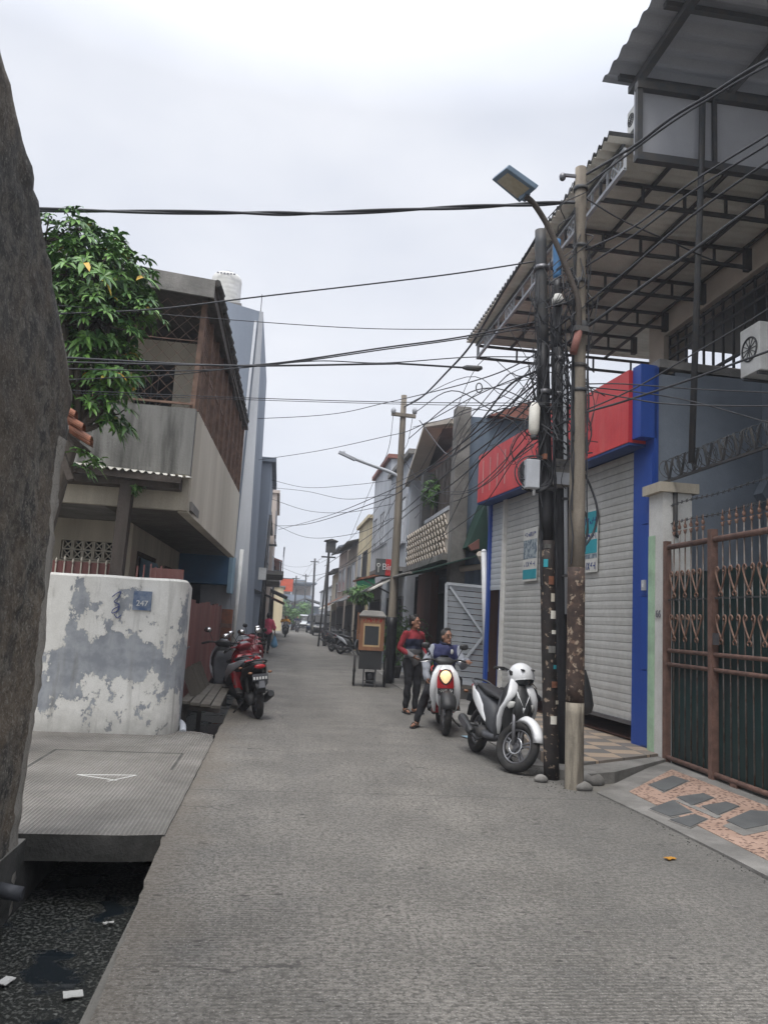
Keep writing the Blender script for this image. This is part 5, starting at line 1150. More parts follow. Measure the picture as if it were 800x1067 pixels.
# concrete pole with lamp
g0 = G(598, 822); top0 = atY(605, 175, g0.y); YC = g0.y
t = thing('concrete_pole', 'worn concrete utility pole in front, carrying the street lamp arm', 'utility pole', g0)
def alongp(a, b, f0, f1, r0, r1, n=14): return lambda m: m.tube([a.lerp(b, f0+(f1-f0)*i/8) for i in range(9)], [r0+(r1-r0)*i/8 for i in range(9)], n)
b0 = g0-Vector((0, 0, .15))
P(t, 'bare_foot', alongp(b0, top0, 0, .145, .097, .094, 20), mat('pole_foot', (.28, .25, .2), (.12, .105, .085), lo=.42, hi=.58, scale=9, rough=.9, bump=.4, streak=True), world=True)
P(t, 'sticker_zone', alongp(b0, top0, .145, .345, .095, .091, 20), M_poled, world=True)
P(t, 'shaft', alongp(b0, top0, .345, 1, .09, .062, 20), M_polec, world=True)
for f in (.62, .66, .72, .8, .86, .96): P(t, 'clamp', lambda m: m.tube([b0.lerp(top0, f), b0.lerp(top0, f+.006)], .088-.02*(f-.6), 14), M_steel, world=True)
P(t, 'insulator_arm', lambda m: (m.beam(atY(586, 182, YC), atY(607, 184, YC), .03), m.ell(atY(586, 184, YC), (.04, .04, .05), 8, 6)), M_alu, world=True)
t = thing('street_lamp', 'flat square street lamp head on a bent rusty arm clamped to the concrete pole', 'street lamp', atY(602, 345, YC-.12))
YL = YC-.13
P(t, 'arm', lambda m: m.tube(cat([atY(603, 350, YL), atY(603, 320, YL), atY(598, 300, YL), atY(583, 262, YL), atY(570, 234, YL), atY(556, 212, YL-.05), atY(547, 204, YL-.08)], 6), .031, 12), M_wooddk, world=True)
P(t, 'lower_tube', lambda m: m.tube([atY(603, 345, YL), atY(597, 368, YL)], .042, 12), M_redroof, world=True)
P(t, 'bracket', lambda m: (m.beam(atY(598, 342, YL), atY(612, 344, YL), .08, .06), m.tube([atY(604, 336, YC), atY(604, 348, YC)], .085, 12)), M_steel, world=True)
hc = atY(535, 193, YL-.1)
hx = (atY(558, 199, YL)-atY(528, 176, YL)).normalized(); 
corners = [atY(512, 187, YL+.12), atY(527, 175, YL-.28), atY(558, 197, YL-.28), atY(541, 211, YL+.12)]
nrm = (corners[1]-corners[0]).cross(corners[3]-corners[0]).normalized()
if nrm.z < 0: nrm = -nrm
P(t, 'head', lambda m: m.prism(corners, nrm*.06), mat('lamp_blue_grey', (.14, .2, .27), rough=.5), world=True, bevel=.01)
cc = sum(corners, Vector())/4
P(t, 'lens', lambda m: m.prism([cc.lerp(q, .74)-nrm*.004 for q in corners], nrm*.003), mat('led_lens', (.42, .37, .27), (.36, .31, .22), scale=20, rough=.35, bump=0), world=True)
P(t, 'neck', lambda m: m.tube([atY(549, 205, YL-.03), atY(544, 202, YL-.05)], .06, 10), mat('lamp_blue_grey', (.14, .2, .27), rough=.5), world=True)
# black poles
def blackpole(label, g, top, r, stick=False, blue=False):
    t = thing('black_pole', label, 'utility pole', g)
    P(t, 'shaft', alongp(g-Vector((0, 0, .1)), top, .42 if stick else 0, .78, r, r*.85), M_black, world=True)
    if stick: P(t, 'sticker_zone', alongp(g-Vector((0, 0, .1)), top, 0, .42, r+.002, r+.001, 18), M_blackst, world=True)
    if blue: P(t, 'thin_tube', alongp(g-Vector((0, 0, .1)), top, .78, .92, r*.62, r*.6), M_black, world=True)
    P(t, 'upper_tube', alongp(g-Vector((0, 0, .1)), top, .92 if blue else .78, 1, r*(.6 if blue else .85), r*(.58 if blue else .8)), plain('blue_tube', (.05, .16, .33), .5) if blue else M_steel, world=True)
    if stick:
        for k in range(11):
            f = .1+.03*k; p = g.lerp(top, f); w = random.uniform(.02, .045); h = random.uniform(.02, .05); a0 = random.uniform(-2.5, -1.2); rr = r+.005
            n = 5; da = w*2/rr/n
            P(t, 'sticker', lambda m: m.add([(p.x+rr*math.cos(a0+da*i), p.y+rr*math.sin(a0+da*i), p.z+z) for z in (-h, h) for i in range(n+1)], [(i, i+1, n+2+i, n+1+i) for i in range(n)]), [M_corr, M_creamw, M_terra, M_teal, M_mould, M_corr][k % 6], world=True)
    for f in (.5, .68, .92 if not blue else .75): P(t, 'band', lambda m: m.tube([g.lerp(top, f), g.lerp(top, f+.008)], r+.006, 14), M_alu, world=True)
    return t
gA = G(575, 812); tA = atY(563, 240, gA.y); blackpole('left black pole with small stickers, nearest the white scooter', gA, tA, .082, True)
gB = G(586, 795, .1); tB = atY(580, 250, gB.y); blackpole('black pole with a blue top, between the left black pole and the concrete pole', gB, tB, .085, False, True)
gC = G(594, 792, .1); tC = atY(586, 395, gC.y); blackpole('shorter black pole hidden close behind the concrete pole', gC, tC, .07)
t = thing('conduit_pipe', 'pale thin conduit running up beside the black poles', 'conduit', atY(592, 600, gB.y-.1)); P(t, 'tube', lambda m: m.tube([atY(590, 640, gB.y-.1), atY(588, 380, gB.y-.1)], .022, 8), M_lightgrey, world=True); P(t, 'saddle', lambda m: [m.box(*(lambda q: (q.x-.035, q.x+.035, q.y-.03, q.y+.03, q.z-.015, q.z+.015))(atY(589, y, gB.y-.1))) for y in (600, 520, 440)], M_steel, world=True)
# boxes
def ebox(name, label, x0, y0, x1, y1, Y, m1, m2=None, txt=None, dp=.16):
    a = atY(x0, y1, Y); b = atY(x1, y0, Y); t = thing(name, label, 'junction box', a)
    P(t, 'case', lambda m: m.box(a.x, b.x, Y, Y+dp, a.z, b.z), m1, world=True, bevel=.008)
    P(t, 'door', lambda m: m.box(a.x+.01, b.x-.01, Y-.012, Y-.001, a.z+.01, b.z-.01), m1, world=True)
    if m2: P(t, 'lower_sheet', lambda m: m.box(a.x+.01, b.x-.01, Y-.016, Y-.013, a.z+.01, a.z+(b.z-a.z)*.48), m2, world=True)
    if txt:
        for k, s in enumerate(txt): P(t, 'print', lambda m: glyphs(m, ((a.x+b.x)/2, Y-.018, b.z-.05-.055*k), (1, 0, 0), (0, 0, 1), (b.x-a.x)*(.75-.15*k), .04, len(s), k+4), M_ltext, world=True)
    return t
M_cab = mat('grey_cabinet', (.45, .47, .5), (.4, .42, .45), scale=4, rough=.5, grime=.2)
t = ebox('junction_box', 'light grey cable box hanging on the left black pole', 548, 479, 563, 508, gA.y-.22, M_cab)
P(t, 'cable_gland', lambda m: m.tube([atY(556, 508, gA.y-.14), atY(556, 516, gA.y-.14)], [.025, .015], 8), M_white, world=True)
ebox('junction_box', 'square grey and white notice box between the black pole and concrete pole', 577, 479, 596, 505, gB.y-.25, M_conc, M_cab, ['DILARANG', 'MASUK'], .1)
t = thing('cable_closure', 'long dusty cable closure high on the left black pole', 'cable closure', atY(555, 440, gA.y-.15))
P(t, 'sleeve', lambda m: m.tube([atY(556, 454, gA.y-.12), atY(556, 448, gA.y-.12), atY(557, 425, gA.y-.12), atY(557, 420, gA.y-.12)], [.03, .062, .062, .035], 12), M_corr, world=True)
P(t, 'end_clamp', lambda m: m.tube([atY(556, 458, gA.y-.12), atY(556, 453, gA.y-.12)], .035, 10), M_steel, world=True); P(t, 'end_clamp', lambda m: m.beam(atY(553, 421, gA.y-.1), atY(567, 421, gA.y-.1), .04), M_steel, world=True)
t = thing('insulator', 'white ceramic insulator on the blue topped black pole', 'insulator', atY(582, 310, gB.y))
P(t, 'cup', lambda m: m.tube([atY(581, 317, gB.y-.05), atY(581, 313, gB.y-.05), atY(581, 310, gB.y-.05), atY(581, 307, gB.y-.05)], [.07, .085, .06, .05], 14), M_whitem, world=True); P(t, 'collar', lambda m: m.tube([atY(581, 318.5, gB.y-.05), atY(581, 317.2, gB.y-.05)], .05, 12), M_steel, world=True)
t = thing('black_bag', 'black plastic bag hung on the foot of the concrete pole', 'bag', atY(608, 740, YC+.15))
def bag(m): 
    q = atY(608, 722, YC+.12); m.loft([[(q.x+a*math.cos(k*PI/7)*1.0, q.y+a*.7*math.sin(k*PI/7), q.z+z) for k in range(14)] for a, z in ((.02, .24), (.05, .15), (.09, .0), (.11, -.12), (.09, -.2), (.03, -.23))])
P(t, 'sack', bag, M_plast, world=True); P(t, 'handle', lambda m: m.tube(cat([atY(600, 690, YC-.08), atY(606, 700, YC+.1), atY(608, 712, YC+.12)]), .012, 6), M_plast, world=True)
# stones at pole feet
for k, (px, py, s, lab) in enumerate([(616, 812, .16, 'rough stone lump right of the concrete pole foot'), (583, 806, .12, 'cement lump between the two front pole feet'), (563, 812, .08, 'small stone left of the black pole foot'), (606, 820, .1, 'cement lump against the foot of the concrete pole')]):
    q = G(px, py, .03); mb = MB(); mb.ell((0, 0, 0), (s, s*.8, s*.55), 14, 9)
    mb.v = [v*(1+.3*noise.noise(v*9+Vector((k, 0, 0)))) for v in mb.v]; o = mb.build('stone', M_conc); o.location = q; tag(o, lab, 'stone')

# cross-arm pole further down
g2 = G(405, 712); Y2 = g2.y; t2 = atY(421, 412, Y2)
t = thing('street_pole', 'tall slim pole with wooden cross arm and long lamp arm beyond the food cart', 'utility pole', g2)
P(t, 'shaft', alongp(g2, t2, 0, 1, .13, .075), M_polec, world=True)
P(t, 'painted_foot', alongp(g2, t2, 0, .22, .136, .13), M_black, world=True)
P(t, 'cross_arm', lambda m: m.beam(atY(408, 431, Y2-.08), atY(433, 434, Y2-.08), .09, .09), M_polec, world=True)
for x in (410, 432): P(t, 'insulator', lambda m: m.tube([atY(x, 431, Y2-.08), atY(x, 427, Y2-.08), atY(x, 424, Y2-.08)], [.06, .07, .03], 10), M_lightgrey, world=True)
t = thing('lamp_arm', 'long slanting lamp arm reaching left from the slim street pole', 'street lamp', atY(414, 494, Y2))
P(t, 'arm', lambda m: m.tube(cat([atY(415, 500, Y2), atY(411, 494, Y2), atY(380, 482, Y2), atY(362, 475, Y2)], 4), .045, 8), M_lightgrey, world=True)
P(t, 'head', lambda m: m.beam(atY(370, 479, Y2), atY(353, 471, Y2), .14, .07), M_cab, world=True); P(t, 'sensor', lambda m: m.tube([atY(358, 473, Y2), atY(358, 470, Y2)], .04, 8), M_cab, world=True)
# farther poles
for (px, py0, py1, Y, r, lab) in [(325, 646, 582, 70, .12, 'dark pole standing at the far right end above the parked cars'), (272, 690, 560, 31, .07, 'thin dark pole against the grey shophouse on the left'), (338, 668, 575, 43, .09, 'thin pole under the boxy lantern'), (306, 655, 600, 84, .1, 'faint pole near the end of the street, left of the cars'), (283, 652, 590, 60, .09, 'slim pole by the pinkish house'), (316, 655, 598, 100, .12, 'far pole right of the orange banner')]:
    a = atY(px, py0, Y); b = atY(px+ (py0-py1)*.05, py1, Y); a = Vector((a.x, Y, 0)); t = thing('street_pole', lab, 'utility pole', a)
    P(t, 'shaft', alongp(a, b, 0, 1, r, r*.7, 8), M_steel, world=True); P(t, 'cross_piece', lambda m: m.beam(b+Vector((-.4, 0, -.3)), b+Vector((.4, 0, -.3)), .08), M_steel, world=True)

# ================================================================== CABLES
def cable(pts, r, label, group=None, name='overhead_cable'):
    mb = MB(); mb.tube(cat([atY(*p) for p in pts], 10), r, 6, cap=False); o = mb.build(name, M_cable, fixn=False)
    return tag(o, label, 'cable', group)
def twisted(pts, r, label):
    c = cat([atY(*p) for p in pts], 24); mb = MB()
    for s in (0, PI): mb.tube([p+Vector((0, math.cos(i*.14+s), math.sin(i*.14+s)))*r*.8 for i, p in enumerate(c)], r, 6, cap=False)
    return tag(mb.build('overhead_cable', M_cable, fixn=False), label, 'cable')
twisted([(-30, 216, 9), (100, 219.5, 8.8), (250, 221.5, 8.6), (330, 222, 8.5), (450, 217, 8.2), (540, 213, 8), (605, 210, 7.82)], .016, 'thick twisted cable crossing the whole sky above the tree')
cable([(55, 327, 8), (160, 322, 8.4), (270, 309, 8.6), (400, 294, 8.5), (480, 284, 8.4), (565, 271, 8.28)], .009, 'thin cable crossing from the tree to the upper left black pole')
cable([(60, 318, 8), (240, 333, 9), (380, 342, 9), (500, 343, 9), (560, 345, 8.3)], .005, 'thinnest line just under the thin tree cable')
for k, (a, lab) in enumerate([([(60, 377, 7.6), (200, 380, 8), (280, 379, 8), (400, 362, 8), (480, 351, 8), (570, 333, 8.28)], 'upper cable of the bundle passing the tree middle'), ([(60, 384, 7.6), (200, 386, 8), (300, 378, 8), (400, 364, 8), (480, 353, 8), (570, 338, 8.28)], 'second cable of the bundle passing the tree middle'),
    ([(60, 396, 7.6), (170, 391, 8), (250, 383, 8), (330, 376, 8), (400, 378, 8), (490, 372, 8), (570, 372, 8.28)], 'third cable of the tree bundle, ending level'),
    ([(60, 372, 7.6), (170, 378, 8), (260, 381, 8), (400, 379, 8), (420, 379, 8), (500, 384, 8)], 'heavy cable of the tree bundle with a splice at its right end'),
    ([(60, 406, 7.6), (245, 414, 9), (420, 419, 9), (600, 420, 8)], 'upper of two level lines below the tree bundle'), ([(60, 409, 7.6), (245, 416, 9), (420, 421, 9), (600, 424, 8)], 'lower of two level lines below the tree bundle')]):
    cable(a, (.009, .007, .006, .011, .005, .004)[k], lab)
t = thing('cable_splice', 'dark cable splice where the heavy bundle cable ends in a loop', 'cable splice', atY(495, 384, 8))
P(t, 'sleeve', lambda m: m.tube([atY(482, 383, 8), atY(486, 383, 8), atY(498, 384, 8), atY(502, 383, 8)], [.015, .032, .035, .02], 8), M_steel, world=True)
P(t, 'loop', lambda m: m.tube([atY(499+3.2*math.sin(a*.5), 404-5*math.cos(a*.5), 8) for a in range(14)], .007, 5, cap=False), M_cable, world=True)
cable([(421, 424, Y2), (440, 413, 17), (465, 388, 14), (490, 360, 12), (520, 310, 10), (550, 262, 8.6), (563, 240, 8.28)], .019, 'thick cable swooping from the slim street pole up to the left black pole')
cable([(437, 438, Y2), (465, 473, 16), (480, 462, 14), (500, 440, 11), (530, 402, 9), (562, 385, 8.28)], .014, 'cable dipping past the sloping roof peak to the black pole')
cable([(0, 475, 40), (120, 440, 30), (240, 437, 22), (340, 432, 20), (400, 420, 18), (500, 395, 11), (575, 360, 8.28)], .009, 'thin long line sloping over the sky left of the cross arm')
cable([(250, 482, 24), (330, 470, 22), (400, 455, 18), (430, 447, 15), (500, 410, 11), (575, 380, 8.28)], .008, 'second thin line sloping over the sky left of the cross arm')
# fan of service cables from the pole cluster down the street
FAN = [((563, 395, 8.28), (500, 447, 11), (430, 500, 16), (400, 520, Y2), (320, 546, 32), (280, 548, 45)),
       ((563, 400, 8.28), (520, 440, 11), (450, 488, 16), (404, 512, Y2), (340, 538, 34), (290, 552, 50)),
       ((563, 410, 8.28), (520, 452, 11), (460, 498, 15), (410, 540, 22), (360, 575, 34), (338, 590, 43)),
       ((575, 415, 8.6), (530, 452, 11), (470, 505, 15), (425, 535, 20), (380, 575, 32), (330, 605, 60)),
       ((563, 430, 8.28), (535, 470, 10), (490, 510, 14), (455, 515, 18), (432, 540, 22)),
       ((563, 385, 8.28), (540, 412, 9), (480, 470, 13), (440, 490, 17), (408, 505, Y2)),
       ((570, 375, 8.28), (548, 400, 9), (500, 480, 12), (470, 540, 15), (445, 590, 19)),
       ((563, 440, 8.28), (540, 455, 9), (520, 490, 11), (480, 520, 14), (450, 522, 18), (425, 500, 22)),
       ((563, 450, 8.28), (548, 465, 9), (505, 505, 12), (470, 515, 15), (440, 505, 19), (415, 470, Y2)),
       ((560, 460, 8.28), (535, 480, 10), (500, 530, 13), (460, 560, 17)),
       ((563, 370, 8.28), (545, 392, 9), (515, 418, 11), (470, 435, 16), (430, 445, 20)),
       ((410, 430, Y2), (404, 470, Y2), (390, 500, 26), (365, 560, 38)),
       ((430, 434, Y2), (425, 460, Y2-.1), (418, 480, Y2), (415, 540, Y2)),
       ((412, 505, Y2), (380, 545, 28), (345, 580, 42), (326, 590, 70)),
       ((412, 520, Y2), (385, 565, 27), (350, 595, 40), (326, 605, 70)),
       ((338, 580, 43), (320, 590, 55), (300, 590, 55), (284, 580, 38)),
       ((410, 515, Y2), (360, 520, 24), (320, 512, 27), (283, 508, 29)),
       ((410, 525, Y2), (360, 534, 24), (320, 532, 27), (283, 520, 29)),
       ((408, 540, Y2), (370, 556, 24), (320, 560, 29), (283, 545, 33)),
       ((410, 500, Y2), (370, 505, 24), (320, 508, 27), (282, 500, 28)),
       ((408, 560, Y2), (360, 590, 28), (320, 600, 38), (290, 590, 45)),
       ((338, 600, 43), (320, 612, 60), (300, 618, 80), (292, 622, 90)),
       ((326, 585, 70), (315, 600, 80), (306, 606, 84)), ((326, 592, 70), (318, 606, 85), (316, 606, 100))]
for k, f in enumerate(FAN):
    cable(f, .012 if k < 4 else .008, 'dark service cable fanning down the street among many like it', 'service cables fanning down the street')
# right side cables
RIGHT = [([(880, 35, 5), (800, 62, 5.8), (740, 98, 6.5), (700, 122, 7), (660, 152, 7.5), (606, 184, 7.82)], .016, 'upper thick cable climbing from the lamp pole to the top right corner'),
         ([(880, 40, 5), (800, 68, 5.8), (740, 102, 6.5), (700, 127, 7), (660, 156, 7.5), (606, 196, 7.82)], .012, 'thinner cable clinging under the thick top right cable'),
         ([(880, 90, 5), (800, 140, 5.8), (720, 190, 6.6), (660, 236, 7.2), (606, 262, 7.82)], .011, 'cable rising right across the pale canopy, upper of three'),
         ([(880, 100, 5), (800, 150, 5.8), (720, 200, 6.6), (660, 245, 7.2), (606, 280, 7.82)], .011, 'cable rising right across the pale canopy, middle of three'),
         ([(880, 120, 5), (800, 168, 5.8), (720, 225, 6.6), (660, 276, 7.2), (606, 320, 7.82), (570, 350, 8.28)], .012, 'cable rising right across the pale canopy, lower of three'),
         ([(880, 150, 5), (800, 204, 5.8), (720, 262, 6.6), (660, 305, 7.2), (606, 345, 7.82), (585, 362, 8.9), (563, 375, 8.28)], .017, 'thickest cable rising right past the vertical pipe'),
         ([(880, 268, 6), (800, 322, 6.6), (720, 370, 7.2), (660, 405, 7.6), (604, 430, 7.82)], .008, 'thin cable crossing the barred opening toward the right edge'),
         ([(880, 340, 6), (800, 366, 6.4), (720, 395, 7), (650, 418, 7.6), (604, 432, 7.82), (570, 450, 8.28)], .012, 'dark cable crossing the top of the blue pillar'),
         ([(880, 415, 6), (800, 409, 6.4), (720, 405, 7), (650, 400, 7.6), (604, 400, 7.82)], .007, 'level thin line across the slate wall'),
         ([(880, 420, 6), (800, 423, 6.4), (700, 421, 7), (650, 414, 7.6), (604, 405, 7.82)], .008, 'level dark line under the thin line on the slate wall'),
         ([(880, 460, 6), (800, 440, 6.4), (720, 418, 7), (660, 408, 7.6), (600, 402, 7.82)], .007, 'sagging line over the slate wall toward the right edge'),
         ([(780, 282, 9.5), (740, 270, 8.6), (700, 252, 8), (650, 230, 7.8), (608, 205, 7.82)], .009, 'cable from the lamp pole drooping under the pale canopy')]
for a, r, lab in RIGHT: cable(a, r, lab)
cable([(599, 480, YC), (612, 500, YC+.1), (622, 530, YC+.1), (618, 555, YC+.1), (601, 580, YC)], .013, 'black cable loop hanging right of the concrete pole')
cable([(601, 525, YC), (610, 535, YC+.05), (612, 555, YC+.05), (606, 570, YC+.05), (600, 572, YC)], .011, 'smaller black loop inside the loop right of the concrete pole')
# cable coils and wire tangle round the poles
t = thing('cable_coil', 'coil of black cable tied behind the light grey box on the left pole', 'cable coil', atY(557, 492, gA.y-.1))
def coil2(m):
    for k in range(7):
        c = atY(557+random.uniform(-2, 3), 494+random.uniform(-4, 4), gA.y-.12); r = random.uniform(.15, .22)
        m.torus(c, (random.uniform(-.15, .15), 1, random.uniform(-.15, .15)), r, .008, 30, 5)
P(t, 'coil', coil2, M_cable, world=True); P(t, 'tie', lambda m: m.box(*(lambda q: (q.x-.02, q.x+.02, q.y-.04, q.y+.04, q.z-.03, q.z+.03))(atY(567, 476, gA.y-.12))), M_terra, world=True)
rng = random.Random(11)
mb = MB()
for k in range(105):
    x0, y0 = rng.uniform(548, 612), rng.uniform(360, 470); L = rng.uniform(20, 75); x1, y1 = x0+rng.uniform(-26, 26), y0+L*rng.choice((1, 1, -1, .3)); Y = rng.uniform(7.95, 8.9)
    pts = [(x0, y0, Y), ((x0+x1)/2+rng.uniform(-14, 14), (y0+y1)/2+rng.uniform(-6, 16), Y-rng.uniform(0, .15)), (x1, y1, Y+rng.uniform(-.1, .1))]
    mb.tube(cat([atY(*p) for p in pts], 6), rng.choice((.004, .005, .007, .009)), 5, cap=False)
for k in range(26):
    x0 = rng.uniform(556, 566) if k % 2 else rng.uniform(582, 596); y0 = rng.uniform(250, 400)
    pts = [(x0, y0, 8.1), (x0+rng.uniform(-16, 16), y0+rng.uniform(10, 30), 8), (x0+rng.uniform(-14, 14), y0+rng.uniform(30, 60), 8.1)]
    mb.tube(cat([atY(*p) for p in pts], 6), rng.choice((.005, .007, .009)), 5, cap=False)
for k in range(16):
    x0 = rng.uniform(592, 612); y0 = rng.uniform(190, 330); pts = [(x0, y0, 7.75), (x0+rng.uniform(-26, 10), y0+rng.uniform(5, 30), 7.7), (x0+rng.uniform(-36, 4), y0+rng.uniform(15, 60), 7.9)]
    mb.tube(cat([atY(*p) for p in pts], 6), rng.choice((.006, .008)), 5, cap=False)
for k in range(13):
    x1, y1 = rng.uniform(470, 540), rng.uniform(375, 470); pts = [(rng.uniform(556, 572), rng.uniform(370, 460), 8.2), ((x1+560)/2, y1+rng.uniform(-22, 22), 8.6), (x1, y1, 9.3), (x1-rng.uniform(20, 60), y1+rng.uniform(20, 70), rng.uniform(11, 15))]
    mb.tube(cat([atY(*p) for p in pts], 6), rng.choice((.004, .005, .007)), 5, cap=False)
for k in range(30):      # wires strapped along the black poles
    b, tp = ((gA, tA), (gB, tB), (g0, top0))[k % 3]; f0 = rng.uniform(.3, .6); o = Vector((rng.choice((-1, 1))*.085, -.06, 0))
    mb.tube([b.lerp(tp, f0+.35*i/8)+o+Vector((rng.uniform(-.02, .02), 0, 0)) for i in range(9)], .008, 5, cap=False)
o = mb.build('wire_tangle', M_cable, fixn=False); tag(o, 'dense tangle of thin black wires between and around the pole tops', 'wires', None, 'stuff')

# ================================================================== SCOOTERS
def seg(c, u, w, a, b, n=16, e=2.6):
    """superellipse ring: centre c, axes u,w, half sizes a,b"""
    out = []
    for k in range(n):
        t = 2*PI*k/n; x = abs(math.cos(t))**(2/e)*(1 if math.cos(t) >= 0 else -1); y = abs(math.sin(t))**(2/e)*(1 if math.sin(t) >= 0 else -1)
        out.append(Vector(c)+Vector(u)*a*x+Vector(w)*b*y)
    return out
X_, Y_, Z_ = Vector((1, 0, 0)), Vector((0, 1, 0)), Vector((0, 0, 1))
def wheel(par, c, R, tw, M=None, spokes=5, full=True):
    def T(fn):
        def g(m): m.M = M; fn(m)
        return g
    w = P(par, 'wheel', T(lambda m: m.torus(c, (0, 1, 0), R-tw*.5, tw*.5, 36, 12, 1.0)), M_rubber)
    def rim(m):
        m.torus(c, (0, 1, 0), R-tw*1.02, .014, 32, 8, 1.8)
        cv = Vector(c); m.tube([cv-Y_*.045, cv+Y_*.045], .035, 14); 
        for k in range(spokes):
            a = 2*PI*k/spokes+.4
            for da in (-.13, .13):
                m.beam(cv+Vector((math.cos(a+da*2.2), 0, math.sin(a+da*2.2)))*.03, cv+Vector((math.cos(a+da), 0, math.sin(a+da)))*(R-tw*1.05), .02, .018, (0, 1, 0))
    P(w, 'rim', T(rim), M_alu)
    if full: P(w, 'brake_disc', T(lambda m: m.torus(Vector(c)-Y_*.05, (0, 1, 0), .085, .012, 24, 6, .3)), M_chrome)
    return w
def scooter(name, label, loc, rz, lean=0.0, steer=0.0, style='sharp', c1=M_white, c2=M_plast, c3=M_gplast, group='motor scooters along the street', fy=(-1, 0), pitch=0, leg=None, mirrors=True, lit=False, side=None):
    t = thing(name, label, 'motor scooter', loc, rz, group, rx=lean, ry=pitch)
    R, tw = .285, .1
    ax = Vector((.66, 0, R)); top = Vector((.40, 0, 1.0)); sa = (top-ax).normalized()
    SM = Matrix.Translation(ax) @ Matrix.Rotation(steer, 4, sa) @ Matrix.Translation(-ax)
    def T(fn):
        def g(m): m.M = SM; fn(m)
        return g
    wheel(t, ax, R, tw, SM); wheel(t, Vector((-.62, 0, R)), R, tw+.01)
    # fork and fender
    P(t, 'fork', T(lambda m: [m.tube([ax+Y_*s*.085, ax+Y_*s*.085+sa*.5], [.02, .026], 10) for s in (-1, 1)]), M_alu)
    def fender(m):
        rings = []
        for k in range(11):
            a = R_(22+k*11); r = R+.012+.02*math.sin(k/10*PI); w = (.075 if style != 'retro' else .115)*(.55+.45*math.sin(PI*min(1, (k+1.5)/8)))
            c = ax+Vector((math.cos(a), 0, math.sin(a)))*r; u = Vector((math.cos(a), 0, math.sin(a)))
            rings.append([c+Y_*w-u*.05, c+Y_*w*.95+u*.0, c+Y_*w*.5+u*.03, c+u*.04, c-Y_*w*.5+u*.03, c-Y_*w*.95+u*.0, c-Y_*w-u*.05, c-Y_*w*.85-u*.03, c+u*.022, c+Y_*w*.85-u*.03])
        m.loft(rings)
    P(t, 'front_fender', T(fender), c1 if style != 'retro' else c2)
    sharp = style == 'sharp'
    # front cover: apron in front of the steering column
    def apron(m):
        rg = []
        for z, xc, hw, hd, e in ((.34, .43, .07, .03, 2.2), (.42, .455, .12, .05, 2.3), (.55, .47, .17, .075, 2.4), (.68, .47, .205, .1, 2.5), (.8, .45, .2, .11, 2.4), (.9, .42, .165, .1, 2.3), (.97, .39, .12, .07, 2.2), (1.0, .375, .07, .04, 2.2)):
            rg.append(seg((xc, 0, z), X_, Y_, hd, hw, 18, e))
        m.loft(rg)
    P(t, 'apron', apron, c2 if sharp else c1)
    if sharp:
        def wing(m):      # two white blades running from the headlight up and down to the footwell
            for s in (-1, 1):
                rg = []
                for z, x, y, w in ((1.05, .38, .07, .02), (.98, .45, .09, .05), (.9, .52, .11, .06), (.82, .56, .14, .05), (.74, .545, .175, .03), (.66, .5, .195, .03), (.56, .46, .19, .035), (.46, .42, .165, .03), (.36, .37, .13, .012)):
                    rg.append(seg((x, s*y, z), X_, Y_, .03, w, 12, 2.4))
                m.loft(rg)
        P(t, 'front_wing', wing, c1)
        P(t, 'nose', lambda m: m.loft([seg((x, 0, z), X_, Y_, d, w, 12, 2.2) for z, x, d, w in ((.5, .53, .01, .02), (.56, .57, .03, .06), (.64, .6, .05, .1), (.72, .595, .06, .12), (.8, .57, .05, .1), (.92, .49, .05, .06), (1.02, .41, .02, .04))]), c2)
        for s in (-1, 1): P(t, 'headlight', lambda m: m.loft([seg((.60, s*.08, .74), X_+Y_*s*.3, Z_, .004, .01, 10, 2), seg((.61, s*.11, .73), Vector((.9, s*.4, 0)), Z_, .02, .035, 10, 2), seg((.572, s*.14, .715), Vector((.8, s*.6, 0)), Z_, .016, .045, 10, 2), seg((.54, s*.18, .72), Vector((.7, s*.7, 0)), Z_, .006, .02, 10, 2)]), M_lens)
        P(t, 'chevron', lambda m: [m.loft([seg((.655-.02*q, s*.02*q, .68+.045*q), X_, Z_, .012, .026-.001*q, 8, 2.2) for q in range(5)]) for s in (-1, 1)], c1)
    else:
        def shield(m):
            for s in (-1, 1):
                m.loft([seg((x, s*y, z), X_, Y_, d, w, 14, 2.3) for z, x, y, d, w in ((.97, .45, .08, .02, .03), (.88, .5, .135, .035, .05), (.76, .52, .165, .045, .055), (.64, .52, .18, .045, .05), (.52, .48, .18, .04, .045), (.4, .43, .165, .03, .035), (.3, .36, .15, .02, .02))])
        P(t, 'front_wing', shield, c1)
        P(t, 'front_panel', lambda m: m.loft([seg((x, 0, z), X_, Y_, d, w, 14, 2.2) for z, x, d, w in ((.52, .54, .01, .03), (.58, .565, .025, .1), (.68, .57, .03, .13), (.82, .545, .03, .12), (.92, .5, .02, .08))]), c3)
        hl = P(t, 'headlight', lambda m: m.loft([seg((.585+dx, 0, .83), Y_, Z_, .001, .001, 24, 2)]+[[Vector((.585+dx, .085*k*math.sin(a)*(1-.35*max(0, -math.cos(a))), .83+.088*k*math.cos(a)*(1.18 if math.cos(a) < 0 else 1))) for a in [2*PI*q/24 for q in range(24)]] for dx, k in ((.05, .3), (.044, .6), (.03, .85), (.012, 1.0), (-.01, 1.0))]) if 0 else m.loft([[Vector((.585+dx, .085*k*math.sin(a)*(1-.35*max(0, -math.cos(a))), .83+.088*k*math.cos(a)*(1.18 if math.cos(a) < 0 else 1))) for a in [2*PI*q/24 for q in range(24)]] for dx, k in ((.052, .05), (.05, .3), (.044, .6), (.03, .85), (.012, 1.0), (-.01, 1.0))]), M_hl if lit else M_lens)
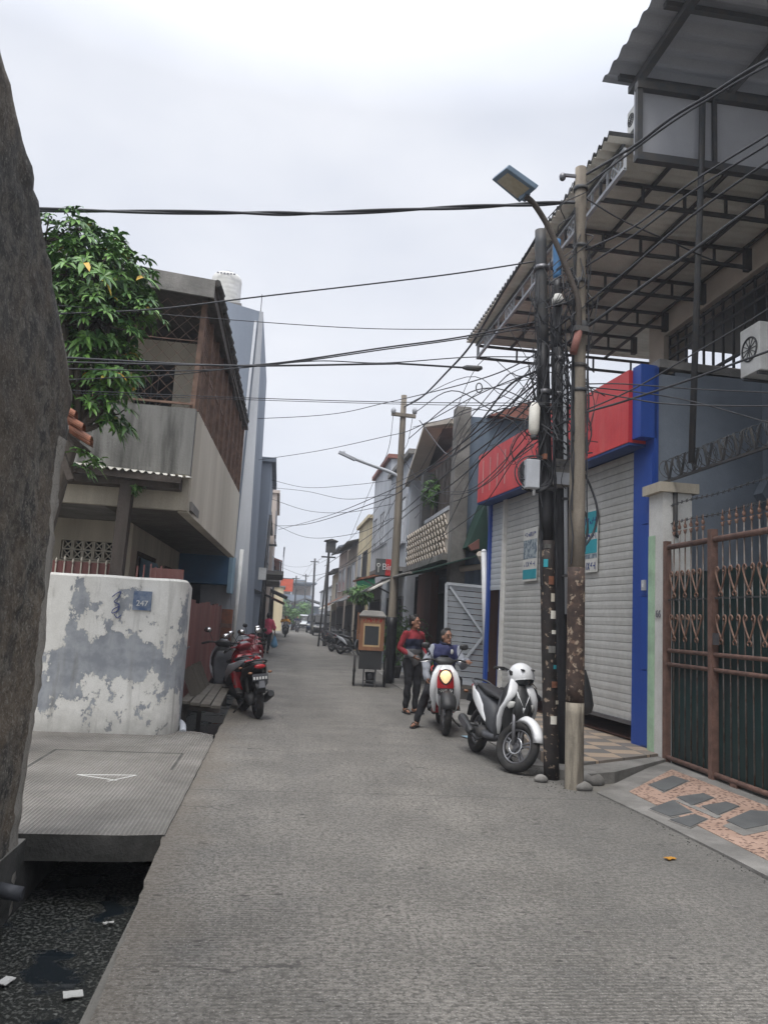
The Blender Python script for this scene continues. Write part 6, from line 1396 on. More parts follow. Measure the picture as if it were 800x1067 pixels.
        P(hl, 'headlight_rim', lambda m: m.tube([Vector((.592, .094*math.sin(a)*(1-.33*max(0, -math.cos(a))), .83+.097*math.cos(a)*(1.18 if math.cos(a) < 0 else 1))) for a in [2*PI*q/28 for q in range(29)]], .012, 6), M_plast)
        P(t, 'plate', lambda m: m.box(.608, .614, -.12, .12, .58, .66), M_plast)
        P(t, 'plate_marks', lambda m: glyphs(m, (.617, 0, .625), (0, 1, 0), (0, 0, 1), .2, .04, 8, 3), M_whitem)
    # inner leg shield, floorboard, tunnel
    P(t, 'leg_shield', lambda m: m.loft([seg((x, 0, z), X_, Y_, .03, w, 16, 3) for z, x, w in ((.3, .3, .15), (.42, .34, .2), (.6, .37, .215), (.78, .37, .19), (.92, .35, .12))]), leg or c3)
    P(t, 'floorboard', lambda m: (m.loft([seg((x, 0, z), Y_, Z_, w, h, 14, 4) for x, z, w, h in ((.36, .33, .13, .03), (.25, .3, .17, .035), (0, .285, .175, .035), (-.12, .3, .15, .05))]), m.loft([seg((x, 0, z), Y_, Z_, w, h, 12, 3) for x, z, w, h in ((.3, .42, .05, .06), (.1, .38, .06, .06), (-.1, .42, .08, .08))])), c3)
    # rear body
    def body(m):
        rg = []
        for x, z, w, h in ((.02, .42, .08, .12), (-.06, .5, .13, .18), (-.2, .57, .16, .17), (-.38, .64, .165, .13), (-.55, .7, .155, .1), (-.72, .765, .12, .07), (-.86, .815, .08, .045), (-.93, .84, .04, .02)):
            rg.append(seg((x, 0, z), Y_, Z_, w, h, 18, 2.8))
        m.loft(rg)
    P(t, 'rear_body', body, c1 if style == 'retro' else c3)
    for s in (-1, 1):
        P(t, 'side_panel', lambda m: m.loft([seg((x, s*y, z), Y_, Z_, .018, h, 12, 2.2) for x, y, z, h in ((-.1, .125, .45, .02), (-.22, .16, .56, .07), (-.4, .172, .66, .085), (-.6, .155, .72, .065), (-.78, .11, .79, .045), (-.92, .05, .84, .012))]), side or c1)
    P(t, 'seat', lambda m: m.loft([seg((x, 0, z), Y_, Z_, w, h, 18, 2.5) for x, z, w, h in ((.03, .735, .05, .02), (-.03, .76, .1, .035), (-.15, .775, .13, .045), (-.3, .79, .14, .045), (-.42, .82, .135, .045), (-.55, .835, .125, .04), (-.68, .84, .1, .035), (-.76, .84, .05, .02))]), M_seat)
    P(t, 'grab_rail', lambda m: m.tube(cat([(-.6, .13, .82), (-.8, .13, .87), (-.9, .07, .9), (-.9, -.07, .9), (-.8, -.13, .87), (-.6, -.13, .82)], 4), .014, 8), c3)
    P(t, 'tail_light', lambda m: m.ell((-.93, 0, .81), (.03, .09, .035), 14, 8), M_redg)
    P(t, 'rear_fender', lambda m: m.loft([seg((x, 0, z), Vector((.5, 0, .5)), Y_, h, w, 12, 2.6) for x, z, h, w in ((-.75, .72, .05, .07), (-.86, .64, .03, .08), (-.93, .54, .015, .08), (-.99, .42, .01, .06))]), M_plast)
    pl = P(t, 'rear_plate', lambda m: m.add([(-.945, -.12, .6), (-.945, .12, .6), (-.915, .12, .7), (-.915, -.12, .7), (-.94, -.12, .6), (-.94, .12, .6), (-.91, .12, .7), (-.91, -.12, .7)], [(0,1,2,3),(7,6,5,4),(0,4,5,1),(1,5,6,2),(2,6,7,3),(3,7,4,0)]), M_gplast)
    for s in (-1, 1): P(t, 'rear_indicator', lambda m: m.ell((-.93, s*.15, .72), (.03, .035, .02), 10, 6), M_cartw)
    # engine, exhaust, shocks, stand
    P(t, 'engine', lambda m: (m.loft([seg((x, y, z), Y_, Z_, w, h, 12, 3) for x, y, z, w, h in ((-.08, .02, .3, .07, .07), (-.25, .03, .3, .1, .1), (-.45, .08, .3, .07, .1), (-.66, .1, .29, .05, .085), (-.72, .1, .29, .03, .05))]), m.tube([(-.15, -.03, .3), (-.32, -.09, .3)], .08, 10)), M_steel)
    P(t, 'exhaust', lambda m: (m.tube(cat([(-.2, -.08, .24), (-.3, -.12, .2), (-.42, -.15, .24)], 4), .022, 8), m.tube([(-.42, -.15, .25), (-.46, -.155, .26), (-.84, -.165, .38), (-.88, -.165, .39)], [.04, .058, .06, .045], 14)), M_plast)
    P(t, 'heat_shield', lambda m: m.prism([(-.5, -.222, .26), (-.76, -.232, .34), (-.76, -.232, .42), (-.5, -.222, .34)], (0, .008, 0)), M_alu)
    P(t, 'shock_absorber', lambda m: (m.tube([(-.6, .13, .36), (-.52, .13, .66)], .014, 8), [m.torus(Vector((-.6, .13, .36)).lerp(Vector((-.52, .13, .66)), .2+.06*k), (.25, 0, 1), .026, .006, 12, 5) for k in range(10)]), M_steel)
    P(t, 'side_stand', lambda m: m.tube([(-.05, .1, .24), (-.02, .2, .1), (.0, .27, .035)], .012, 8), M_steel)
    P(t, 'footpeg', lambda m: [m.tube([(-.28, s*.15, .36), (-.28, s*.25, .37)], .014, 8) for s in (-1, 1)], M_steel)
    # handlebar cluster
    hb = P(t, 'handlebar', T(lambda m: (m.loft([seg((x, 0, z), X_, Y_, d, w, 14, 2.4) for z, x, d, w in ((.97, .38, .05, .08), (1.02, .37, .07, .14), (1.06, .35, .07, .15), (1.1, .33, .04, .08))]), m.tube(cat([(.3, -.34, 1.03), (.34, -.22, 1.06), (.37, 0, 1.03), (.34, .22, 1.06), (.3, .34, 1.03)], 4), .014, 8))), c2)
    for s in (-1, 1):
        g = P(t, 'grip', T(lambda m: m.tube([(.33, s*.25, 1.055), (.29, s*.37, 1.02)], .019, 10)), M_rubber)
        P(t, 'brake_lever', T(lambda m: m.tube(cat([(.37, s*.2, 1.05), (.4, s*.27, 1.03), (.37, s*.38, 1.01)], 3), .007, 6)), M_chrome)
        if not mirrors: continue
        mr = P(t, 'mirror', T(lambda m: (m.tube(cat([(.34, s*.19, 1.07), (.36, s*.23, 1.16), (.35, s*.27, 1.23)], 3), .006, 6), m.loft([seg((.35+d, s*.29, 1.26), Y_, Z_, a, b, 16, 2.5) for d, a, b in ((.025, .03, .02), (.015, .06, .04), (0, .068, .046), (-.004, .062, .042))]))), M_plast)
        P(mr, 'mirror_glass', T(lambda m: m.loft([seg((.345-q, s*.29, 1.26), Y_, Z_, .06, .04, 16, 2.5) for q in (0, .003)])), M_chrome)
    P(t, 'speedometer', T(lambda m: m.prism([(.3, -.07, 1.09), (.3, .07, 1.09), (.36, .06, 1.12), (.36, -.06, 1.12)], (0, 0, .008))), M_glass)
    return t
M_hl = emit('lit_headlight', (1.0, .68, .36), .46)
# white scooter, nearest, leaning on its stand beside the poles
f_ = G(535, 806); r_ = G(494, 784); d = (f_-r_); yaw = math.atan2(d.y, d.x); mid = (f_*.48+r_*.52)
ws = scooter('scooter', 'white and black scooter parked by the poles with a white helmet on it', (mid.x, mid.y, .0), yaw, lean=0, steer=R_(30), mirrors=False)
ws.rotation_euler = (Matrix.Rotation(yaw, 4, 'Z') @ Matrix.Rotation(R_(-9), 4, 'X')).to_euler()
# silver stripe + helmet
t = thing('helmet', 'white open face helmet perched on the handlebar of the white scooter', 'helmet', atY(543, 705, f_.y+.3))
hM = Matrix.Rotation(R_(-75), 4, 'Z') @ Matrix.Rotation(R_(14), 4, 'Y')
def helm(m):
    m.M = hM
    m.ell((0, 0, 0), (.165, .135, .145), 24, 16)
    m.v = [v if True else v for v in m.v]
def helmcut(m):
    m.M = hM; vs = []; fs = []; n, k_ = 36, 18
    for s_ in (0, 1):
        k = 1-.06*s_
        for j in range(k_+1):
            ph = PI*.72*j/k_
            for i in range(n):
                a = 2*PI*i/n; lim = 1.0
                front = max(0, math.cos(a))
                p2 = min(ph, PI*(.72-.27*front**.6))
                vs.append((.172*k*math.sin(p2)*math.cos(a), .145*k*math.sin(p2)*math.sin(a), .155*k*math.cos(p2)))
    tot = (k_+1)*n
    for j in range(k_):
        for i in range(n):
            a, b, c, d = j*n+i, j*n+(i+1) % n, (j+1)*n+(i+1) % n, (j+1)*n+i
            fs.append((a, d, c, b)); fs.append((tot+a, tot+b, tot+c, tot+d))
    for i in range(n): fs.append((k_*n+i, tot+k_*n+i, tot+k_*n+(i+1) % n, k_*n+(i+1) % n))
    m.smooth = True; m.add(vs, fs)
P(t, 'shell', helmcut, M_white)
def lining(m): m.M = hM; m.ell((-.01, 0, -.03), (.138, .115, .11), 20, 12)
P(t, 'lining', lining, M_seat)
def vis(m):
    m.M = hM; vs = []
    for j in range(7):
        for i in range(15):
            a = R_(-62+124*i/14); ph = R_(78+38*j/6); vs.append((.172*math.sin(ph)*math.cos(a), .142*math.sin(ph)*math.sin(a), .15*math.cos(ph)))
    m.smooth = True; m.add(vs, [(j*15+i, j*15+i+1, (j+1)*15+i+1, (j+1)*15+i) for j in range(6) for i in range(14)])
P(t, 'visor', vis, M_glass)
P(t, 'vent', lambda m: (setattr(m, 'M', hM), m.box(.09, .13, .05, .085, .105, .118), m.box(.09, .13, -.085, -.05, .105, .118)), M_plast)
P(t, 'chin_strap', lambda m: (setattr(m, 'M', hM), m.tube(cat([(0, .11, -.08), (.03, .05, -.19), (.03, -.05, -.19), (0, -.11, -.08)], 4), .009, 6)), M_seat)
t = thing('jacket', 'black rain jacket stuffed over the handlebar under the helmet', 'jacket', atY(545, 720, f_.y+.33))
remesh('cloth', lambda m: (m.ell((0, 0, -.08), (.14, .1, .07)), m.ell((.09, .02, -.02), (.09, .08, .07)), m.ell((-.12, .03, -.03), (.1, .07, .05)), m.ell((.15, 0, -.08), (.07, .06, .05))), M_fblk, t, .012)

# scooter with seated rider
f2 = G(463, 766); rs_yaw = R_(-98)
rs = scooter('scooter', 'white and red scooter with lit round headlight carrying the seated man', (f2.x+.1, f2.y+.62, 0), rs_yaw, steer=R_(6), lit=True, style='retro', c1=M_white, c2=M_plast, c3=M_redg)
rs.rotation_euler = (Matrix.Rotation(rs_yaw, 4, 'Z') @ Matrix.Rotation(R_(2), 4, 'X')).to_euler()
P(rs, 'stripe_decal', lambda m: [m.beam((.43, -.212, .42+.05*k), (.5, -.216, .47+.05*k), .02, .012) for k in range(3)], M_plast)

# left motorcycles
r3 = G(266, 749); h3 = R_(103)
bk = scooter('scooter', 'black scooter with number plate and maroon panel, rear toward the viewer', (r3.x-.1+.0, r3.y+.66, 0), h3, steer=R_(14), style='sharp', c1=M_redd, c2=M_redd, c3=M_plast, leg=M_redg, side=M_plast)
bk.rotation_euler = (Matrix.Rotation(h3, 4, 'Z') @ Matrix.Rotation(R_(-7), 4, 'X')).to_euler()
P(bk, 'plate_digits', lambda m: [m.box(-.953+.0, -.949, -.1+.045*k, -.07+.045*k, .62, .66) for k in range(5)], M_whitem)
P(bk, 'reflector', lambda m: m.prism([(-.99, -.06, .5), (-.99, .04, .5), (-.975, .03, .6), (-.975, -.05, .6)], (-.006, 0, 0)), M_alu)
sv = scooter('scooter', 'silver grey scooter squeezed between the tin fence and the black scooter', (-.68, 13.75, 0), R_(112), steer=R_(-20), style='sharp', c1=M_cab, c2=M_plast, c3=M_gplast)
sv.rotation_euler = (Matrix.Rotation(R_(112), 4, 'Z') @ Matrix.Rotation(R_(-6), 4, 'X')).to_euler()
mr_ = scooter('scooter', 'dark scooter with maroon legshield parked just beyond the silver one by the fence', (-.42, 14.9, 0), R_(100), steer=R_(20), style='sharp', c1=M_white, c2=M_redd, c3=M_redd, leg=M_redd)
mr_.rotation_euler = (Matrix.Rotation(R_(100), 4, 'Z') @ Matrix.Rotation(R_(-6), 4, 'X')).to_euler()
w4 = scooter('scooter', 'white and red scooter nosing out by the tall grey building', (-.62, 18.6, 0), R_(-75), steer=R_(25), style='sharp', c1=M_redd, c2=M_redd, c3=M_plast)
# far right parked bikes
for k, (px, py, rot, lab, cols) in enumerate([(353, 680, -60, 'dark motorbike parked under the awning, nearer of the two', (M_plast, M_plast, M_gplast)), (343, 674, -70, 'dark motorbike parked under the awning, farther of the two', (M_gplast, M_plast, M_plast)), (365, 683, -50, 'black and silver motorbike closest to the food cart on the right row', (M_cab, M_plast, M_plast))]):
    q = G(px, py); scooter('scooter', lab, (q.x, q.y, 0), R_(rot), steer=R_(15), c1=cols[0], c2=cols[1], c3=cols[2])
q = G(297, 664); fs_ = scooter('scooter', 'dark scooter ridden toward the viewer far down the street', (q.x, q.y, 0), R_(-92), style='sharp', c1=M_plast, c2=M_plast, c3=M_gplast)
q2 = G(309, 661); fs2 = scooter('scooter', 'second dark scooter far behind the yellow clad rider', (q2.x+.2, q2.y+8, 0), R_(-85), c1=M_gplast, c2=M_plast, c3=M_gplast)

# ================================================================== PEOPLE
def V3(*a): return Vector(a)
def head_parts(t, H_, fwd, hair, s=1.0, hl=0):
    """H_: head centre; fwd: facing direction; returns the capsule adder for the body"""
    f = Vector(fwd).normalized(); l = Z_.cross(f).normalized(); u = f.cross(l)
    Mh = Matrix((f, l, u)).transposed()
    def add(m):
        m.ell(H_+u*.02, (.092*s, .074*s, .105*s), 20, 14, Mh); m.ell(H_+f*.018-u*.055, (.07*s, .055*s, .065*s), 16, 10, Mh)
        m.caps(H_+f*.085+u*.012, H_+f*.108-u*.022, .011, .016, 8)          # nose
        m.ell(H_+f*.08-u*.1, (.02, .025, .015), 10, 6, Mh)                   # chin
        m.ell(H_+f*.088-u*.058, (.012, .026, .011), 10, 6, Mh)               # lips
        m.ell(H_+f*.078+u*.04, (.018, .055, .012), 10, 6, Mh)                # brow
        for q in (-1, 1): m.ell(H_+l*.077*q-u*.008, (.022, .012, .032), 10, 8, Mh)
    def feats():
        for q in (-1, 1): P(t, 'eye', lambda m: m.ell(H_+f*.086+l*.032*q+u*.014, (.009, .014, .007), 8, 6, Mh), M_hair)
        P(t, 'mouth', lambda m: m.ell(H_+f*.098-u*.058, (.006, .024, .004), 8, 6, Mh), M_redd)
    def hairf(m):
        m.ell(H_-f*.018+u*.042, (.096*s, .083*s, .1*s), 20, 12, Mh); m.ell(H_-f*.04-u*.0, (.075*s, .08*s, .085*s), 18, 12, Mh)
        m.caps(H_+f*.03+u*.125-l*.03, H_+f*.035+u*.125+l*.03, .022, .022)
        if hl: m.ell(H_-f*.11-u*.0, (.05, .05, .06), 12, 8)
    return add, feats, hairf
def hand(m, wr, el, palm_n, curl=.5, thumb_side=1, s=1.0):
    """palm and five fingers; wr wrist, el elbow, palm_n palm normal"""
    d = (wr-el).normalized(); n = (palm_n-d*palm_n.dot(d)).normalized(); sd = d.cross(n).normalized()*thumb_side
    Mh = Matrix((d, sd, n)).transposed(); m.ell(wr+d*.045, (.052*s, .04*s, .017*s), 14, 9, Mh)
    for k, ln in enumerate((.068, .078, .073, .058)):
        b = wr+d*.08+sd*(.03-.02*k); c1 = curl*.8; d1 = (d*math.cos(c1)+n*math.sin(c1)); d2 = (d*math.cos(c1*2.1)+n*math.sin(c1*2.1))
        k1 = b+d1*ln*.5*s; m.caps(b-d*.02, k1, .0088*s, .0085*s, 8); m.caps(k1, k1+d2*ln*.5*s, .0085*s, .0075*s, 8)
    b = wr+d*.025+sd*.032; e = b+(d*.55+sd*.65+n*.35).normalized()*.04; m.caps(b-sd*.012, e, .012, .0105, 8); m.caps(e, e+(d*.85+sd*.2+n*.5).normalized()*.03, .0105, .009, 8)
def person(label, loc, rz, J, fwd, top_m, top_fn, bot_m, hair_m=M_hair, hl=0, voxel=.0085, shoe='sandal', palm=(V3(0, 1, 0), V3(0, -1, 0)), curl=(.5, .5), short=False, topmats=None, sleeve=1.0, infl=0.0):
    t = thing('person', label, 'person', loc, rz); J = dict(J)
    for q_ in ('sh_l', 'sh_r'): J[q_] = J[q_]+V3(0, -.012 if q_ == 'sh_l' else .012, -.035)
    add, feats, hairf = head_parts(t, J['head'], fwd, hair_m, hl=hl)
    P_, C, N = J['pelvis'], J['chest'], J['neck']
    def torso(m, g):
        side = (J['sh_l']-J['sh_r']).normalized(); hs_ = (J['hip_l']-J['hip_r']).normalized()
        fw = side.cross((C-P_).normalized()).normalized()
        Mt = Matrix((fw, side, (C-P_).normalized())).transposed(); Mp = Matrix((hs_.cross(Z_).normalized() if abs(hs_.z) < .9 else fw, hs_, Z_)).transposed()
        m.ell(C, (.112+g, .165+g, .17+g), 18, 12, Mt); m.ell(P_.lerp(C, .5), (.1+g, .142+g, .15+g), 18, 12, Mt); m.ell(P_, (.11+g, .16+g, .12+g), 18, 12, Mp)
        for s_ in ('l', 'r'): m.caps(C+Z_*.05, J['sh_'+s_], .085+g*.7, .056+g*.7); 
        m.caps(C+Z_*.1, N-Z_*.015, .085+g*.5, .052+g*.3)
    def arm(m, s_, g, f=1.0): m.caps(J['sh_'+s_], J['el_'+s_], .05+g, .04+g); m.caps(J['el_'+s_], J['el_'+s_].lerp(J['wr_'+s_], f), .04+g, (.04+(.026-.04)*f)+g)
    def leg(m, s_, g, f=1.0): m.caps(J['hip_'+s_], J['kn_'+s_], .088+g, .056+g); m.caps(J['kn_'+s_], J['kn_'+s_].lerp(J['an_'+s_], f), .056+g, (.056+(.036-.056)*f)+g)
    def body(m):
        torso(m, -.006); m.caps(N-Z_*.02, J['head']-Z_*.05, .052, .05); add(m)
        for s_, pn, cu in (('l', palm[0], curl[0]), ('r', palm[1], curl[1])):
            arm(m, s_, -.003); leg(m, s_, -.004); hand(m, J['wr_'+s_], J['el_'+s_], pn, cu, J.get('ts_'+s_, 1))
            a = J['an_'+s_]; fd = J['ft_'+s_].normalized(); m.caps(a-Z_*.02-fd*.03, a-Z_*.05+fd*.12, .034, .026); m.caps(a-Z_*.05+fd*.1, a-Z_*.058+fd*.17, .026, .018)
            m.caps(a-fd*.04-Z_*.03, a-fd*.02-Z_*.055, .03, .028)
    remesh('body', body, M_skin, t, voxel, smooth=1)
    feats(); remesh('hair', hairf, hair_m, t, voxel, smooth=1)
    def wr(c): return Vector((noise.noise(c*9), noise.noise(c*9+Vector((5, 0, 0))), noise.noise(c*7+Vector((0, 9, 0)))))*.018
    remesh('top', lambda m: (torso(m, .016+infl), arm(m, 'l', .013+infl, sleeve), arm(m, 'r', .013+infl, sleeve)), topmats or top_m, t, voxel, matfn=top_fn, smooth=3, disp=wr)
    remesh('trousers', lambda m: (m.ell(P_, (.125, .172, .11), 18, 12, Matrix((((J['hip_l']-J['hip_r']).normalized().cross(Z_)).normalized(), (J['hip_l']-J['hip_r']).normalized(), Z_)).transposed()), leg(m, 'l', .016, .93), leg(m, 'r', .016, .93)), bot_m, t, voxel, smooth=3, disp=wr)
    for s_ in ('l', 'r'):
        a = J['an_'+s_]; fd = J['ft_'+s_].normalized(); sd = Z_.cross(fd).normalized()
        sole = P(t, 'sandal' if shoe == 'sandal' else 'shoe', lambda m: m.loft([[a+fd*x+sd*w*c_+Z_*(z_-.085+h) for c_, h in ((-1, 0), (1, 0), (1, .018), (-1, .018))] for x, w, z_ in ((-.085, .025, 0), (-.06, .036, 0), (.03, .036, 0), (.11, .045, 0), (.17, .04, 0), (.2, .02, .003))], sm=False), M_seat)
        P(sole, 'strap', lambda m: m.tube(cat([a+fd*.08+sd*.045-Z_*.065, a+fd*.09+sd*.025-Z_*.02, a+fd*.09-sd*.025-Z_*.02, a+fd*.08-sd*.045-Z_*.065], 4), .011, 6), M_wooddk)
    return t
# 1: standing man, red/navy/grey jersey. local: +x forward, +y left
sm_p = G(436, 744)
Js = dict(pelvis=V3(0, 0, .93), chest=V3(.0, 0, 1.27), neck=V3(.01, 0, 1.46), head=V3(.035, -.01, 1.585),
          sh_l=V3(0, .18, 1.41), sh_r=V3(0, -.18, 1.41), el_l=V3(-.03, .25, 1.13), el_r=V3(-.06, -.25, 1.13), wr_l=V3(.14, .2, .98), wr_r=V3(.17, -.13, 1.0),
          hip_l=V3(0, .09, .9), hip_r=V3(0, -.09, .9), kn_l=V3(.04, .09, .5), kn_r=V3(.02, -.08, .5), an_l=V3(.03, .09, .095), an_r=V3(-.03, -.08, .095), ft_l=V3(1, .25, 0), ft_r=V3(1, -.25, 0))
def jers(c):
    return 0 if c.z > 1.3 or abs(c.y) > .2 and c.z > 1.02 and abs(c.y) > .2 else (1 if c.z > 1.12 else 2)
M_maroon = mat('dark_red_cloth', (.14, .015, .02), rough=.9)
person('standing man in a red, navy and grey jersey and black trousers', (sm_p.x-.16, sm_p.y, 0), R_(-62), Js, (1, .35, .1), M_fred, jers, M_fblk, topmats=[M_fred, M_fnavy, M_fgrey], palm=(V3(0, -.6, .8), V3(0, .6, .8)), curl=(.5, .3))
# 2: man seated on scooter (scooter local frame: +x forward)
base = Vector((rs.location.x, rs.location.y, 0))
Jm = dict(pelvis=V3(-.2, 0, .85), chest=V3(-.13, -.0, 1.11), neck=V3(-.1, 0, 1.275), head=V3(-.07, .01, 1.39),
          sh_l=V3(-.12, .18, 1.235), sh_r=V3(-.12, -.18, 1.235), el_l=V3(.0, .27, .98), el_r=V3(-.1, -.29, .98), wr_l=V3(.22, .31, 1.04), wr_r=V3(-.0, -.27, .76),
          hip_l=V3(-.18, .09, .83), hip_r=V3(-.18, -.1, .83), kn_l=V3(.16, .2, .74), kn_r=V3(.08, -.27, .55), an_l=V3(.2, .17, .41), an_r=V3(.02, -.4, .095), ft_l=V3(1, .1, 0), ft_r=V3(1, -.5, 0))
def jack(c): return 1 if abs(c.y) > .185 and c.z < 1.27 else 0
pm = person('man in a blue jacket with pale sleeves sitting on the lit scooter', base, rs_yaw, Jm, (1, .62, .12), M_fnav2, jack, M_fblk, hair_m=M_hairg, topmats=[M_fnav2, M_fgr2], palm=(V3(0, 0, -1), V3(0, 1, 0)), curl=(1.0, .8), infl=.02)
P(pm, 'chest_patch', lambda m: m.ell(V3(.0, .095, 1.17), (.012, .028, .04), 12, 8), M_paper); P(pm, 'sleeve_badge', lambda m: (m.torus(V3(-.06, -.262, 1.13), (.5, -1, .15), .034, .009, 20, 6)), M_fnavy)
P(pm, 'collar', lambda m: m.torus(V3(-.1, 0, 1.3), (.2, 0, 1), .075, .02, 24, 8), M_fnavy)
P(pm, 'glasses', lambda m: [m.torus(Jm['head']+V3(.855, .53, .1).normalized()*.1+V3(-.53, .855, 0)*.034*q+Z_*.012, (.855, .53, 0), .021, .003, 16, 5) for q in (-1, 1)], M_steel)
# 3: walker in pink seen from behind
wp = G(277, 681)
Jw = dict(pelvis=V3(0, 0, .9), chest=V3(.02, 0, 1.2), neck=V3(.03, 0, 1.38), head=V3(.06, 0, 1.5),
          sh_l=V3(.02, .17, 1.32), sh_r=V3(.02, -.17, 1.32), el_l=V3(.05, .24, 1.07), el_r=V3(.0, -.26, 1.05), wr_l=V3(.2, .2, .98), wr_r=V3(.03, -.3, .82),
          hip_l=V3(0, .09, .87), hip_r=V3(0, -.09, .87), kn_l=V3(.02, .1, .48), kn_r=V3(.1, -.09, .49), an_l=V3(-.28, .1, .14), an_r=V3(.2, -.06, .095), ft_l=V3(1, 0, -.3), ft_r=V3(1, 0, 0))
person('person in a pink shirt walking away holding a blue plastic bag', (wp.x, wp.y, 0), R_(92), Jw, (1, 0, -.1), M_fpink, lambda c: 0, M_fblk, voxel=.013, sleeve=.2, infl=.02, hl=1)
t = thing('plastic_bag', 'light blue plastic bag hanging from the hand of the walker in pink', 'bag', (wp.x+.3, wp.y+.05, .35))
P(t, 'sack', lambda m: m.loft([[V3(a*math.cos(k*PI/8), a*.7*math.sin(k*PI/8), z) for k in range(16)] for a, z in ((.02, .42), (.04, .34), (.09, .2), (.14, .06), (.14, -.03), (.07, -.1), (.02, -.11))]), mat('blue_film', (.2, .42, .62), (.16, .36, .56), scale=8, rough=.4, bump=.4))
P(t, 'handle', lambda m: m.tube(cat([(0, 0, .4), (.02, 0, .46), (.0, 0, .5)]), .012, 6), mat('blue_film', (.2, .42, .62)))
# 4/5: riders far off
def rider(label, sc, topm, yaw):
    J2 = {k: (v.copy() if isinstance(v, Vector) else v) for k, v in Jm.items()}
    J2['wr_r'] = V3(.22, -.31, 1.07); J2['el_r'] = V3(-.02, -.33, 1.12); J2['an_r'] = V3(.2, -.17, .41); J2['kn_r'] = V3(.16, -.2, .74)
    return person(label, sc.location[:], yaw, J2, (1, 0, 0), topm, lambda c: 0, M_fblk, voxel=.022, infl=.03)
rider('distant rider in a yellow orange jacket coming up the street', fs_, M_forange, R_(-92)); rider('distant dark clad rider behind the yellow orange one', fs2, M_fnavy, R_(-85))

# ================================================================== FOOD CART
cp = G(384, 716)
t = thing('food_cart', 'wooden food cart with orange glazed cabinet and two tall wheels', 'food cart', (cp.x, cp.y, 0), R_(-6))
def B(name, a, m, par=None, bevel=0): return P(par or t, name, lambda q: q.box(*a), m, bevel=bevel)
B('lower_cabinet', (-.27, .27, -.1, .9, .42, .86), M_plast)
for x in (-.37, .37):
    w = P(t, 'wheel', lambda m: m.torus((x, .25, .36), (1, 0, 0), .33, .028, 36, 8), M_rubber)
    P(w, 'spokes', lambda m: (m.tube([(x-.04, .25, .36), (x+.04, .25, .36)], .035, 10), [m.tube([(x, .25, .36), (x, .25+.32*math.cos(a), .36+.32*math.sin(a))], .006, 5) for a in [k*PI/9 for k in range(18)]], m.torus((x, .25, .36), (1, 0, 0), .3, .012, 30, 6)), M_alu)
P(t, 'stand_leg', lambda m: (m.beam((-.14, -.02, .42), (-.14, -.06, .0), .035), m.beam((.14, -.02, .42), (.14, -.06, .0), .035), m.beam((-.14, -.05, .15), (.14, -.05, .15), .025)), M_steel)
P(t, 'cabinet_frame', lambda m: (m.box(-.3, .3, -.12, .92, .861, .95), m.box(-.3, -.2, -.12, -.06, .95, 1.5), m.box(.2, .3, -.12, -.06, .95, 1.5), m.box(-.3, .3, -.12, .92, 1.5, 1.66), m.box(-.3, -.22, .86, .92, .95, 1.5), m.box(.22, .3, .86, .92, .95, 1.5), m.box(-.296, -.28, -.06, .86, .95, 1.1), m.box(.28, .296, -.06, .86, .95, 1.1)), M_cartw)
P(t, 'glass', lambda m: (m.box(-.2, .2, -.095, -.09, .95, 1.5), m.box(-.293, -.288, -.06, .86, 1.1, 1.5), m.box(.288, .293, -.06, .86, 1.1, 1.5)), M_glass)
P(t, 'inner_frame', lambda m: (m.box(-.2, .2, -.115, -.1, 1.44, 1.5), m.box(-.2, .2, -.115, -.1, .95, .99), m.box(-.2, -.17, -.115, -.1, .99, 1.44), m.box(.17, .2, -.115, -.1, .99, 1.44)), mat('cream_trim', (.5, .36, .2), rough=.6))
0 and P(t, 'food_tray', lambda m: (m.box(-.16, .14, -.13, -.118, 1.02, 1.1)), M_fnav2)
P(t, 'lid', lambda m: m.loft([[V3(-w, y0, z), V3(w, y0, z), V3(w, y1, z), V3(-w, y1, z)] for w, y0, y1, z in ((.33, -.16, .96, 1.662), (.33, -.16, .96, 1.69), (.24, -.05, .86, 1.8), (.2, 0, .8, 1.81))], sm=False), M_conc)
P(t, 'lid_slot', lambda m: m.box(-.13, .13, .05, .2, 1.812, 1.83), M_steel)
P(t, 'side_board', lambda m: m.box(-.36, -.31, .15, .9, 1.1, 1.75), M_cartw)
P(t, 'lettering', lambda m: glyphs(m, (.02, -.123, 1.58), (1, 0, 0), (0, 0, 1), .46, .09, 9, 8, .004), M_redg)
P(t, 'push_handle', lambda m: m.tube([(-.2, .9, .84), (-.2, 1.3, .86), (.2, 1.3, .86), (.2, .9, .84)], .016, 8), M_alu)
P(t, 'bucket', lambda m: m.tube([(.02, .1, .08), (.02, .1, .34)], [.1, .13], 14), M_plast)
# wooden barrier/box things by right kerb
t = thing('dustbin', 'dark upright bin against the right row before the motorbikes', 'bin', (3.0, 39.0, 0)); P(t, 'drum', lambda m: m.tube([(0, 0, 0), (0, 0, .85), (0, 0, .9)], [.24, .3, .3], 14), M_plast); P(t, 'lid', lambda m: m.tube([(0, 0, .901), (0, 0, .95)], [.31, .2], 14), M_gplast)

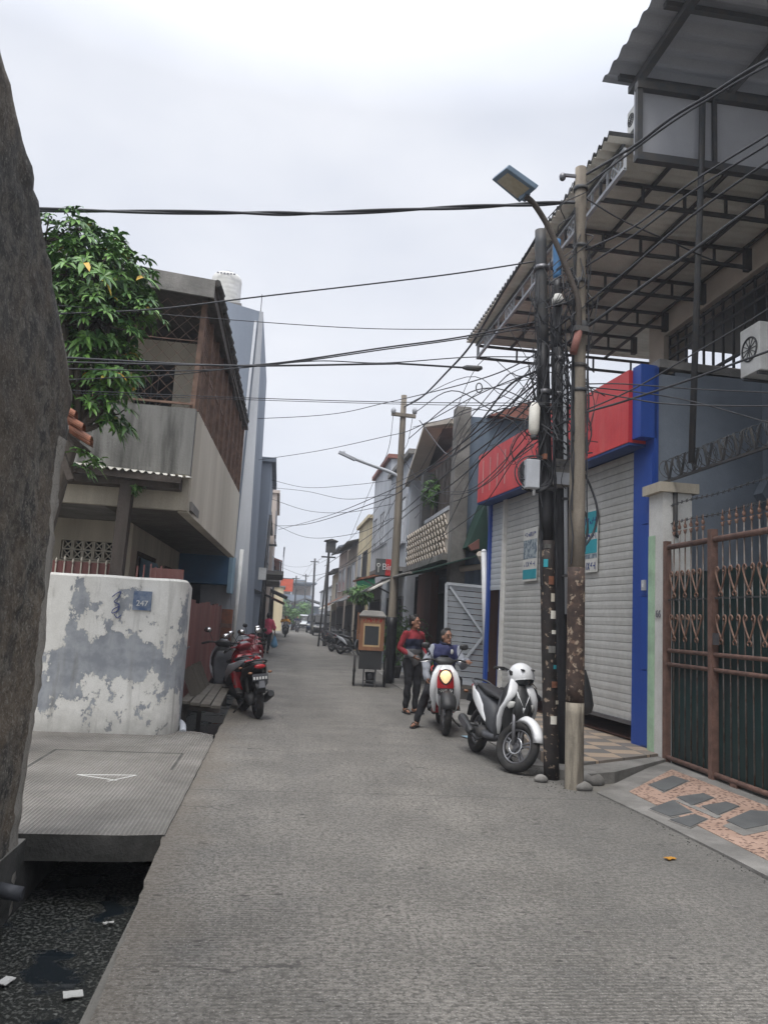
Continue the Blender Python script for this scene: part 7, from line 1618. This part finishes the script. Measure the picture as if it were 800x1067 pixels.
# ================================================================== CARS far away
def car(label, loc, rz, body, group=None, h=1.75, l=4.2):
    t = thing('parked_car', label, 'car', loc, rz, group)
    def b(m):
        rg = []
        for x, z0, z1, w in ((-.5, .35, .75, .7), (-.48, .25, 1.0, .8), (-.3, .2, 1.05, .84), (.0, .2, 1.05, .85), (.28, .2, 1.0, .84), (.45, .22, .9, .8), (.5, .35, .7, .68)):
            rg.append(seg((x*l, 0, (z0+z1)/2), Y_, Z_, w, (z1-z0)/2, 16, 4))
        m.loft(rg)
    P(t, 'body', b, body)
    P(t, 'cabin', lambda m: m.loft([seg((x*l, 0, z), X_, Y_, d*l, w, 16, 5) for z, x, d, w in ((.95, -.1, .37, .8), (1.3, -.11, .33, .74), (h-.05, -.12, .27, .66), (h, -.12, .24, .6))]), body)
    P(t, 'windscreen', lambda m: m.prism([(.25*l, -.66, 1.08), (.25*l, .66, 1.08), (.165*l, .58, h-.12), (.165*l, -.58, h-.12)], (.02, 0, .01)), M_carglass)
    P(t, 'side_glass', lambda m: [m.prism([(-.4*l, s*.79, 1.12), (.2*l, s*.79, 1.12), (.12*l, s*.69, h-.12), (-.36*l, s*.69, h-.12)], (0, s*.015, 0)) for s in (-1, 1)], M_carglass)
    for x in (-.31, .31):
        for s in (-1, 1):
            w = P(t, 'wheel', lambda m: m.torus((x*l, s*.74, .32), (0, 1, 0), .24, .085, 24, 8), M_rubber); P(w, 'rim', lambda m: m.tube([(x*l, s*.7, .32), (x*l, s*.8, .32)], .18, 14), M_alu)
    for s in (-1, 1): P(t, 'headlight', lambda m: m.ell((.485*l, s*.6, .75), (.06, .16, .08), 12, 8), M_lens)
    P(t, 'grille', lambda m: m.box(.495*l, .505*l, -.4, .4, .5, .66), M_plast); P(t, 'number_plate', lambda m: m.box(.506*l, .51*l, -.2, .2, .38, .48), M_gplast)
    return t
M_carglass = mat('car_glass', (.015, .017, .02), rough=.35, bump=0, grain=0, spec=.15)
M_carblue = plain('dark_blue_car_paint', (.02, .035, .06), .25); M_carblack = plain('black_car_paint', (.015, .015, .018), .2); M_carsilver = plain('silver_car_paint', (.5, .53, .55), .25)
car('black car parked nearest of the three cars at the far right', (3.75, 66, 0), R_(-92), M_carblack, h=1.8)
car('dark blue car parked behind the black one', (3.6, 76, 0), R_(-93), M_carblue, h=1.8)
car('silver car, farthest of the three parked cars', (2.9, 86, 0), R_(-95), M_carsilver, h=1.7)

# ================================================================== WORLD AND LIGHT
w = bpy.data.worlds.new('World'); SC.world = w; w.use_nodes = True; nt = w.node_tree; N = nt.nodes; L = nt.links
bg = N['Background']; bg.inputs['Strength'].default_value = .1
sky = N.new('ShaderNodeTexSky'); sky.sky_type = 'NISHITA'; sky.sun_disc = False; sky.sun_elevation = R_(62); sky.sun_rotation = R_(205); sky.air_density = 1.0; sky.dust_density = 3
tc = N.new('ShaderNodeTexCoord'); mp = N.new('ShaderNodeMapping'); mp.inputs['Scale'].default_value = (1, 1, 2.2); L.new(tc.outputs['Generated'], mp.inputs[0])
n1 = N.new('ShaderNodeTexNoise'); n1.inputs['Scale'].default_value = 2.3; n1.inputs['Detail'].default_value = 5; n1.inputs['Roughness'].default_value = .5; L.new(mp.outputs[0], n1.inputs['Vector'])
cr = N.new('ShaderNodeValToRGB'); L.new(n1.outputs['Fac'], cr.inputs[0]); e = cr.color_ramp.elements
e[0].position = .35; e[0].color = (4.15, 4.35, 4.85, 1); e[1].position = .66; e[1].color = (5.2, 5.3, 5.6, 1)
mx = N.new('ShaderNodeMix'); mx.data_type = 'RGBA'; mx.inputs[0].default_value = .93; L.new(sky.outputs[0], mx.inputs[6]); L.new(cr.outputs[0], mx.inputs[7])
sx = N.new('ShaderNodeSeparateXYZ'); L.new(tc.outputs['Generated'], sx.inputs[0])
zr = N.new('ShaderNodeMapRange'); zr.inputs['From Min'].default_value = .58; zr.inputs['From Max'].default_value = 1.0; zr.inputs['To Min'].default_value = 1.0; zr.inputs['To Max'].default_value = 3.4; L.new(sx.outputs[2], zr.inputs[0])
vm = N.new('ShaderNodeVectorMath'); vm.operation = 'SCALE'; L.new(mx.outputs[2], vm.inputs[0]); L.new(zr.outputs[0], vm.inputs[3])
L.new(vm.outputs[0], bg.inputs['Color'])
sd = bpy.data.lights.new('sun', 'SUN'); sd.energy = 1.5; sd.angle = R_(30); sd.color = (1, .97, .92); so = bpy.data.objects.new('sun', sd); COL.objects.link(so)
# sun direction: high, slightly left-behind
so.rotation_euler = (R_(26), 0, R_(-25)) 
SC.view_settings.view_transform = 'Standard'; SC.view_settings.look = 'None'; SC.view_settings.exposure = .84; SC.view_settings.gamma = 1
SC.render.engine = 'CYCLES'; SC.cycles.max_bounces = 5; SC.cycles.use_denoising = True

mb = MB(); mb.box(-60, 60, -25, 170, -2.7, 30); hz = mb.build('haze', None or M_conc); hz.data.materials.clear()
hm = bpy.data.materials.new('haze'); hm.use_nodes = True; n_ = hm.node_tree.nodes; n_.remove(n_['Principled BSDF']); pv = n_.new('ShaderNodeVolumePrincipled')
pv.inputs['Color'].default_value = (.86, .91, 1, 1); pv.inputs['Density'].default_value = .0017; pv.inputs['Anisotropy'].default_value = .2
hm.node_tree.links.new(pv.outputs[0], n_['Material Output'].inputs['Volume']); hz.data.materials.append(hm)
tag(hz, 'thin pale haze filling the air along the street', 'haze', None, 'stuff')
SC.cycles.volume_bounces = 1

rg = random.Random(5); mb = MB()
for k in range(420):
    u = rg.random(); 
    if k % 3 == 2: continue
    if k % 3 == 0: x, y = 3.36+rg.gauss(0, .05), rg.uniform(4.2, 7.4)
    elif k % 3 == 1: x, y = 2.95+rg.gauss(0, .16), rg.uniform(7.6, 9.6)
    else: x, y = edge_x(4)+abs(rg.gauss(0, .12))+.06, rg.uniform(3.2, 10)
    s = rg.uniform(.003, .008); mb.ell((x, y, s*.4), (s, s*rg.uniform(.6, 1), s*.6), 6, 4, sm=False)
tag(mb.build('road_grit', M_concd), 'loose dark grit and crumbs along the road edges', 'grit', None, 'stuff')
